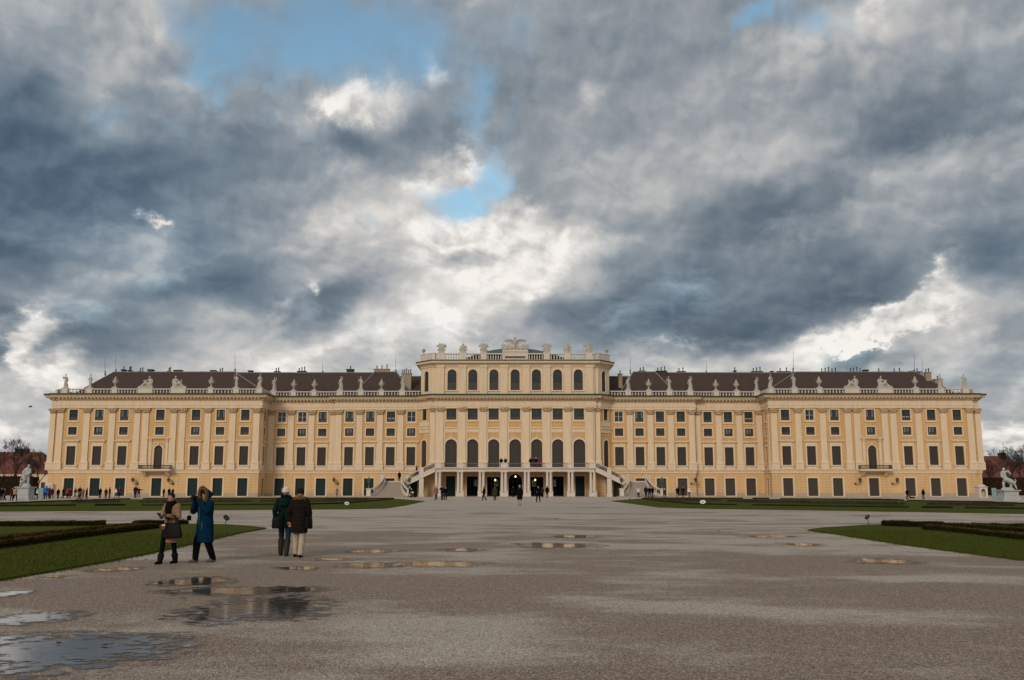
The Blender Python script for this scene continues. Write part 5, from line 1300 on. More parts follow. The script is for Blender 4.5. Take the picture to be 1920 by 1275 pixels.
# ------------------------------------------------------------------ lanterns
def lamp_glass():
    t = NT('lamp_glass'); return t.set((0.07, 0.08, 0.075), 0.2)
MAT['lampglass'] = lamp_glass()
def lantern_head(m, c, s=1.0):
    x, y, z = c
    m.cur = 1; m.taper(x-0.13*s, x+0.13*s, y-0.13*s, y+0.13*s, z, x-0.22*s, x+0.22*s, y-0.22*s, y+0.22*s, z+0.42*s); m.cur = 0
    for a in (-1, 1):
        for b in (-1, 1): m.tube([(x+a*0.14*s, y+b*0.14*s, z), (x+a*0.23*s, y+b*0.23*s, z+0.43*s)], 0.022*s, 4)
    m.box(x-0.16*s, x+0.16*s, y-0.16*s, y+0.16*s, z-0.05*s, z); m.taper(x-0.28*s, x+0.28*s, y-0.28*s, y+0.28*s, z+0.425*s, x-0.08*s, x+0.08*s, y-0.08*s, y+0.08*s, z+0.62*s); m.ball((x, y, z+0.68*s), 0.06*s, 0.06*s, 0.09*s, 8, 5)
names = {(-1, 0): 'near the portico, left stair', (-1, 1): 'away from the portico, left stair', (1, 0): 'near the portico, right stair', (1, 1): 'away from the portico, right stair'}
for side in (-1, 1):
    for j, (x, y, z, s) in enumerate([q for q in LANT if q[3] == side]):
        l = empty('lantern', (x, y, z), 0, 'green metal lantern on a stair pedestal ' + names[side, j], 'lantern', 'lanterns on the stair pedestals')
        m = MB(); m.lathe([(0.26, 0), (0.24, 0.06), (0.10, 0.14), (0.08, 0.3), (0.13, 0.36), (0.05, 0.44), (0.045, 0.85), (0.10, 0.92), (0.05, 0.96), (0.12, 1.0)], (0, 0, 0), 10); m.build('post', MAT['verdigris'], l, True)
        m = MB(); lantern_head(m, (0, 0, 1.05), 1.15); m.build('lamp', [MAT['verdigris'], MAT['lampglass']], l)
for i, (px, Yp, txt) in enumerate([(252.5, YW, 'outer side of the balcony, wall with dark green doors'), (319.4, YW, 'inner side of the balcony, wall with dark green doors'), (627.8, YS, 'wall between the dark green doors of the inner range'),
                       (1302.4, YS, 'wall between the grey-brown doors of the inner range'), (1609.5, YW, 'inner side of the balcony, wall with grey-brown doors'), (1679, YW, 'outer side of the balcony, wall with grey-brown doors')]):
    p = at(px, 897.5, Yp); l = empty('wall_lantern', (p.x, Yp, p.z - 0.75), 0, 'dark iron bracket lantern on the ' + txt, 'lantern', 'bracket lanterns on the ground floor wall')
    dx = 0.75 if i in (0, 1, 2) else -0.75
    m = MB(); m.ball((dx, -0.06, -0.15), 0.16, 0.06, 0.24, 10, 6); m.tube([(dx, -0.05, -0.2), (dx*0.8, -0.45, -0.35), (dx*0.3, -0.85, -0.15), (0, -0.9, 0.28)], 0.045, 6); m.tube([(dx, -0.05, 0.0), (dx*0.5, -0.5, -0.1), (dx*0.2, -0.75, -0.12)], 0.03, 5); m.build('bracket', MAT['iron'], l, True); l.scale = (0.85,) * 3
    m = MB(); lantern_head(m, (0, -0.9, 0.3), 1.15); m.build('lamp', [MAT['iron'], MAT['lampglass']], l)
def glow():
    t = NT('warm_lamp'); return t.set((1, 0.8, 0.5), 0.4, **{'Emission Color': (1.0, 0.62, 0.25), 'Emission Strength': 3.2})
MAT['glow'] = glow()
for px, py, lit, txt in [(966.5, 893.6, True, 'in the middle doorway of the portico'), (928.6, 900, True, 'in the portico doorway next to the middle, by the crowd'), (1003.6, 899.8, True, 'in the portico doorway beside the middle, under the four onlookers'), (888.5, 896, False, 'in the third portico doorway, dim'), (1044, 896, False, 'in the third portico doorway from the middle, dim, opposite side')]:
    yy = YC - 0.45; p = at(px, py, yy); l = empty('hanging_lantern', p, 0, ('glowing' if lit else 'unlit') + ' lantern hanging ' + txt, 'lantern', 'lanterns hanging in the portico')
    m = MB(); m.ball((0, 0, 0), 0.14, 0.14, 0.17, 10, 6); m.build('bulb', MAT['glow'] if lit else MAT['lampglass'], l, True)
    m = MB(); m.tube([(0, 0, 0.2), (0, 0, z_sl0 + 0.36 - p.z)], 0.02, 5); m.lathe([(0.2, 0.17), (0.2, 0.20), (0.05, 0.30)], (0, 0, 0), 8); m.build('chain', MAT['iron'], l)

# ------------------------------------------------------------------ garden statues, sentry boxes, boards
def pedestal(m, w, h):
    m.box(-w*0.72, w*0.72, -w*0.72, w*0.72, 0, 0.14); m.box(-w*0.60, w*0.60, -w*0.60, w*0.60, 0.142, 0.40); m.taper(-w*0.55, w*0.55, -w*0.55, w*0.55, 0.402, -w*0.5, w*0.5, -w*0.5, w*0.5, 0.5)
    m.box(-w*0.5, w*0.5, -w*0.5, w*0.5, 0.502, h - 0.26); m.box(-w*0.40, w*0.40, -w*0.52, -w*0.502, 0.62, h - 0.38)
    m.taper(-w*0.5, w*0.5, -w*0.5, w*0.5, h - 0.258, -w*0.62, w*0.62, -w*0.62, w*0.62, h - 0.12); m.box(-w*0.63, w*0.63, -w*0.63, w*0.63, h - 0.118, h)
Yg = 122.0; p = at(46.5, 936, Yg); k = Yg / FPX; h0 = 24.5 * k
g = empty('marble_statue', (p.x, Yg, 0), 0, 'white marble statue of one figure bent over another on a tall plinth', 'statue')
m = MB(); pedestal(m, 22*k, h0); m.build('plinth', MAT['marble'], g)
m = MB(); H = 41 * k
m.loft([(0, 0, 0.0, 0.62, 0.45), (0.05, 0, 0.25, 0.55, 0.4), (0.05, 0, 0.4, 0.35, 0.3)], 14)
m.chain([(0.30, -0.05, 0.2), (0.32, -0.1, 0.8), (0.16, 0, 1.35)], [0.14, 0.17, 0.24]); m.chain([(-0.28, -0.1, 0.25), (-0.12, -0.2, 0.85), (0.06, 0, 1.35)], [0.13, 0.18, 0.24])
m.chain([(0.10, 0, 1.30), (0.16, -0.02, 1.75), (0.12, -0.05, 2.25)], [0.28, 0.30, 0.34]); m.chain([(0.12, -0.05, 2.3), (0.24, -0.12, 2.68)], [0.15, 0.12]); m.ball((0.27, -0.15, 2.74), 0.17, 0.2, 0.22)
m.chain([(-0.18, -0.05, 2.30), (-0.40, -0.25, 1.9), (0.10, -0.42, 1.72)], [0.15, 0.13, 0.1]); m.chain([(0.42, -0.05, 2.28), (0.55, -0.2, 1.85), (0.25, -0.42, 1.55)], [0.15, 0.13, 0.1])
m.chain([(-0.05, -0.35, 0.95), (-0.12, -0.38, 1.5)], [0.24, 0.26]); m.ball((-0.2, -0.45, 1.78), 0.16, 0.17, 0.19)
m.chain([(-0.05, -0.3, 0.9), (-0.42, -0.35, 0.6), (-0.62, -0.3, 0.12)], [0.2, 0.15, 0.10]); m.chain([(-0.28, -0.35, 1.45), (-0.55, -0.35, 1.0), (-0.66, -0.3, 0.6)], [0.12, 0.09, 0.06])
m.loft([(-0.35, 0.1, 0.1, 0.4, 0.3), (-0.2, 0.1, 0.8, 0.32, 0.25), (0.0, 0.1, 1.4, 0.2, 0.2)], 12)
o = link('figures', remesh(m, 'figures', 0.04, MAT['marble'], 2), g); o.location = (0, 0, h0); o.scale = (H/2.95,) * 3
Yg = 118.0; p = at(1891, 938, Yg); k = Yg / FPX; h0 = 19.5 * k
g = empty('marble_statue', (p.x, Yg, 0), 0, 'grey marble statue of a man wrestling a beast on a broad plinth', 'statue')
m = MB(); pedestal(m, 26*k, h0); m.build('plinth', MAT['marble'], g)
m = MB(); m.loft([(0, 0, 0, 0.85, 0.5), (0, 0, 0.2, 0.75, 0.45), (0, 0, 0.3, 0.5, 0.35)], 14)
m.chain([(-0.42, 0, 0.2), (-0.50, -0.05, 0.75), (-0.22, 0, 1.25)], [0.13, 0.16, 0.22]); m.chain([(0.42, 0, 0.2), (0.45, -0.05, 0.7), (0.05, 0, 1.2)], [0.13, 0.17, 0.24])
m.chain([(-0.1, 0, 1.2), (-0.3, -0.03, 1.65), (-0.45, -0.05, 2.05)], [0.28, 0.28, 0.30]); m.chain([(-0.45, -0.05, 2.1), (-0.38, -0.1, 2.45)], [0.14, 0.12]); m.ball((-0.36, -0.12, 2.52), 0.17, 0.19, 0.21)
m.chain([(-0.25, -0.08, 2.15), (0.15, -0.15, 2.30), (0.38, -0.2, 1.95)], [0.14, 0.12, 0.1]); m.chain([(-0.62, -0.05, 2.05), (-0.72, -0.2, 1.6), (-0.4, -0.35, 1.4)], [0.14, 0.12, 0.1])
m.chain([(-0.15, -0.3, 1.25), (0.3, -0.28, 1.05), (0.7, -0.25, 0.85)], [0.28, 0.30, 0.24]); m.chain([(0.72, -0.25, 0.85), (0.85, -0.25, 0.5), (0.95, -0.3, 0.15)], [0.16, 0.12, 0.08]); m.chain([(0.9, -0.2, 0.85), (1.0, -0.2, 1.15), (0.85, -0.2, 1.35)], [0.07, 0.06, 0.04]); m.ball((-0.42, -0.4, 1.2), 0.2, 0.2, 0.2)
o = link('figures', remesh(m, 'figures', 0.04, MAT['marble'], 2), g); o.location = (0, 0, h0); o.scale = (41*k/2.73,) * 3
for px, w_, top, txt in ((94.3, 12.5, 905, 'by the corner of the wing with green doors'), (1841, 15.5, 908, 'by the corner of the wing with grey-brown doors')):
    Yg = 150.0; p = at(px, 932, Yg); k = Yg / FPX; w2 = w_*k/2; hh = at(px, top, Yg).z
    g = empty('sentry_box', (p.x, Yg, 0), 0, 'arched stone sentry box ' + txt, 'sentry box', 'stone sentry boxes')
    m = MB(); wall_run(m, (-w2, -w2), (w2, -w2), 0, hh*0.78, [(w2*0.45, w2*1.55, 0.1, hh*0.66, True)], 0.3)
    m.poly([(-w2, -w2, 0), (-w2, w2, 0), (-w2, w2, hh*0.78), (-w2, -w2, hh*0.78)]); m.poly([(w2, w2, 0), (w2, -w2, 0), (w2, -w2, hh*0.78), (w2, w2, hh*0.78)]); m.poly([(w2, w2, 0), (-w2, w2, 0), (-w2, w2, hh*0.78), (w2, w2, hh*0.78)])
    m.poly([(-w2, w2*0.3, 0), (w2, w2*0.3, 0), (w2, w2*0.3, hh*0.7), (-w2, w2*0.3, hh*0.7)])
    m.build('niche', MAT['white'], g)
    m = MB(); m.box(-w2*1.12, w2*1.12, -w2*1.12, w2*1.12, hh*0.782, hh*0.84); m.lathe([(w2*1.05, hh*0.842), (w2*1.0, hh*0.9), (w2*0.75, hh*0.96), (w2*0.3, hh*0.99), (0.02, hh)], (0, 0, 0), 14); m.build('cap', MAT['white'], g, True)
MAT['board'] = plain('turquoise_board', (0.17, 0.33, 0.32), 0.4, 0.08); MAT['board_frame'] = plain('grey_board_frame', (0.30, 0.31, 0.30), 0.5)
for px, w_, top, base, txt in ((76, 7.5, 914.5, 935, 'beside the woman in the white jacket'), (1865, 6.5, 916.5, 937, 'beside the marble wrestlers')):
    Yg = 128.0; p = at(px, base, Yg); k = Yg / FPX; w2 = w_*k/2; hh = (base - top)*k
    g = empty('notice_board', (p.x, Yg, 0), R(-8), 'plain turquoise notice board standing ' + txt, 'notice board', 'turquoise notice boards')
    m = MB(); m.box(-w2, w2, -0.05, 0.05, 0.12, hh - 0.03); m.build('panel', MAT['board'], g)
    m = MB()
    for s in (-1, 1): m.box(*sorted((s*w2, s*(w2 + 0.05))), -0.07, 0.07, 0, hh)
    m.box(-w2, w2, -0.07, 0.07, hh - 0.028, hh + 0.03); m.box(-w2, w2, -0.2, 0.2, 0.0, 0.1); m.build('frame', MAT['board_frame'], g)
MAT['sign_w'] = plain('white_sign', (0.62, 0.68, 0.63), 0.4, 0.05); MAT['sign_g'] = plain('green_sign', (0.022, 0.030, 0.018), 0.6, 0.1); MAT['sign_ink'] = plain('sign_ink', (0.10, 0.25, 0.16), 0.5); MAT['sign_dark'] = plain('sign_dark_ink', (0.05, 0.06, 0.04), 0.6)
for px, fy, ty, rx, rz, tilt, mt, txt in ((650, 951.0, 945, 0.20, 20, 20, 'sign_w', 'white oval lawn sign on the grass before the dark green doors'), (1318, 951.0, 942.5, 0.24, -20, 25, 'sign_w', 'white oval lawn sign on the grass before the grey-brown doors'),
                             (424, 984.5, 973.5, 0.20, 72, 30, 'sign_g', 'dark green oval lawn sign on a thin stake behind the woman in blue'), (1627, 985.2, 972.5, 0.17, -80, 35, 'sign_g', 'dark green oval lawn sign seen edge-on near the clipped hedge')):
    p = ground(px, fy); k = (p - CAM).length / FPX; hh = (fy - ty) * k
    g = empty('lawn_sign', (p.x, p.y, 0.04), R(rz), txt, 'sign', 'oval signs on the lawns')
    m = MB(); m.tube([(0, 0.05, -0.05), (0, 0, hh)], 0.013, 6); m.build('stake', MAT['iron'], g)
    m = MB(); n_ = 20; ring = lambda s, y: [(rx*s*math.cos(2*math.pi*i/n_), y, 0.72*rx*s*math.sin(2*math.pi*i/n_)) for i in range(n_)]
    b = m.pts(ring(1, -0.012) + ring(1, 0.012)); m.faces(b, [tuple(range(n_)), tuple(range(2*n_ - 1, n_ - 1, -1))] + [(i, i + n_, (i+1) % n_ + n_, (i+1) % n_) for i in range(n_)])
    m.cur = 1; m.box(-rx*0.55, rx*0.55, -0.016, -0.0125, -0.03, 0.03); m.box(-rx*0.4, rx*0.4, -0.016, -0.0125, -0.085, -0.06)
    o = m.build('plate', [MAT[mt], MAT['sign_ink' if mt == 'sign_w' else 'sign_dark']], g); o.location = (0, 0, hh); o.rotation_euler = (R(-tilt), 0, 0)

# ------------------------------------------------------------------ hedges
def leaf_mat(name, a, b, c):
    t = NT(name); f = t.noise(t.pos, 14.0, 4.0, 0.7); g = t.noise(t.pos, 0.9, 4.0, 0.6)
    nz = t.n('ShaderNodeSeparateXYZ', {0: t.n('ShaderNodeNewGeometry').outputs['True Normal']}).outputs[2]
    k = t.mix(t.map(f, 0.3, 0.7), a, b); k = t.mix(t.math('MULTIPLY', t.map(g, 0.4, 0.7), 0.5), k, c)
    t.bump(f, 0.03); return t.set(k, 0.95, **{'Specular IOR Level': 0.06})
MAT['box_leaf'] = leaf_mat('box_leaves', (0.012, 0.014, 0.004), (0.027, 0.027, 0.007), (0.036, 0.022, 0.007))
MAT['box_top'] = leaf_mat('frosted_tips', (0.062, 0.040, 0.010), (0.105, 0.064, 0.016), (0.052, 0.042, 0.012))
def hedge(pts, w, h, label, cat='hedge', group='low box hedges in the lawns', cards=0, step=0.25, seed=1):
    """clipped hedge along ground points, with loose leaves on its skin"""
    rnd = random.Random(seed); P_ = []
    for a, b in zip(pts, pts[1:]):
        n_ = max(1, int((b - a).length / step)); P_ += [a.lerp(b, i / n_) for i in range(n_)]
    P_.append(pts[-1]); m = MB(); K = 9; rows = []
    for i, p in enumerate(P_):
        t_ = (P_[min(i+1, len(P_)-1)] - P_[max(i-1, 0)]); t_.z = 0; t_.normalize(); n2 = Vector((-t_.y, t_.x, 0)); row = []
        for (s, zz) in ((-1, 0), (-1, 0.4), (-1, 0.8), (-0.86, 0.98), (0, 1.0), (0.86, 0.98), (1, 0.8), (1, 0.4), (1, 0)):
            q = Vector((p.x, p.y, 0)) + n2 * (s * w/2) + Vector((0, 0, zz * h)); d = mnoise.noise_vector(q * 2.3) * min(0.07, h*0.18)
            row.append(q + Vector((d.x, d.y, d.z if zz > 0 else 0)))
        rows.append(row)
    b = m.pts([q for r_ in rows for q in r_])
    for i in range(len(rows) - 1):
        for j in range(K - 1):
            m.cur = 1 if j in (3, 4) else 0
            m.faces(b, [(i*K + j, (i+1)*K + j, (i+1)*K + j + 1, i*K + j + 1)])
    m.cur = 0; m.faces(b, [tuple(range(K)), tuple((len(rows)-1)*K + j for j in reversed(range(K)))])
    for _ in range(cards):
        i = rnd.randrange(len(rows) - 1); j = rnd.randrange(K - 1); u_, v_ = rnd.random(), rnd.random()
        q = rows[i][j].lerp(rows[i+1][j], u_).lerp(rows[i][j+1].lerp(rows[i+1][j+1], u_), v_)
        s = rnd.uniform(0.012, 0.034); d = Vector((rnd.uniform(-1, 1), rnd.uniform(-1, 1), rnd.uniform(-0.2, 1))).normalized(); e = d.orthogonal().normalized() * s
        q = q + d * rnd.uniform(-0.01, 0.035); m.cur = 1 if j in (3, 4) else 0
        m.poly([q - e, q + d * s * 2.0, q + e])
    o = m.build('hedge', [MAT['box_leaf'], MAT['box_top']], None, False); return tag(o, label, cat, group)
G = lambda *ps: [ground(*p) for p in ps]
hedge(G((-240, 990.5), (0, 989), (100, 988.4), (198, 987)), 0.5, 0.22, 'long low hedge along the back of the near lawn, ending short of the two women', cards=14000, seed=1)
hedge(G((252, 985.6), (300, 985.4), (351, 984.4)), 0.45, 0.19, 'short low hedge behind the woman in the camel coat', cards=6000, seed=2)
hedge(G((-160, 1034), (0, 1020), (130, 1004.5), (257, 990.4)), 0.34, 0.19, 'rear one of two parallel low hedges behind the camel coat', cards=16000, seed=3)
hedge(G((-160, 1048), (0, 1031), (140, 1011.5), (288, 992.5)), 0.38, 0.22, 'front one of two parallel low hedges, thick and dark, near the puddles', cards=18000, seed=4)
hedge(G((1663, 987.6), (1700, 989.4), (1770, 990.8)), 0.6, 0.24, 'short rounded low hedge near the edge-on green sign', cards=9000, seed=5)
hedge(G((1822, 993), (1900, 994.5), (2150, 999)), 0.5, 0.24, 'low hedge along the back of the lawn below the marble wrestlers', cards=9000, seed=6)
hedge(G((1772, 989.4), (1850, 995.2), (1920, 1000.6), (2080, 1013)), 0.36, 0.20, 'rear one of two parallel low hedges below the marble wrestlers', cards=9000, seed=7)
hedge(G((1739, 995), (1830, 1004.5), (1920, 1015), (2080, 1034)), 0.38, 0.22, 'front one of two parallel low hedges beside the open grass tip', cards=12000, seed=8)
FH = [([(-200, 949), (0, 945.5), (120, 940.5), (240, 936.6)], 0.17, 'thin far hedge in front of the crowd and the white statue'), ([(268, 936.2), (440, 935.4), (640, 935.0), (736, 935.6)], 0.17, 'thin far hedge in front of the dark green doors'),
      ([(-100, 951), (0, 950.6), (142, 949.6)], 0.17, 'dark low hedge strip on the far lawn below the white statue'), ([(178, 949.2), (234, 948.8)], 0.17, 'short dark hedge strip on the far lawn below the crowd'), ([(266, 949.2), (400, 948.4), (560, 947.6), (640, 945.2), (700, 940), (734, 936.8)], 0.17, 'far hedge curving to the tip of the lawn by the stairs'),
      ([(1206, 935.4), (1300, 935.2), (1393, 935.6)], 0.17, 'thin far hedge in front of the strolling visitors'), ([(1412, 936), (1441, 936)], 0.17, 'very short far hedge below the corner of the wing'), ([(1463, 936.6), (1640, 937.4), (1690, 938.8)], 0.17, 'thin far hedge in front of the grey-brown wing doors'), ([(1704, 940), (1850, 942.6), (1920, 946), (2100, 950)], 0.17, 'thin far hedge below the sentry box'),
      ([(1208, 936.6), (1240, 940.6), (1305, 946.4), (1376, 948.2)], 0.17, 'far hedge curving from the tip of the lawn by the white sign'), ([(1413, 948.6), (1560, 951), (1702, 952.8)], 0.17, 'long dark hedge strip on the far lawn before the balcony'), ([(1729, 953.4), (1786, 954)], 0.17, 'short dark hedge strip on the far lawn below the two walkers'), ([(1811, 954.4), (1920, 955.8), (2060, 957)], 0.17, 'dark hedge strip on the far lawn below the marble wrestlers')]
for i, (p, h, txt) in enumerate(FH): hedge(G(*p), 0.7, h, txt, cards=2500, step=0.6, seed=20 + i)
# clumps of dug winter beds between the far hedges
MAT['soil'] = plain('dark_soil', (0.035, 0.026, 0.014), 0.95, 0.4, 5.0)
def bed(px, py, wpx, hpx, seed):
    c = ground(px, py); ex = (ground(px + wpx, py) - c).x; ey = abs(ground(px, py - hpx).y - ground(px, py + hpx).y) / 2; rnd = random.Random(seed); m = MB(); n_ = 28
    ring = [Vector((c.x + ex*math.cos(a)*(1 + rnd.uniform(-.15, .15)), c.y + ey*math.sin(a)*(1 + rnd.uniform(-.15, .15)), 0.06)) for a in [2*math.pi*i/n_ for i in range(n_)]]
    b = m.pts([(c.x, c.y, 0.16)] + [c.lerp(q, 0.6) + Vector((0, 0, 0.13 + rnd.uniform(0, .05))) for q in ring] + ring)
    m.faces(b, [(0, 1 + i, 1 + (i+1) % n_) for i in range(n_)] + [(1 + i, 1 + n_ + i, 1 + n_ + (i+1) % n_, 1 + (i+1) % n_) for i in range(n_)])
    for _ in range(500):
        a, q = rnd.uniform(0, 6.28), math.sqrt(rnd.random()); x, y = c.x + ex*q*math.cos(a), c.y + ey*q*math.sin(a); h = rnd.uniform(0.08, 0.26); dx = rnd.uniform(-.1, .1)
        m.poly([(x - 0.05, y, 0.1), (x + 0.05, y, 0.1), (x + dx, y, 0.1 + h)])
    tag(m.build('flower_bed', MAT['soil']), kind='stuff')
for i, q in enumerate([(180, 943, 30, 1.4), (330, 942, 60, 1.6), (420, 941.5, 50, 1.2), (560, 941, 70, 1.5), (650, 939, 40, 1.0), (1290, 939.5, 60, 1.2), (1400, 942, 30, 1.5), (1460, 943, 60, 1.4), (1560, 945, 60, 1.4), (1650, 946.5, 40, 1.2), (1790, 948, 40, 1.6), (1860, 949, 30, 1.2)]): bed(*q, i)

# ------------------------------------------------------------------ grass blades on the near lawns
def inside(pt, poly):
    c = False; n_ = len(poly)
    for i in range(n_):
        a, b = poly[i], poly[(i+1) % n_]
        if (a.y > pt[1]) != (b.y > pt[1]) and pt[0] < (b.x - a.x) * (pt[1] - a.y) / (b.y - a.y) + a.x: c = not c
    return c
for key, (xa, xb2, ya, yb) in {'near_left': (-20, -5.5, 12.5, 34), 'near_right': (9, 24, 15, 36)}.items():
    rnd = random.Random(5); m = MB(); poly = LP[key]
    for _ in range(60000):
        y = ya + (yb - ya) * rnd.random() ** 1.5; x = rnd.uniform(xa, xb2)
        if not inside((x, y), poly): continue
        h = rnd.uniform(0.025, 0.07); a = rnd.uniform(0, 6.28); wd = rnd.uniform(0.006, 0.014); l = rnd.uniform(0.0, 0.04); dx, dy = math.cos(a), math.sin(a)
        m.poly([(x - dy*wd, y + dx*wd, 0.045), (x + dy*wd, y - dx*wd, 0.045), (x + dx*l, y + dy*l, 0.05 + h)])
    for q in poly:                                       # longer fringe along the edge
        if ya - 1 < q.y < yb and xa < q.x < xb2:
            for _ in range(16):
                x, y = q.x + rnd.uniform(-0.2, 0.2), q.y + rnd.uniform(-0.06, 0.10); h = rnd.uniform(0.02, 0.07); wd = 0.008
                m.poly([(x - wd, y, 0.0), (x + wd, y, 0.0), (x + rnd.uniform(-.04, .04), y + rnd.uniform(-.05, .02), 0.03 + h)])
    tag(m.build('grass', MAT['grass']), kind='stuff')

# ------------------------------------------------------------------ trees, tall hedges and houses beyond the palace
MAT['bark'] = plain('grey_bark', (0.045, 0.034, 0.028), 0.9, 0.3); MAT['twig'] = plain('winter_twigs', (0.042, 0.028, 0.024), 0.9, 0.3)
def tree_meshes(seed, H, levels=7):
    rnd = random.Random(seed); tr, cr_ = MB(), MB()
    def grow(p, d, L_, r, lv):
        n_ = 3; pts = [p]; q = p; dd = d
        for i in range(n_):
            dd = (dd + Vector((rnd.uniform(-.22, .22), rnd.uniform(-.22, .22), rnd.uniform(-.05, .16)))).normalized(); q = q + dd * (L_ / n_); pts.append(q)
        rs = [r * (1 - 0.35*i/n_) for i in range(n_ + 1)]
        (tr if lv == 0 else cr_).tube(pts, rs, 7 if lv < 2 else 4 if lv < 4 else 3, False)
        if lv >= levels: return
        k = 4 if lv == 0 else rnd.choice((2, 3, 3))
        for i in range(k):
            ax = Vector((rnd.uniform(-1, 1), rnd.uniform(-1, 1), rnd.uniform(-.3, .6))); ax = (ax - dd * ax.dot(dd)).normalized()
            ang = rnd.uniform(0.35, 0.85); nd_ = (dd * math.cos(ang) + ax * math.sin(ang)).normalized(); st_ = pts[-1] if i < 2 else pts[-2].lerp(pts[-1], rnd.random())
            grow(st_, nd_, L_ * rnd.uniform(0.58, 0.86), max(r * 0.58, 0.016), lv + 1)
    grow(Vector((0, 0, 0)), Vector((0, 0, 1)), H * 0.26, H * 0.020, 0)
    return tr.mesh('trunk', MAT['bark'], True), cr_.mesh('crown', MAT['twig'])
TM = [tree_meshes(s, 12.0) for s in (11, 23, 35)]
TREES = [(4, 838, 200, 0, 'bare tree at the very edge of the picture above the clipped hedge'), (27, 815, 200, 1, 'tallest bare tree beside the red roofs, holding a ball of mistletoe'), (52, 846, 196, 2, 'bare tree directly behind the white marble statue'), (70, 842, 205, 0, 'thin bare tree between the marble statue and the palace corner'), (-24, 820, 200, 2, 'bare tree beyond the marble statue, mostly out of the frame'),
         (1858, 858, 196, 1, 'low bare tree in front of the red roof by the palace corner'), (1882, 850, 196, 0, 'bare tree with a ragged crown above the marble wrestlers'), (1902, 828, 200, 2, 'tallest bare tree above the marble wrestlers, holding a ball of mistletoe'), (1917, 846, 190, 1, 'bare tree with a dark trunk at the picture edge'), (1945, 826, 200, 0, 'bare tree beyond the marble wrestlers, mostly out of the frame')]
for i, (px, top, Yt, v, txt) in enumerate(TREES):
    p = at(px, 930, Yt); h = at(px, top, Yt).z; t_ = empty('bare_tree', (p.x, Yt, 0), i * 1.3, txt, 'tree', 'bare winter trees beside the palace'); s = h / max(w_.co.z for w_ in TM[v][1].vertices); t_.scale = (s*0.85, s*0.85, s)
    link('trunk', TM[v][0], t_); link('crown', TM[v][1], t_)
for px, py, Yt, txt in ((10, 838, 200, 'mistletoe'), (1913.5, 846, 199, 'mistletoe')):
    p = at(px, py, Yt); m = MB(); rnd = random.Random(int(px))
    for _ in range(260):
        d = Vector((rnd.gauss(0, 1), rnd.gauss(0, 1), rnd.gauss(0, 1))).normalized() * rnd.uniform(0.1, 0.45); e = d.orthogonal().normalized() * 0.07; m.poly([d - e, d * 1.3, d + e])
    o = m.build('mistletoe', MAT['box_leaf']); o.location = p; tag(o, 'dark ball of mistletoe in the bare tree ' + ('near the white statue' if px < 900 else 'above the marble wrestlers'), 'mistletoe', 'mistletoe balls')
MAT['hornbeam'] = leaf_mat('clipped_hornbeam', (0.022, 0.013, 0.009), (0.044, 0.027, 0.017), (0.030, 0.022, 0.010))
def tall_hedge(x0, x1, top, Yh, depth, label, seed):
    a, b = at(x0, 930, Yh).x, at(x1, 930, Yh).x; h = at(x0, top, Yh).z; rnd = random.Random(seed); m = MB(); nx, nz = max(2, int((b - a) / 0.5)), 10
    for (yy) in (0.0,):
        g_ = [[Vector((a + (b-a)*i/nx, Yh + 0.18*mnoise.noise(Vector((i*0.9, k*0.9, seed))), h*k/nz)) for k in range(nz + 1)] for i in range(nx + 1)]
        for i in range(nx):
            for k in range(nz): m.poly([g_[i][k], g_[i+1][k], g_[i+1][k+1], g_[i][k+1]])
    m.box(a, b, Yh + 0.3, Yh + depth, 0, h - 0.1)
    for _ in range(5000):
        x, z = rnd.uniform(a, b), rnd.uniform(0, h + 0.1); y = Yh + rnd.uniform(-0.25, 0.3); d = Vector((rnd.uniform(-1, 1), rnd.uniform(-1, 0.3), rnd.uniform(-.4, 1))).normalized() * rnd.uniform(0.15, 0.4); e = d.orthogonal().normalized() * 0.05
        q = Vector((x, y, z)); m.poly([q - e, q + d, q + e])
    tag(m.build('tall_hedge', MAT['hornbeam']), label, 'hedge', 'tall clipped hedges beside the palace')
tall_hedge(-120, 60, 893, 186, 2.0, 'tall brown clipped hedge behind the white marble statue', 3)
tall_hedge(1843, 2040, 895.5, 186, 2.0, 'tall brown clipped hedge behind the marble wrestlers', 4)
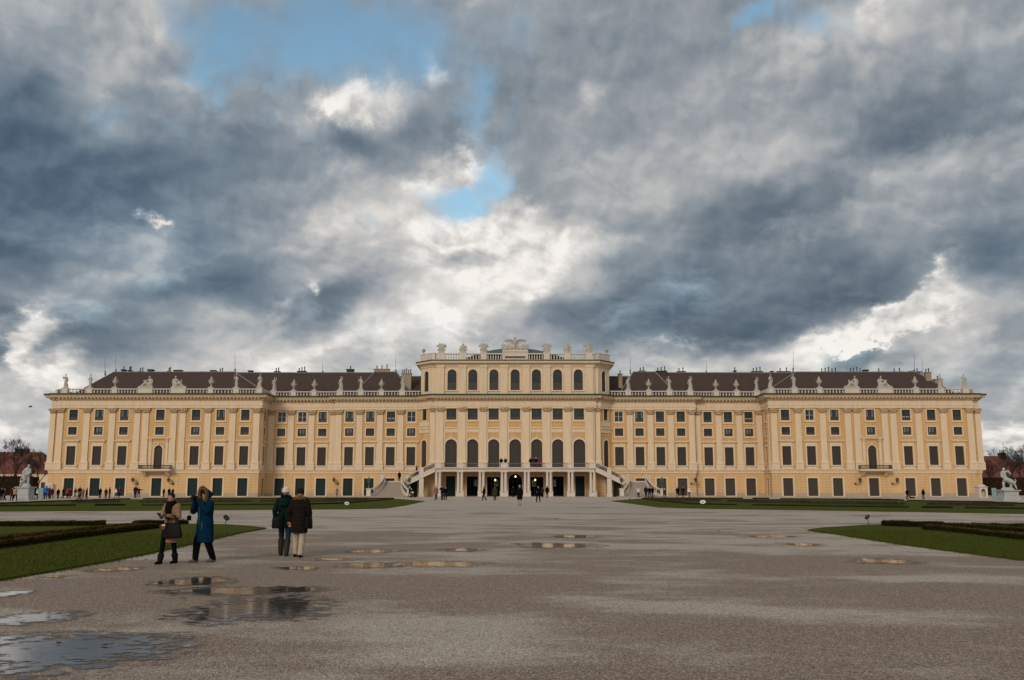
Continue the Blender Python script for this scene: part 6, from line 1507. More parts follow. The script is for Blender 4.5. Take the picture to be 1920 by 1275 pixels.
def house(x0, x1, ridge, eave, Yh, label, hip, wallm, seed):
    a, b = at(x0, 900, Yh).x, at(x1, 900, Yh).x; zr, ze = at(966, ridge, Yh + 5).z, at(966, eave, Yh).z; g = empty('house', ((a+b)/2, Yh, 0), 0, label, 'house'); w2 = (b - a)/2
    m = MB(); m.box(-w2, w2, 0, 10, 0, ze - 0.02); m.build('wall', wallm, g)
    m = MB(); k0, k1 = (5.0 if hip in (1, 3) else 0.0), (5.0 if hip in (2, 3) else 0.0)
    q = m.pts([(-w2-0.3, -0.4, ze), (w2+0.3, -0.4, ze), (w2+0.3, 10.4, ze), (-w2-0.3, 10.4, ze), (-w2 + k0, 5, zr), (w2 - k1, 5, zr)]); m.faces(q, [(0,1,5,4), (1,2,5), (2,3,4,5), (3,0,4)])
    rf = m.build('roof', MAT['red_roof'], g); rnd = random.Random(seed)
    for i in range(3):
        x = rnd.uniform(-w2 + k0 + 0.8, max(-w2 + k0 + 0.9, w2 - k1 - 0.8)); m = MB(); m.box(x - 0.7, x + 0.7, 4.4, 5.6, zr - 1, zr + 0.8)
        for j in (-0.4, 0.1, 0.5): m.lathe([(0.12, 0), (0.1, 0.7)], (x + j, 5, zr + 0.8), 6)
        m.build('chimney', MAT['brick_dark'], rf)
    n_ = int(w2 * 2 / 3.2)
    for i in range(n_):
        for zz in (1.2, 4.2):
            x = -w2 + (i + 0.5) * w2 * 2 / n_
            if zz + 1.8 > ze: continue
            m = MB(); rect_frame(m, 1.0, zz, zz + 1.6, 0.15, 0.06); f = m.build('window', MAT['cream'], g); f.location = (x, 0, 0)
            m = MB(); m.box(-0.5, 0.5, -0.04, -0.003, zz, zz + 1.6); m.build('pane', MAT['glass'], f)
house(-160, 94, 847.5, 888, 236, 'low red-roofed house behind the bare trees and white statue', 3, MAT['cream'], 1)
house(1800, 1950, 855, 905, 236, 'low red-roofed house between the palace and the bare trees', 2, MAT['yellow'], 2)
house(1890, 2060, 868, 905, 250, 'farther red-roofed house seen through the bare trees', 1, MAT['cream'], 3)

# ------------------------------------------------------------------ people
def cloth(name, c, rough=0.85, quilt=0.0):
    t = NT(name); f = t.noise(t.n('ShaderNodeTexCoord').outputs['Object'], 9.0, 5.0, 0.6)
    g = t.noise(t.n('ShaderNodeTexCoord').outputs['Object'], 90.0, 3.0, 0.6); h = t.math('ADD', t.math('MULTIPLY', f, 1.0), t.math('MULTIPLY', g, 0.25))
    if quilt:
        z = t.n('ShaderNodeSeparateXYZ', {0: t.n('ShaderNodeTexCoord').outputs['Object']}).outputs[2]
        h = t.math('ADD', h, t.math('MULTIPLY', t.math('ABSOLUTE', t.math('SINE', t.math('MULTIPLY', z, math.pi / quilt))), 0.5))
    t.bump(h, 0.018)
    return t.set(t.ramp(f, [(0.3, tuple(x*0.78 for x in c)), (0.7, tuple(min(1, x*1.15) for x in c))]), 0.95, **{'Specular IOR Level': 0.06})
CM = {}
def CL(c):
    pal = dict(black=(0.005,0.005,0.006), navy=(0.010,0.014,0.030), grey=(0.09,0.09,0.09), darkgrey=(0.028,0.028,0.030), camel=(0.26,0.150,0.088), blue=(0.002,0.022,0.048), green=(0.004,0.019,0.013), brown=(0.016,0.010,0.008), jeans=(0.018,0.036,0.062), lightjeans=(0.12,0.18,0.24),
               cream=(0.42,0.35,0.26), white=(0.66,0.62,0.56), red=(0.30,0.035,0.030), maroon=(0.075,0.012,0.020), brightblue=(0.012,0.11,0.36), pink=(0.24,0.11,0.10), magenta=(0.22,0.012,0.085), tan=(0.22,0.15,0.10), olive=(0.035,0.040,0.022), fur=(0.12,0.085,0.035), furbrown=(0.13,0.070,0.028), hair=(0.020,0.012,0.008), fair=(0.20,0.13,0.06), teal=(0.01,0.07,0.07), beige=(0.34,0.28,0.21))
    if c not in CM: CM[c] = cloth('cloth_' + c, pal[c], 0.9, 0.11 if c in ('green', 'brown') else 0.0)
    return CM[c]
MAT['skin'] = plain('skin', (0.36, 0.20, 0.14), 0.55, 0.08, 12.0)
MAT['leather'] = plain('black_leather', (0.005, 0.005, 0.0055), 0.6, 0.2); MAT['leather'].node_tree.nodes['Principled BSDF'].inputs['Specular IOR Level'].default_value = 0.10; MAT['shoe_grey'] = plain('grey_shoe', (0.13, 0.12, 0.11), 0.7); MAT['boot'] = plain('brown_boot', (0.030, 0.020, 0.016), 0.55)
V = Vector
POSES = {  # legs: (hip->knee, ankle) offsets forward; arms: elbow, wrist per side (left = +x when seen from behind is -x); forward is -y
 'stand': dict(leg=((0.02, 0.0), (-0.02, 0.0)), arm=(((0.25, 0.03, 1.12), (0.24, -0.06, 0.88)), ((-0.25, 0.03, 1.12), (-0.24, -0.06, 0.88)))),
 'walk': dict(leg=((0.16, 0.20), (-0.04, -0.26)), arm=(((0.25, 0.10, 1.13), (0.25, 0.08, 0.90)), ((-0.25, -0.06, 1.13), (-0.24, -0.20, 0.92)))),
 'stroll': dict(leg=((0.08, 0.08), (-0.02, -0.13)), arm=(((0.26, 0.06, 1.13), (0.25, 0.0, 0.90)), ((-0.26, 0.0, 1.13), (-0.25, -0.10, 0.90)))),
 'photo': dict(leg=((0.02, 0.02), (0.0, -0.06)), arm=(((0.27, -0.16, 1.22), (0.07, -0.26, 1.47)), ((-0.27, -0.16, 1.22), (-0.07, -0.26, 1.47)))),
 'phone': dict(leg=((-0.02, -0.08), (0.14, 0.25)), arm=(((0.24, -0.04, 1.12), (0.06, -0.27, 1.16)), ((-0.24, -0.06, 1.12), (-0.09, -0.30, 1.18)))),
 'photo2': dict(leg=((-0.04, -0.18), (0.12, 0.18)), arm=(((0.27, -0.16, 1.20), (0.07, -0.26, 1.47)), ((-0.27, -0.16, 1.20), (-0.07, -0.26, 1.47)))),
 'pocket': dict(leg=((0.02, 0.02), (-0.01, -0.02)), arm=(((0.29, 0.08, 1.12), (0.20, -0.10, 0.94)), ((-0.29, 0.08, 1.12), (-0.20, -0.10, 0.94)))),
 'push': dict(leg=((0.14, 0.14), (-0.06, -0.24)), arm=(((0.23, -0.12, 1.14), (0.20, -0.40, 1.00)), ((-0.23, -0.12, 1.14), (-0.20, -0.40, 1.00)))),
 'wide': dict(leg=((0.02, 0.0), (0.0, 0.0)), arm=(((0.42, -0.05, 1.22), (0.62, -0.15, 1.36)), ((-0.30, 0.05, 1.14), (-0.20, -0.18, 1.10))), spread=0.09)}
def legs_of(pose):
    P_ = POSES[pose]; out = []; sp2 = P_.get('spread', 0.0)
    for s, (kf, af) in zip((1, -1), P_['leg']):
        lift = 0.05 if af < -0.2 else 0.0
        out.append([V((s*0.085, 0, 0.90)), V((s*(0.095 + sp2*0.6), -kf - 0.01, 0.49)), V((s*(0.095 + sp2), -af + 0.02, 0.085 + lift))])
    return out
def fingers(m, wrist, elbow, s, curl=0.5):
    """palm, four unequal fingers and a thumb leaving the side of the palm"""
    d = (wrist - elbow).normalized(); side_ = d.cross(V((0, -1, 0.2))); side_ = side_.normalized() if side_.length > 0.1 else V((s, 0, 0)); nrm = side_.cross(d).normalized()
    a = wrist; b = wrist + d * 0.085; m.capsule(a, b, 0.027, 0.030, 10, 3, 1.0); 
    for i, (o, l) in enumerate(((-0.030, 0.060), (-0.010, 0.072), (0.010, 0.068), (0.029, 0.052))):
        k0 = b + side_ * o; k1 = k0 + (d * (1 - 0.3*curl) - nrm * curl * 0.6).normalized() * l * 0.55; k2 = k1 + (d * (1 - curl) - nrm * curl).normalized() * l * 0.5
        m.chain([k0, k1, k2], [0.0105, 0.0095, 0.0085], 7)
    t0 = wrist + d * 0.03 - side_ * 0.026; t1 = t0 + (d * 0.6 - side_ * 0.75 - nrm * 0.3).normalized() * 0.038; m.chain([t0, t1, t1 + (d - nrm * 0.5).normalized() * 0.032], [0.013, 0.011, 0.009], 7)
def head_at(bow=0.0, turn=0.0):
    c = V((0, -0.015 - 0.10*bow, 1.585 - 0.035*bow)); return Matrix.Translation(c) @ Matrix.Rotation(turn, 4, 'Z') @ Matrix.Rotation(bow, 4, 'X')
def body_shape(pose, bow, turn):
    m = MB(); P_ = POSES[pose]
    m.loft([(0, 0, 0.80, 0.13, 0.10), (0, 0, 0.90, 0.165, 0.115), (0, 0, 1.05, 0.135, 0.10), (0, -0.005, 1.22, 0.155, 0.11), (0, 0, 1.36, 0.165, 0.10), (0, 0, 1.43, 0.12, 0.08), (0, 0, 1.46, 0.06, 0.06)], 20)
    m.chain([V((0, 0.005, 1.42)), V((0, -0.01 - 0.05*bow, 1.52))], [0.058, 0.052])
    for hip, kn, an in legs_of(pose):
        m.chain([hip, kn, an], [0.085, 0.058, 0.038]); m.capsule((kn.lerp(an, 0.35)) + V((0, 0.015, 0)), kn.lerp(an, 0.6), 0.052, 0.042)
        m.chain([an + V((0, 0.03, -0.045)), an + V((0, -0.10, -0.055)), an + V((0, -0.16, -0.062))], [0.038, 0.034, 0.024])
    for s, (el_, wr) in zip((1, -1), P_['arm']):
        sh, el_, wr = V((s*0.175, 0, 1.395)), V(el_), V(wr); m.chain([sh, el_, wr], [0.052, 0.040, 0.027]); fingers(m, wr, el_, s, 0.75 if pose in ('photo', 'phone', 'push') else 0.4)
    m.xf = head_at(bow, turn)
    m.ball((0, 0.012, 0.02), 0.075, 0.092, 0.105, 18, 12); m.ball((0, -0.020, -0.040), 0.058, 0.064, 0.072, 14, 8)
    m.capsule((0, -0.078, 0.012), (0, -0.100, -0.020), 0.010, 0.014, 8, 3); m.ball((0, -0.080, -0.058), 0.024, 0.012, 0.010, 10, 6); m.ball((0, -0.070, -0.092), 0.024, 0.02, 0.02, 10, 6)
    for s in (-1, 1):
        m.ball((s*0.078, 0.014, -0.008), 0.010, 0.022, 0.032, 8, 6); m.capsule((s*0.018, -0.078, 0.030), (s*0.045, -0.070, 0.030), 0.010, 0.009, 8, 3); m.ball((s*0.040, -0.064, -0.020), 0.022, 0.02, 0.018, 8, 6)
    m.xf = None; return m
CACHE = {}
def cached(key, fn):
    if key not in CACHE: CACHE[key] = fn()
    return CACHE[key]
NEUT = plain('neutral_cloth', (0.1, 0.1, 0.1))
def wear(o, mat):
    """give this copy its own material without touching the shared mesh"""
    o.material_slots[0].link = 'OBJECT'; o.material_slots[0].material = mat; return o
def coat_shape(pose, hem, flare=1.0, bulk=1.0):
    m = MB(); b = bulk; P_ = POSES[pose]; low = hem
    rings = [(0, 0, low, 0.20*flare*b, 0.155*flare*b)]
    if low < 0.8: rings.append((0, 0, (low + 0.92)/2, 0.20*(1 + (flare-1)*0.5)*b, 0.15*b))
    rings += [(0, 0, 0.94, 0.190*b, 0.140*b), (0, 0, 1.08, 0.172*b, 0.128*b), (0, -0.005, 1.24, 0.192*b, 0.140*b), (0, 0, 1.37, 0.200*b, 0.122*b), (0, 0, 1.435, 0.150*b, 0.098*b), (0, 0, 1.475, 0.082, 0.078)]
    m.loft(rings, 24)
    for s, (el_, wr) in zip((1, -1), P_['arm']):
        sh = V((s*0.170, 0, 1.385)); el_, wr = V(el_), V(wr); m.chain([sh, el_, wr.lerp(el_, 0.06)], [0.074*b, 0.060*b, 0.048*b])
    return m
def trouser_shape(pose, wide=1.0, end=0.09):
    m = MB(); m.loft([(0, 0, 0.82, 0.15, 0.115), (0, 0, 0.92, 0.178, 0.128), (0, 0, 1.0, 0.165, 0.120)], 18)
    for hip, kn, an in legs_of(pose):
        e = kn.lerp(an, 1.0) + V((0, 0, end - 0.085)); m.chain([hip, kn, e], [0.098, 0.072*wide, 0.055*wide])
    return m
def shoe_shape(pose, boot=0.0, k=0):
    m = MB(); hip, kn, an = legs_of(pose)[k]
    m.chain([an + V((0, 0.045, -0.045)), an + V((0, -0.08, -0.045)), an + V((0, -0.165, -0.055))], [0.043, 0.042, 0.032]); m.capsule(an + V((0, 0.01, -0.02)), an + V((0, 0.01, 0.03)), 0.047, 0.047)
    if boot: m.chain([an, an.lerp(kn, boot)], [0.064, 0.082])
    return m
def hair_shape(kind, bow, turn):
    m = MB(); m.xf = head_at(bow, turn)
    if kind in ('short', 'bun', 'long'):
        m.ball((0, 0.030, 0.042), 0.085, 0.092, 0.100, 18, 10)
        if kind == 'bun': m.ball((0, 0.120, 0.02), 0.042, 0.038, 0.042)
        if kind == 'long': m.loft([(0, 0.055, -0.24, 0.075, 0.04), (0, 0.06, -0.12, 0.09, 0.05), (0, 0.05, 0.0, 0.088, 0.07)], 14)
    elif kind == 'beanie': m.ball((0, 0.015, 0.050), 0.090, 0.104, 0.098, 18, 10); m.loft([(0, 0.012, -0.005, 0.094, 0.108), (0, 0.012, 0.045, 0.096, 0.110)], 18)
    elif kind == 'hood': m.ball((0, 0.055, 0.02), 0.118, 0.115, 0.140, 18, 10); m.loft([(0, 0.05, -0.16, 0.12, 0.09), (0, 0.06, -0.05, 0.115, 0.10)], 16)
    return m
def person(label, x, y, z, rz, H, pose, coat, hem=0.8, legs='black', shoes='black', hair='hair', hk='short', flare=1.0, bulk=1.0, wide=1.0, boot=0.0, bow=0.0, turn=0.0, group=None, vox=0.014):
    p = empty('person', (x, y, z), rz, label, 'person', group); s = H / 1.70; p.scale = (s, s, s)
    B = link('body', cached(('b', pose, bow, turn, vox), lambda: remesh(body_shape(pose, bow, turn), 'body', vox * 0.72, MAT['skin'], 2)), p)
    wear(link('coat', cached(('c', pose, hem, flare, bulk, vox), lambda: remesh(coat_shape(pose, hem, flare, bulk), 'coat', vox, NEUT, 5)), p), CL(coat) if isinstance(coat, str) else coat)
    wear(link('trousers', cached(('t', pose, wide, vox), lambda: remesh(trouser_shape(pose, wide), 'trousers', vox, NEUT, 3)), p), CL(legs) if isinstance(legs, str) else legs)
    for k in (0, 1):
        wear(link('boot' if boot else 'shoe', cached(('s', pose, boot, vox, k), lambda: remesh(shoe_shape(pose, boot, k), 'shoe', vox, NEUT, 2)), p), CL(shoes) if isinstance(shoes, str) else shoes)
    wear(link({'beanie': 'hat', 'hood': 'hood'}.get(hk, 'hair'), cached(('h', hk, bow, turn, vox), lambda: remesh(hair_shape(hk, bow, turn), 'hair', vox * 0.8, NEUT, 2)), p), CL(hair) if isinstance(hair, str) else hair)
    return p
def eyes(p, bow, turn):
    m = MB(); m.xf = head_at(bow, turn)
    for s in (-1, 1): m.ball((s*0.032, -0.078, 0.010), 0.010, 0.006, 0.006, 8, 5)
    m.build('eyes', CL('hair'), p); m = MB(); m.xf = head_at(bow, turn); m.capsule((-0.018, -0.094, -0.058), (0.018, -0.094, -0.058), 0.005, 0.005, 6, 2); m.build('lips', plain('lips', (0.26, 0.09, 0.075), 0.5), p)
def size(fx, fy, top):
    g = ground(fx, fy); return g, (fy - top) / (fy - 912.6) * CAM.z
# --- the woman in the camel coat, looking down at a phone
g, H = size(317, 1056.5, 930.5); H = H * 1.045
wc = person('woman in a camel coat and black scarf looking down at her phone', g.x, g.y, 0, R(-16), H, 'phone', 'camel', 0.50, 'black', MAT['leather'], 'hair', 'bun', 1.02, 0.98, 0.92, 0.28, 0.42, 0.15, vox=0.011)
eyes(wc, 0.42, 0.15)
m = MB(); m.loft([(0, -0.02, 1.38, 0.12, 0.12), (0, -0.03, 1.43, 0.135, 0.13), (0, -0.03, 1.48, 0.115, 0.115), (0, -0.02, 1.52, 0.085, 0.085)], 18); m.chain([(0.02, -0.13, 1.42), (0.01, -0.165, 1.26), (0.01, -0.16, 1.14)], [0.075, 0.08, 0.07], 12, 0.6); m.chain([(-0.06, -0.11, 1.42), (-0.05, -0.15, 1.28)], [0.055, 0.055], 12, 0.6)
link('scarf', remesh(m, 'scarf', 0.012, CL('black'), 2), wc)
m = MB()
for s, (el_, wr) in zip((1, -1), POSES['phone']['arm']):
    el_, wr = V(el_), V(wr); d = (wr - el_).normalized(); m.capsule(wr - d*0.06, wr + d*0.01, 0.036, 0.034); m.capsule(wr, wr + d*0.085, 0.033, 0.036)
link('gloves', remesh(m, 'gloves', 0.008, CL('grey'), 1), wc)
m = MB(); m.box(-0.10, -0.02, -0.42, -0.38, 1.16, 1.175); 
for k in range(5): m.ball((0.0 + 0.005*(k % 2), -0.150, 1.06 - 0.09*k), 0.012, 0.008, 0.012, 8, 5)
m.build('buttons', MAT['leather'], wc)
def world(p, v): return Matrix.LocRotScale(p.location, p.rotation_euler, p.scale) @ V(v)
q = world(wc, (-0.07, -0.385, 1.19)); m = MB(); m.box(-0.035, 0.035, -0.07, 0.07, -0.006, 0.006); o = m.build('phone', MAT['leather']); o.location = q; o.rotation_euler = (R(-25), 0, R(-16)); tag(o, 'dark phone held in the gloved hand of the woman in camel', 'phone')
# handbag on her forearm
q = world(wc, (0.17, -0.20, 0.985)); hb = empty('handbag', q, R(-12), 'large black leather handbag hanging from the forearm of the woman in camel', 'bag')
m = MB(); m.loft([(0, 0, -0.33, 0.24, 0.07), (0, 0, -0.31, 0.265, 0.085), (0, 0, -0.20, 0.25, 0.075), (0, 0, -0.02, 0.20, 0.04), (0, 0, 0.0, 0.19, 0.02)], 28)
link('pouch', remesh(m, 'pouch', 0.012, MAT['leather'], 1), hb)
m = MB()
for s in (-1, 1): m.tube([(-0.11, s*0.03, -0.03), (-0.09, s*0.03, 0.10), (-0.03, s*0.02, 0.17), (0.03, s*0.02, 0.17), (0.09, s*0.03, 0.10), (0.11, s*0.03, -0.03)], 0.010, 6)
m.build('handle', MAT['leather'], hb, True)
m = MB(); m.box(-0.20, -0.12, -0.086, -0.078, -0.14, -0.03); m.cur = 1; m.box(-0.20, -0.12, -0.087, -0.0785, -0.062, -0.03); m.build('tag', [plain('red_tag', (0.20, 0.03, 0.035), 0.5), CL('white')], hb)
# --- the woman in the long blue parka taking a photograph
g, H = size(381, 1054, 919.5)
bc = person('woman in a long blue parka with fur-trimmed hood taking a photo', g.x, g.y, 0, R(-38), H, 'photo2', 'blue', 0.46, 'black', MAT['shoe_grey'], 'hair', 'short', 1.02, 1.24, 1.3, 0, 0.06, 0.1, vox=0.012)
eyes(bc, 0.06, 0.1)
m = MB(); m.xf = head_at(0.06, 0.1)
n_ = 22; prof = []
for j in range(9):                                       # open hood: shell behind the face
    q = j / 8; yy = -0.075 + 0.27*q; rr = 0.150 * math.cos(q * 1.35); prof.append((yy, rr))
b = m.pts([(rr*math.cos(2*math.pi*i/n_)*0.92, yy, rr*math.sin(2*math.pi*i/n_)*1.1 + 0.012) for yy, rr in prof for i in range(n_)])
m.faces(b, [(j*n_+i, j*n_+(i+1) % n_, (j+1)*n_+(i+1) % n_, (j+1)*n_+i) for j in range(8) for i in range(n_)])
hd = m.build('hood', CL('blue'), bc, True); so_ = hd.modifiers.new('thick', 'SOLIDIFY'); so_.thickness = 0.022; so_.offset = 1
m = MB(); m.xf = head_at(0.06, 0.1); rnd = random.Random(4)
for _ in range(900):                                     # fur round the opening
    a = rnd.uniform(0, 6.283); rr = 0.150; c = V((rr*math.cos(a)*0.92, -0.078, rr*math.sin(a)*1.1 + 0.012)); d = V((math.cos(a) + rnd.uniform(-.7, .7), rnd.uniform(-1.2, 0.2), math.sin(a) + rnd.uniform(-.7, .7))).normalized()
    e = d.orthogonal().normalized() * 0.006; L_ = rnd.uniform(0.04, 0.085); m.poly([c - e, c + d*L_, c + e])
for i in range(22):
    a = 2*math.pi*i/22; b2 = 2*math.pi*(i+1)/22; m.capsule((0.138*math.cos(a), -0.078, 0.165*math.sin(a) + 0.012), (0.138*math.cos(b2), -0.078, 0.165*math.sin(b2) + 0.012), 0.042, 0.042, 8, 2)
m.build('fur_trim', CL('fur'), bc)
m = MB(); m.box(-0.004, 0.004, -0.176, -0.168, 0.62, 1.38); m.box(0.10, 0.112, -0.165, -0.155, 0.78, 0.95); m.build('zip', plain('zip_metal', (0.25, 0.25, 0.24), 0.4, metallic=0.6), bc)
q = world(bc, (0, -0.345, 1.525)); ca_ = empty('camera', q, R(-38), 'small black camera held to the face of the woman in blue', 'camera')
m = MB(); m.box(-0.065, 0.065, -0.025, 0.025, -0.04, 0.04); m.box(-0.025, 0.025, -0.02, 0.02, 0.041, 0.06); m.build('camera_body', MAT['leather'], ca_)
m = MB(); m.xf = Matrix.Rotation(R(90), 4, 'X'); m.lathe([(0.032, 0.026), (0.032, 0.085), (0.026, 0.09)], (0, 0, 0), 12); m.build('lens', MAT['iron'], ca_, True)
q = world(bc, (-0.22, -0.30, 1.06)); m = MB(); m.box(-0.04, 0.04, -0.03, 0.03, -0.07, 0.04); m.tube([(0, 0, 0.04), (0.04, 0, 0.25), (0.12, -0.02, 0.40)], 0.005, 5); o = m.build('camera_pouch', MAT['leather']); o.location = q; tag(o, 'little black camera pouch dangling by a cord before the blue parka', 'pouch')
m = MB()
for s_, (el_, wr) in zip((1, -1), POSES['photo2']['arm']):
    el_, wr = V(el_), V(wr); d = (wr - el_).normalized(); m.capsule(wr - d*0.07, wr + d*0.01, 0.040, 0.036); m.capsule(wr, wr + d*0.09, 0.035, 0.037)
link('gloves', remesh(m, 'gloves', 0.008, CL('maroon'), 1), bc)
m = MB(); m.xf = head_at(0.06, 0.1); m.ball((0, 0.0, 0.075), 0.088, 0.098, 0.06, 14, 8); m.capsule((-0.07, -0.05, 0.05), (0.07, -0.05, 0.05), 0.035, 0.035); link('fringe', remesh(m, 'fringe', 0.010, CL('hair'), 1), bc)
# --- the couple seen from behind
g, H = size(532, 1042, 914.5)
gc = person('person in a green puffer jacket and white knit cap walking away', g.x, g.y, 0, R(180), H, 'stroll', 'green', 0.72, 'jeans', MAT['boot'], 'white', 'beanie', 1.03, 1.05, 0.95, 0.72, 0.05, -0.1, vox=0.011)
m = MB(); m.loft([(0, 0.0, 1.40, 0.13, 0.12), (0, 0, 1.46, 0.14, 0.13), (0, 0, 1.52, 0.12, 0.115)], 16); link('scarf', remesh(m, 'scarf', 0.012, CL('black'), 2), gc)
m = MB(); m.loft([(0, 0.10, 1.20, 0.05, 0.05), (0, 0.13, 1.27, 0.12, 0.07), (0, 0.12, 1.37, 0.15, 0.08), (0, 0.08, 1.44, 0.12, 0.07)], 18); link('hood', remesh(m, 'hood', 0.012, CL('green'), 3), gc)
g2, H2 = size(559, 1044.5, 917)
br = person('woman in a dark brown quilted coat and cream trousers walking away', g2.x, g2.y, 0, R(176), H2, 'stroll', 'brown', 0.60, 'cream', MAT['leather'], 'hair', 'beanie', 1.0, 1.07, 1.25, 0, 0.1, 0.2, vox=0.011)
m = MB(); n_ = 18
for i in range(n_):
    a, b2 = 2*math.pi*i/n_, 2*math.pi*(i+1)/n_; m.capsule((0.125*math.cos(a), 0.105*math.sin(a), 1.455 + 0.02*math.sin(a)), (0.125*math.cos(b2), 0.105*math.sin(b2), 1.455 + 0.02*math.sin(b2)), 0.055, 0.055, 10, 3)
link('fur_collar', remesh(m, 'fur_collar', 0.014, CL('furbrown'), 1), br)
def shoulder_bag(p, c, rz, strap_to, label, w_=0.17, h=0.27, t_=0.07):
    q = world(p, c); g = empty('shoulder_bag', q, rz, label, 'bag'); m = MB(); m.loft([(0, 0, -h, w_*0.85, t_*0.9), (0, 0, -h*0.9, w_, t_), (0, 0, -h*0.3, w_*0.96, t_*0.9), (0, 0, -0.01, w_*0.85, t_*0.6), (0, 0, 0, w_*0.7, t_*0.3)], 24)
    link('pouch', remesh(m, 'pouch', 0.012, MAT['leather'], 1), g); inv = Matrix.LocRotScale(g.location, g.rotation_euler, None).inverted(); a = inv @ world(p, strap_to[0])
    m = MB(); pts = [V((-w_*0.6, 0, -0.03))] + [inv @ world(p, s_) for s_ in strap_to] + [V((w_*0.6, 0, -0.03))]; m.tube(pts, 0.014, 6); m.build('strap', MAT['leather'], g, True)
shoulder_bag(gc, (0.13, 0.20, 0.98), R(8), [(0.08, 0.19, 1.25), (-0.14, 0.10, 1.48), (-0.14, -0.05, 1.48)], 'black messenger bag on the back hip of the person in green', 0.15, 0.29, 0.09)
shoulder_bag(br, (-0.27, 0.10, 1.02), R(80), [(-0.25, 0.09, 1.25), (-0.18, 0.03, 1.49), (-0.24, -0.07, 1.25)], 'black shoulder bag hanging at the side of the brown quilted coat', 0.15, 0.30, 0.09)
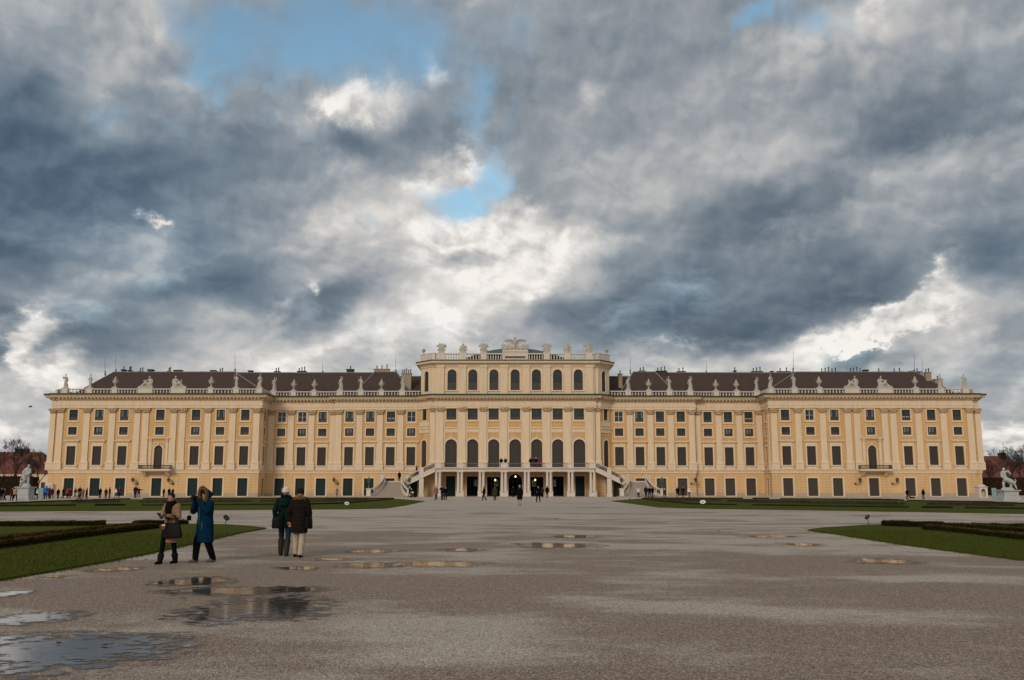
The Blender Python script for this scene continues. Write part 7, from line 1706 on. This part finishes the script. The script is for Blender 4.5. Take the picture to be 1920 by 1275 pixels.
# --- visitors far off: photo x, feet y, top y, turn, pose, coat, hem, legs, hair, kind, label
far = [
 (2, 938.4, 915, 20, 'stand', 'black', 0.7, 'black', 'hair', 'short', 'dark-coated visitor at the picture edge beside the clipped hedge'),
 (8, 938.0, 915.5, -60, 'stroll', 'darkgrey', 0.6, 'black', 'hair', 'short', 'visitor in dark grey walking in from the picture edge'),
 (21.5, 938.6, 914.5, 60, 'stroll', 'maroon', 0.6, 'black', 'hair', 'short', 'visitor in a dark maroon coat just behind the cream jacket'),
 (27.5, 939.2, 913.4, 60, 'walk', 'cream', 0.78, 'black', 'beige', 'beanie', 'visitor in a cream jacket and pale cap beside the white statue'),
 (34, 936.8, 915, -70, 'stroll', 'black', 0.7, 'maroon', 'hair', 'short', 'dark figure passing close to the plinth of the white statue'),
 (69.5, 935.6, 915, -55, 'wide', 'white', 0.84, 'black', 'hair', 'short', 'woman in a white jacket and black trousers by the turquoise board'),
 (81.5, 935.4, 914, 30, 'stand', 'navy', 0.7, 'jeans', 'hair', 'short', 'visitor in navy half hidden behind the bright blue jacket'),
 (85.5, 935.8, 911.5, 20, 'pocket', 'brightblue', 0.78, 'jeans', 'brightblue', 'hood', 'visitor in a bright blue hooded jacket'),
 (92, 935.2, 913, -30, 'stand', 'maroon', 0.62, 'black', 'hair', 'short', 'visitor in a dark red coat beside the bright blue jacket'),
 (96.5, 935.0, 915, 40, 'stroll', 'maroon', 0.75, 'brown', 'hair', 'long', 'long-haired visitor in dark red in front of the sentry box'),
 (108.3, 934.8, 916.5, 0, 'stand', 'black', 0.66, 'black', 'hair', 'short', 'lone visitor in black between the sentry box and the first green door'),
 (117.6, 934.6, 914.8, 90, 'stroll', 'black', 0.72, 'darkgrey', 'hair', 'short', 'visitor in black before the first dark green door'),
 (126.2, 934.8, 915, 0, 'stand', 'red', 0.82, 'black', 'hair', 'short', 'visitor in a bright red jacket before the first dark green door'),
 (131, 934.8, 916, 30, 'stroll', 'maroon', 0.70, 'black', 'hair', 'short', 'visitor in maroon just beside the bright red jacket'),
 (140.5, 933.2, 914.5, -40, 'walk', 'olive', 0.84, 'grey', 'hair', 'short', 'visitor in an olive jacket striding behind the pushchair'),
 (148.6, 935.8, 912.4, 10, 'push', 'black', 0.80, 'grey', 'hair', 'short', 'tall broad visitor in black pushing a pushchair'),
 (155.2, 934.2, 916.2, 0, 'stand', 'pink', 0.86, 'grey', 'fair', 'short', 'visitor in dusty pink beside the pushchair'),
 (162, 935.8, 915, -75, 'stroll', 'black', 0.60, 'black', 'hair', 'short', 'visitor in a long black coat walking before the second green door'),
 (187, 934.2, 914.8, 0, 'stand', 'black', 0.58, 'black', 'hair', 'long', 'long-haired visitor in black alone between two green doors'),
 (198, 934.2, 915.4, 50, 'stand', 'olive', 0.75, 'black', 'hair', 'short', 'visitor in dark olive talking with a taller one in black'),
 (205, 934.2, 913.4, -50, 'stand', 'black', 0.72, 'black', 'hair', 'short', 'tall visitor in black talking with one in dark olive'),
 (216.5, 933.4, 914.6, -60, 'walk', 'white', 0.9, 'lightjeans', 'hair', 'short', 'visitor in pale top and light jeans striding before a green door'),
 (223.5, 932.4, 914, 10, 'pocket', 'maroon', 0.80, 'black', 'maroon', 'hood', 'visitor in a raspberry hooded jacket before the third green door'),
 (253.3, 934, 910.6, 0, 'pocket', 'navy', 0.74, 'black', 'hair', 'short', 'tallest dark visitor beneath the bracket lantern by the balcony'),
 (259.5, 933.6, 914, 40, 'wide', 'brown', 0.74, 'grey', 'hair', 'short', 'visitor in brown close beside the tallest dark one under the lantern'),
 (306.8, 932, 916.6, -30, 'stand', 'black', 0.68, 'black', 'hair', 'short', 'small dark visitor alone just past the balcony door'),
 (316.6, 931.6, 915, 20, 'stand', 'black', 0.70, 'black', 'hair', 'short', 'slim dark visitor under the inner balcony lantern, taller of two'),
 (323.4, 931.6, 917, -20, 'stand', 'black', 0.66, 'black', 'hair', 'long', 'dark visitor under the inner balcony lantern, shorter of two'),
 (343.6, 931, 913.4, 0, 'stand', 'beige', 0.76, 'beige', 'fair', 'short', 'visitor in beige standing beside a dark green door'),
 (349.2, 930.8, 912, 30, 'stand', 'olive', 0.76, 'darkgrey', 'hair', 'short', 'dark visitor close behind the one in beige'),
 (530.4, 931.2, 912, 0, 'stand', 'tan', 0.70, 'black', 'hair', 'short', 'distant visitor in tan half hidden by the white knit cap'),
 (631.8, 931, 914.2, -30, 'stroll', 'tan', 0.55, 'brown', 'hair', 'short', 'lone visitor in a brown coat below the inner wall lantern'),
 (768, 932.6, 913, 70, 'push', 'black', 0.74, 'black', 'white', 'beanie', 'stooping visitor in white cap pushing a stroller by the stair'),
 (817.3, 937.5, 911.7, 20, 'stand', 'pink', 0.62, 'black', 'fair', 'long', 'visitor in a dusty pink coat in front of the first columns'),
 (829, 937.5, 910.8, -20, 'photo', 'navy', 0.82, 'jeans', 'hair', 'short', 'visitor in navy jacket and blue jeans in front of the columns'),
 (835.2, 937.5, 913.2, 30, 'stroll', 'black', 0.76, 'black', 'hair', 'short', 'visitor in black close beside the one in blue jeans'),
 (907.6, 938.4, 912.2, -80, 'walk', 'black', 0.72, 'black', 'hair', 'long', 'visitor in black striding across before the third pair of columns'),
 (928, 938.4, 911.7, 180, 'stand', 'olive', 0.56, 'black', 'hair', 'short', 'visitor in a long dark green coat before the lit doorway'),
 (962.2, 932.6, 911.6, 180, 'stand', 'black', 0.60, 'black', 'hair', 'short', 'visitor in black going into the middle arched doorway'),
 (974.4, 948.2, 910.2, 180, 'stand', 'black', 0.52, 'beige', 'beige', 'beanie', 'visitor in long black coat and pale cap seen from behind'),
 (1009.2, 942.2, 911.8, 0, 'wide', 'black', 0.80, 'black', 'hair', 'short', 'visitor in black with legs apart and one arm held out'),
 (1016.8, 932.8, 913.2, 160, 'stand', 'darkgrey', 0.76, 'black', 'hair', 'short', 'dark visitor standing behind the outstretched arm'),
 (1026, 933, 911.4, 200, 'stand', 'black', 0.72, 'jeans', 'hair', 'long', 'visitor in black top and jeans against the portico columns'),
 (1181, 931.0, 912.0, 180, 'pocket', 'teal', 0.80, 'navy', 'hair', 'short', 'visitor in teal at the foot of the stair beside the maroon jacket'),
 (1186, 930.8, 911.2, 200, 'wide', 'maroon', 0.80, 'navy', 'hair', 'short', 'visitor in a maroon jacket at the foot of the stair'),
 (1197.2, 932.6, 912.8, 0, 'photo', 'white', 0.80, 'black', 'hair', 'short', 'woman in a white jacket coming down from the stair'),
 (1211.4, 932.8, 911.4, 170, 'stand', 'navy', 0.80, 'navy', 'hair', 'short', 'dark visitor leading the group of three by the stair pedestal'),
 (1218.2, 932.6, 912.6, 200, 'walk', 'black', 0.78, 'black', 'hair', 'short', 'middle dark visitor of the three by the stair pedestal'),
 (1223.6, 932.6, 912.6, 120, 'stroll', 'black', 0.70, 'darkgrey', 'hair', 'short', 'last of the three dark visitors, nearest the pedestal lantern'),
 (1245, 933, 916.8, 70, 'walk', 'black', 0.72, 'black', 'hair', 'short', 'visitor in black striding past the first grey-brown door'),
 (1270.6, 932.4, 913, 0, 'stroll', 'black', 0.58, 'black', 'hair', 'short', 'visitor in a long black coat walking with a brown-coated companion'),
 (1280.8, 932.4, 912.6, 10, 'stroll', 'brown', 0.62, 'brown', 'hair', 'short', 'visitor in a brown coat between the black and white ones'),
 (1292.5, 932.4, 913, 0, 'stand', 'white', 0.84, 'jeans', 'white', 'beanie', 'visitor in white top, white cap and blue jeans'),
 (1701.6, 936.4, 918.4, -80, 'walk', 'black', 0.70, 'black', 'hair', 'short', 'walker in black with a small dog before a grey-brown door'),
 (1731.8, 936.4, 918.4, -80, 'walk', 'black', 0.66, 'olive', 'hair', 'long', 'long-haired walker following behind the small dog'),
]
for (px, fy, top, rz, pose, coat, hem, lg, hr, hk, txt) in far:
    g = ground(px, fy); H = (fy - top) * (g.y * cp + (g.z - CAM.z) * sp) / FPX; H = min(max(H, 1.45), 1.90)
    person(txt, g.x, g.y, 0, R(rz), H, pose, coat, hem, lg, 'black', hr, hk, 1.06, 1.12, 1.1, 0, 0, 0, 'visitors in front of the palace', 0.02)
def up(px, py, Yp, z, rz, pose, coat, hem, lg, hr, hk, txt, H=1.7):
    p = at(px, py, Yp); person(txt, p.x, Yp, z, R(rz), H, pose, coat, hem, lg, 'black', hr, hk, 1.06, 1.12, 1.1, 0, 0, 0, 'visitors on the stairs and terrace', 0.02)
up(748.8, 895, FY0 + 1.2, z_la, 30, 'stand', 'black', 0.6, 'black', 'hair', 'short', 'dark visitor standing on the left stair landing', 1.65)
up(781, 885, FY0 + 1.6, z_la + (z_sl1 - z_la) * 0.40, 90, 'walk', 'navy', 0.7, 'black', 'hair', 'short', 'visitor climbing the upper stair flight behind its iron rail', 1.7)
for px, coat, hr, hk, txt in ((939.7, 'black', 'hair', 'short', 'onlooker in black leaning on the terrace rail beside another'), (947.8, 'darkgrey', 'fair', 'short', 'fair-haired onlooker on the terrace above the double columns'), (994.8, 'black', 'hair', 'short', 'first of four onlookers on the terrace, all in black'),
                              (1000.4, 'darkgrey', 'grey', 'beanie', 'onlooker in grey cap on the terrace, second of four'), (1005, 'black', 'white', 'beanie', 'onlooker in white cap on the terrace, third of four'), (1011, 'magenta', 'hair', 'short', 'onlooker in magenta on the terrace, last of four')):
    up(px, 876, YP + 0.5, z_sl1, random.uniform(-20, 20), 'pocket', coat, 0.8, 'black', hr, hk, txt, 1.68)
# pushchairs, dog, pigeons, crow
def pushchair(px, fy, rz, label, hood):
    g = ground(px, fy); o = empty('pushchair', (g.x, g.y, 0), R(rz), label, 'pushchair')
    m = MB(); 
    for s in (-1, 1): m.tube([(s*0.22, 0.45, 1.0), (s*0.22, 0.1, 0.55), (s*0.24, -0.35, 0.15)], 0.018, 6); m.tube([(s*0.22, 0.0, 0.50), (s*0.24, 0.30, 0.15)], 0.018, 6)
    m.tube([(-0.22, 0.45, 1.0), (0.22, 0.45, 1.0)], 0.02, 6); m.build('frame', MAT['iron_grey'], o, True)
    m = MB(); m.loft([(0, -0.05, 0.38, 0.16, 0.22), (0, -0.05, 0.48, 0.20, 0.30), (0, 0.0, 0.62, 0.20, 0.24)], 14); m.loft([(0, 0.14, 0.60, 0.20, 0.10), (0, 0.14, 0.95, 0.19, 0.12)], 14); m.build('seat', CL('darkgrey'), o, True)
    m = MB(); m.ball((0, 0.02, 0.78), 0.19, 0.24, 0.16, 14, 8); m.build('blanket', CL(hood), o, True)
    for x in (-0.24, 0.24):
        for y, r_ in ((-0.35, 0.11), (0.30, 0.14)):
            m = MB(); m.xf = Matrix.Translation(V((x, y, r_))) @ Matrix.Rotation(R(90), 4, 'Y'); m.lathe([(r_, -0.02), (r_, 0.02)], (0, 0, 0), 14); m.lathe([(r_*0.3, -0.04), (r_*0.3, 0.04)], (0, 0, 0), 8); m.build('wheel', MAT['leather'], o)
pushchair(148.4, 937.2, 10, 'grey pushchair pushed by the tall visitor in black', 'grey'); pushchair(773.6, 932.8, 70, 'pushchair with a white blanket beside the stair', 'white')
g = ground(1710.5, 936.9); m = MB(); m.chain([(0.22, 0, 0.28), (-0.20, 0, 0.30)], [0.10, 0.11]); m.chain([(-0.22, 0, 0.32), (-0.34, 0, 0.44)], [0.08, 0.07]); m.chain([(-0.34, 0, 0.45), (-0.46, 0, 0.42)], [0.075, 0.04]); m.chain([(0.28, 0, 0.32), (0.40, 0, 0.46)], [0.03, 0.015])
for x, b in ((-0.18, 0.0), (0.20, 0.03)):
    for s in (-1, 1): m.chain([(x, s*0.06, 0.24), (x + b + 0.02*s, s*0.06, 0.13), (x + 0.03*s, s*0.06, 0.03)], [0.05, 0.03, 0.025]); m.capsule((x + 0.03*s, s*0.06, 0.025), (x - 0.04 + 0.03*s, s*0.06, 0.022), 0.022, 0.018)
for s in (-1, 1): m.capsule((-0.33, s*0.05, 0.49), (-0.31, s*0.08, 0.44), 0.025, 0.02)
o = link('dog', remesh(m, 'dog', 0.016, CL('black'), 2)); o.location = g; tag(o, 'small black dog trotting between the two walkers', 'dog')
def pigeon_mesh():
    m = MB(); m.ball((0, 0.02, 0.13), 0.065, 0.13, 0.07, 12, 8); m.chain([(0, -0.08, 0.16), (0, -0.12, 0.23)], [0.045, 0.034]); m.ball((0, -0.125, 0.25), 0.032, 0.038, 0.034); m.capsule((0, -0.15, 0.25), (0, -0.185, 0.24), 0.012, 0.005); m.chain([(0, 0.12, 0.12), (0, 0.24, 0.09)], [0.045, 0.03], 10)
    for s in (-1, 1): m.capsule((s*0.025, 0, 0.08), (s*0.025, -0.01, 0.006), 0.012, 0.010); m.capsule((s*0.025, -0.005, 0.008), (s*0.025, -0.045, 0.008), 0.009, 0.006)
    return remesh(m, 'pigeon', 0.012, CL('darkgrey'), 1)
PG = pigeon_mesh()
for i, (px, py, txt) in enumerate([(758, 932.8, 'at the foot of the stair with the stroller'), (1181, 936.4, 'at the foot of the stair near the maroon jacket')]):
    g = ground(px, py); o = link('pigeon', PG, None, g, R(i * 77)); o.scale = (0.75,) * 3; tag(o, 'dark pigeon ' + txt, 'pigeon', 'pigeons on the gravel')
for px, py, txt in ((1394, 942.5, 'black crow on the far lawn by the white sign'),):
    g = ground(px, py); o = link('crow', PG.copy(), None, g, R(60)); o.data.materials[0] = CL('black'); o.scale = (1.0,) * 3; tag(o, txt, 'crow', 'crows')
p = at(57, 763, 140); m = MB(); m.chain([(-0.25, 0, 0), (0.22, 0, 0.02)], [0.05, 0.07])
for s in (-1, 1): b = m.pts([(0.12, s*0.04, 0.03), (-0.12, s*0.04, 0.03), (-0.12, s*0.5, 0.16), (0.05, s*0.45, 0.18), (0.0, s*0.8, 0.10), (0.12, s*0.04, 0.0), (-0.12, s*0.04, 0.0)]); m.faces(b, [(0, 1, 2, 3), (3, 2, 4), (5, 3, 2, 6)])
o = m.build('flying_bird', CL('black')); o.location = p; o.rotation_euler = (0.2, 0, R(20)); tag(o, 'dark bird flying low in front of the pale cloud', 'bird')

# dead leaves
def leaf_mesh(s):
    m = MB(); b = m.pts([(-s, 0, 0.004), (-s*0.3, -s*0.5, 0.012), (s*0.5, -s*0.4, 0.02), (s, 0, 0.012), (s*0.4, s*0.45, 0.018), (-s*0.3, s*0.5, 0.012), (0, 0, 0.004)]); m.faces(b, [(0,1,6), (1,2,6), (2,3,6), (3,4,6), (4,5,6), (5,0,6)])
    m.tube([(s*0.9, 0, 0.012), (s*1.6, s*0.1, 0.02)], 0.003, 4); return m.mesh('dead_leaf', plain('dead_leaf', (0.10, 0.035, 0.018), 0.7, 0.3, 30.0))
LM = leaf_mesh(0.055)
for i, (px, py, txt) in enumerate([(196.5, 1212, 'reddish leaf floating in the largest puddle at the lower left'), (273.5, 1051, 'dead leaf on the gravel just behind the front foot of the woman in camel'), (110, 1209, 'curled dead leaf at the back of the largest puddle'), (345, 1124, 'dead leaf between the two dark puddles below the women'), (1346.4, 996.5, 'dead leaf alone on the open gravel before the grass tip'), (571, 958.5, 'dead leaf on the avenue behind the brown coat'), (1042, 973.6, 'dead leaf on the gravel below the outstretched arm')]):
    g = ground(px, py); g.z = 0.012; o = link('dead_leaf', LM, None, g, R(i * 61)); o.scale = (1.0 if i < 4 else 1.9,) * 3; tag(o, txt, 'leaf', 'dead leaves on the gravel')
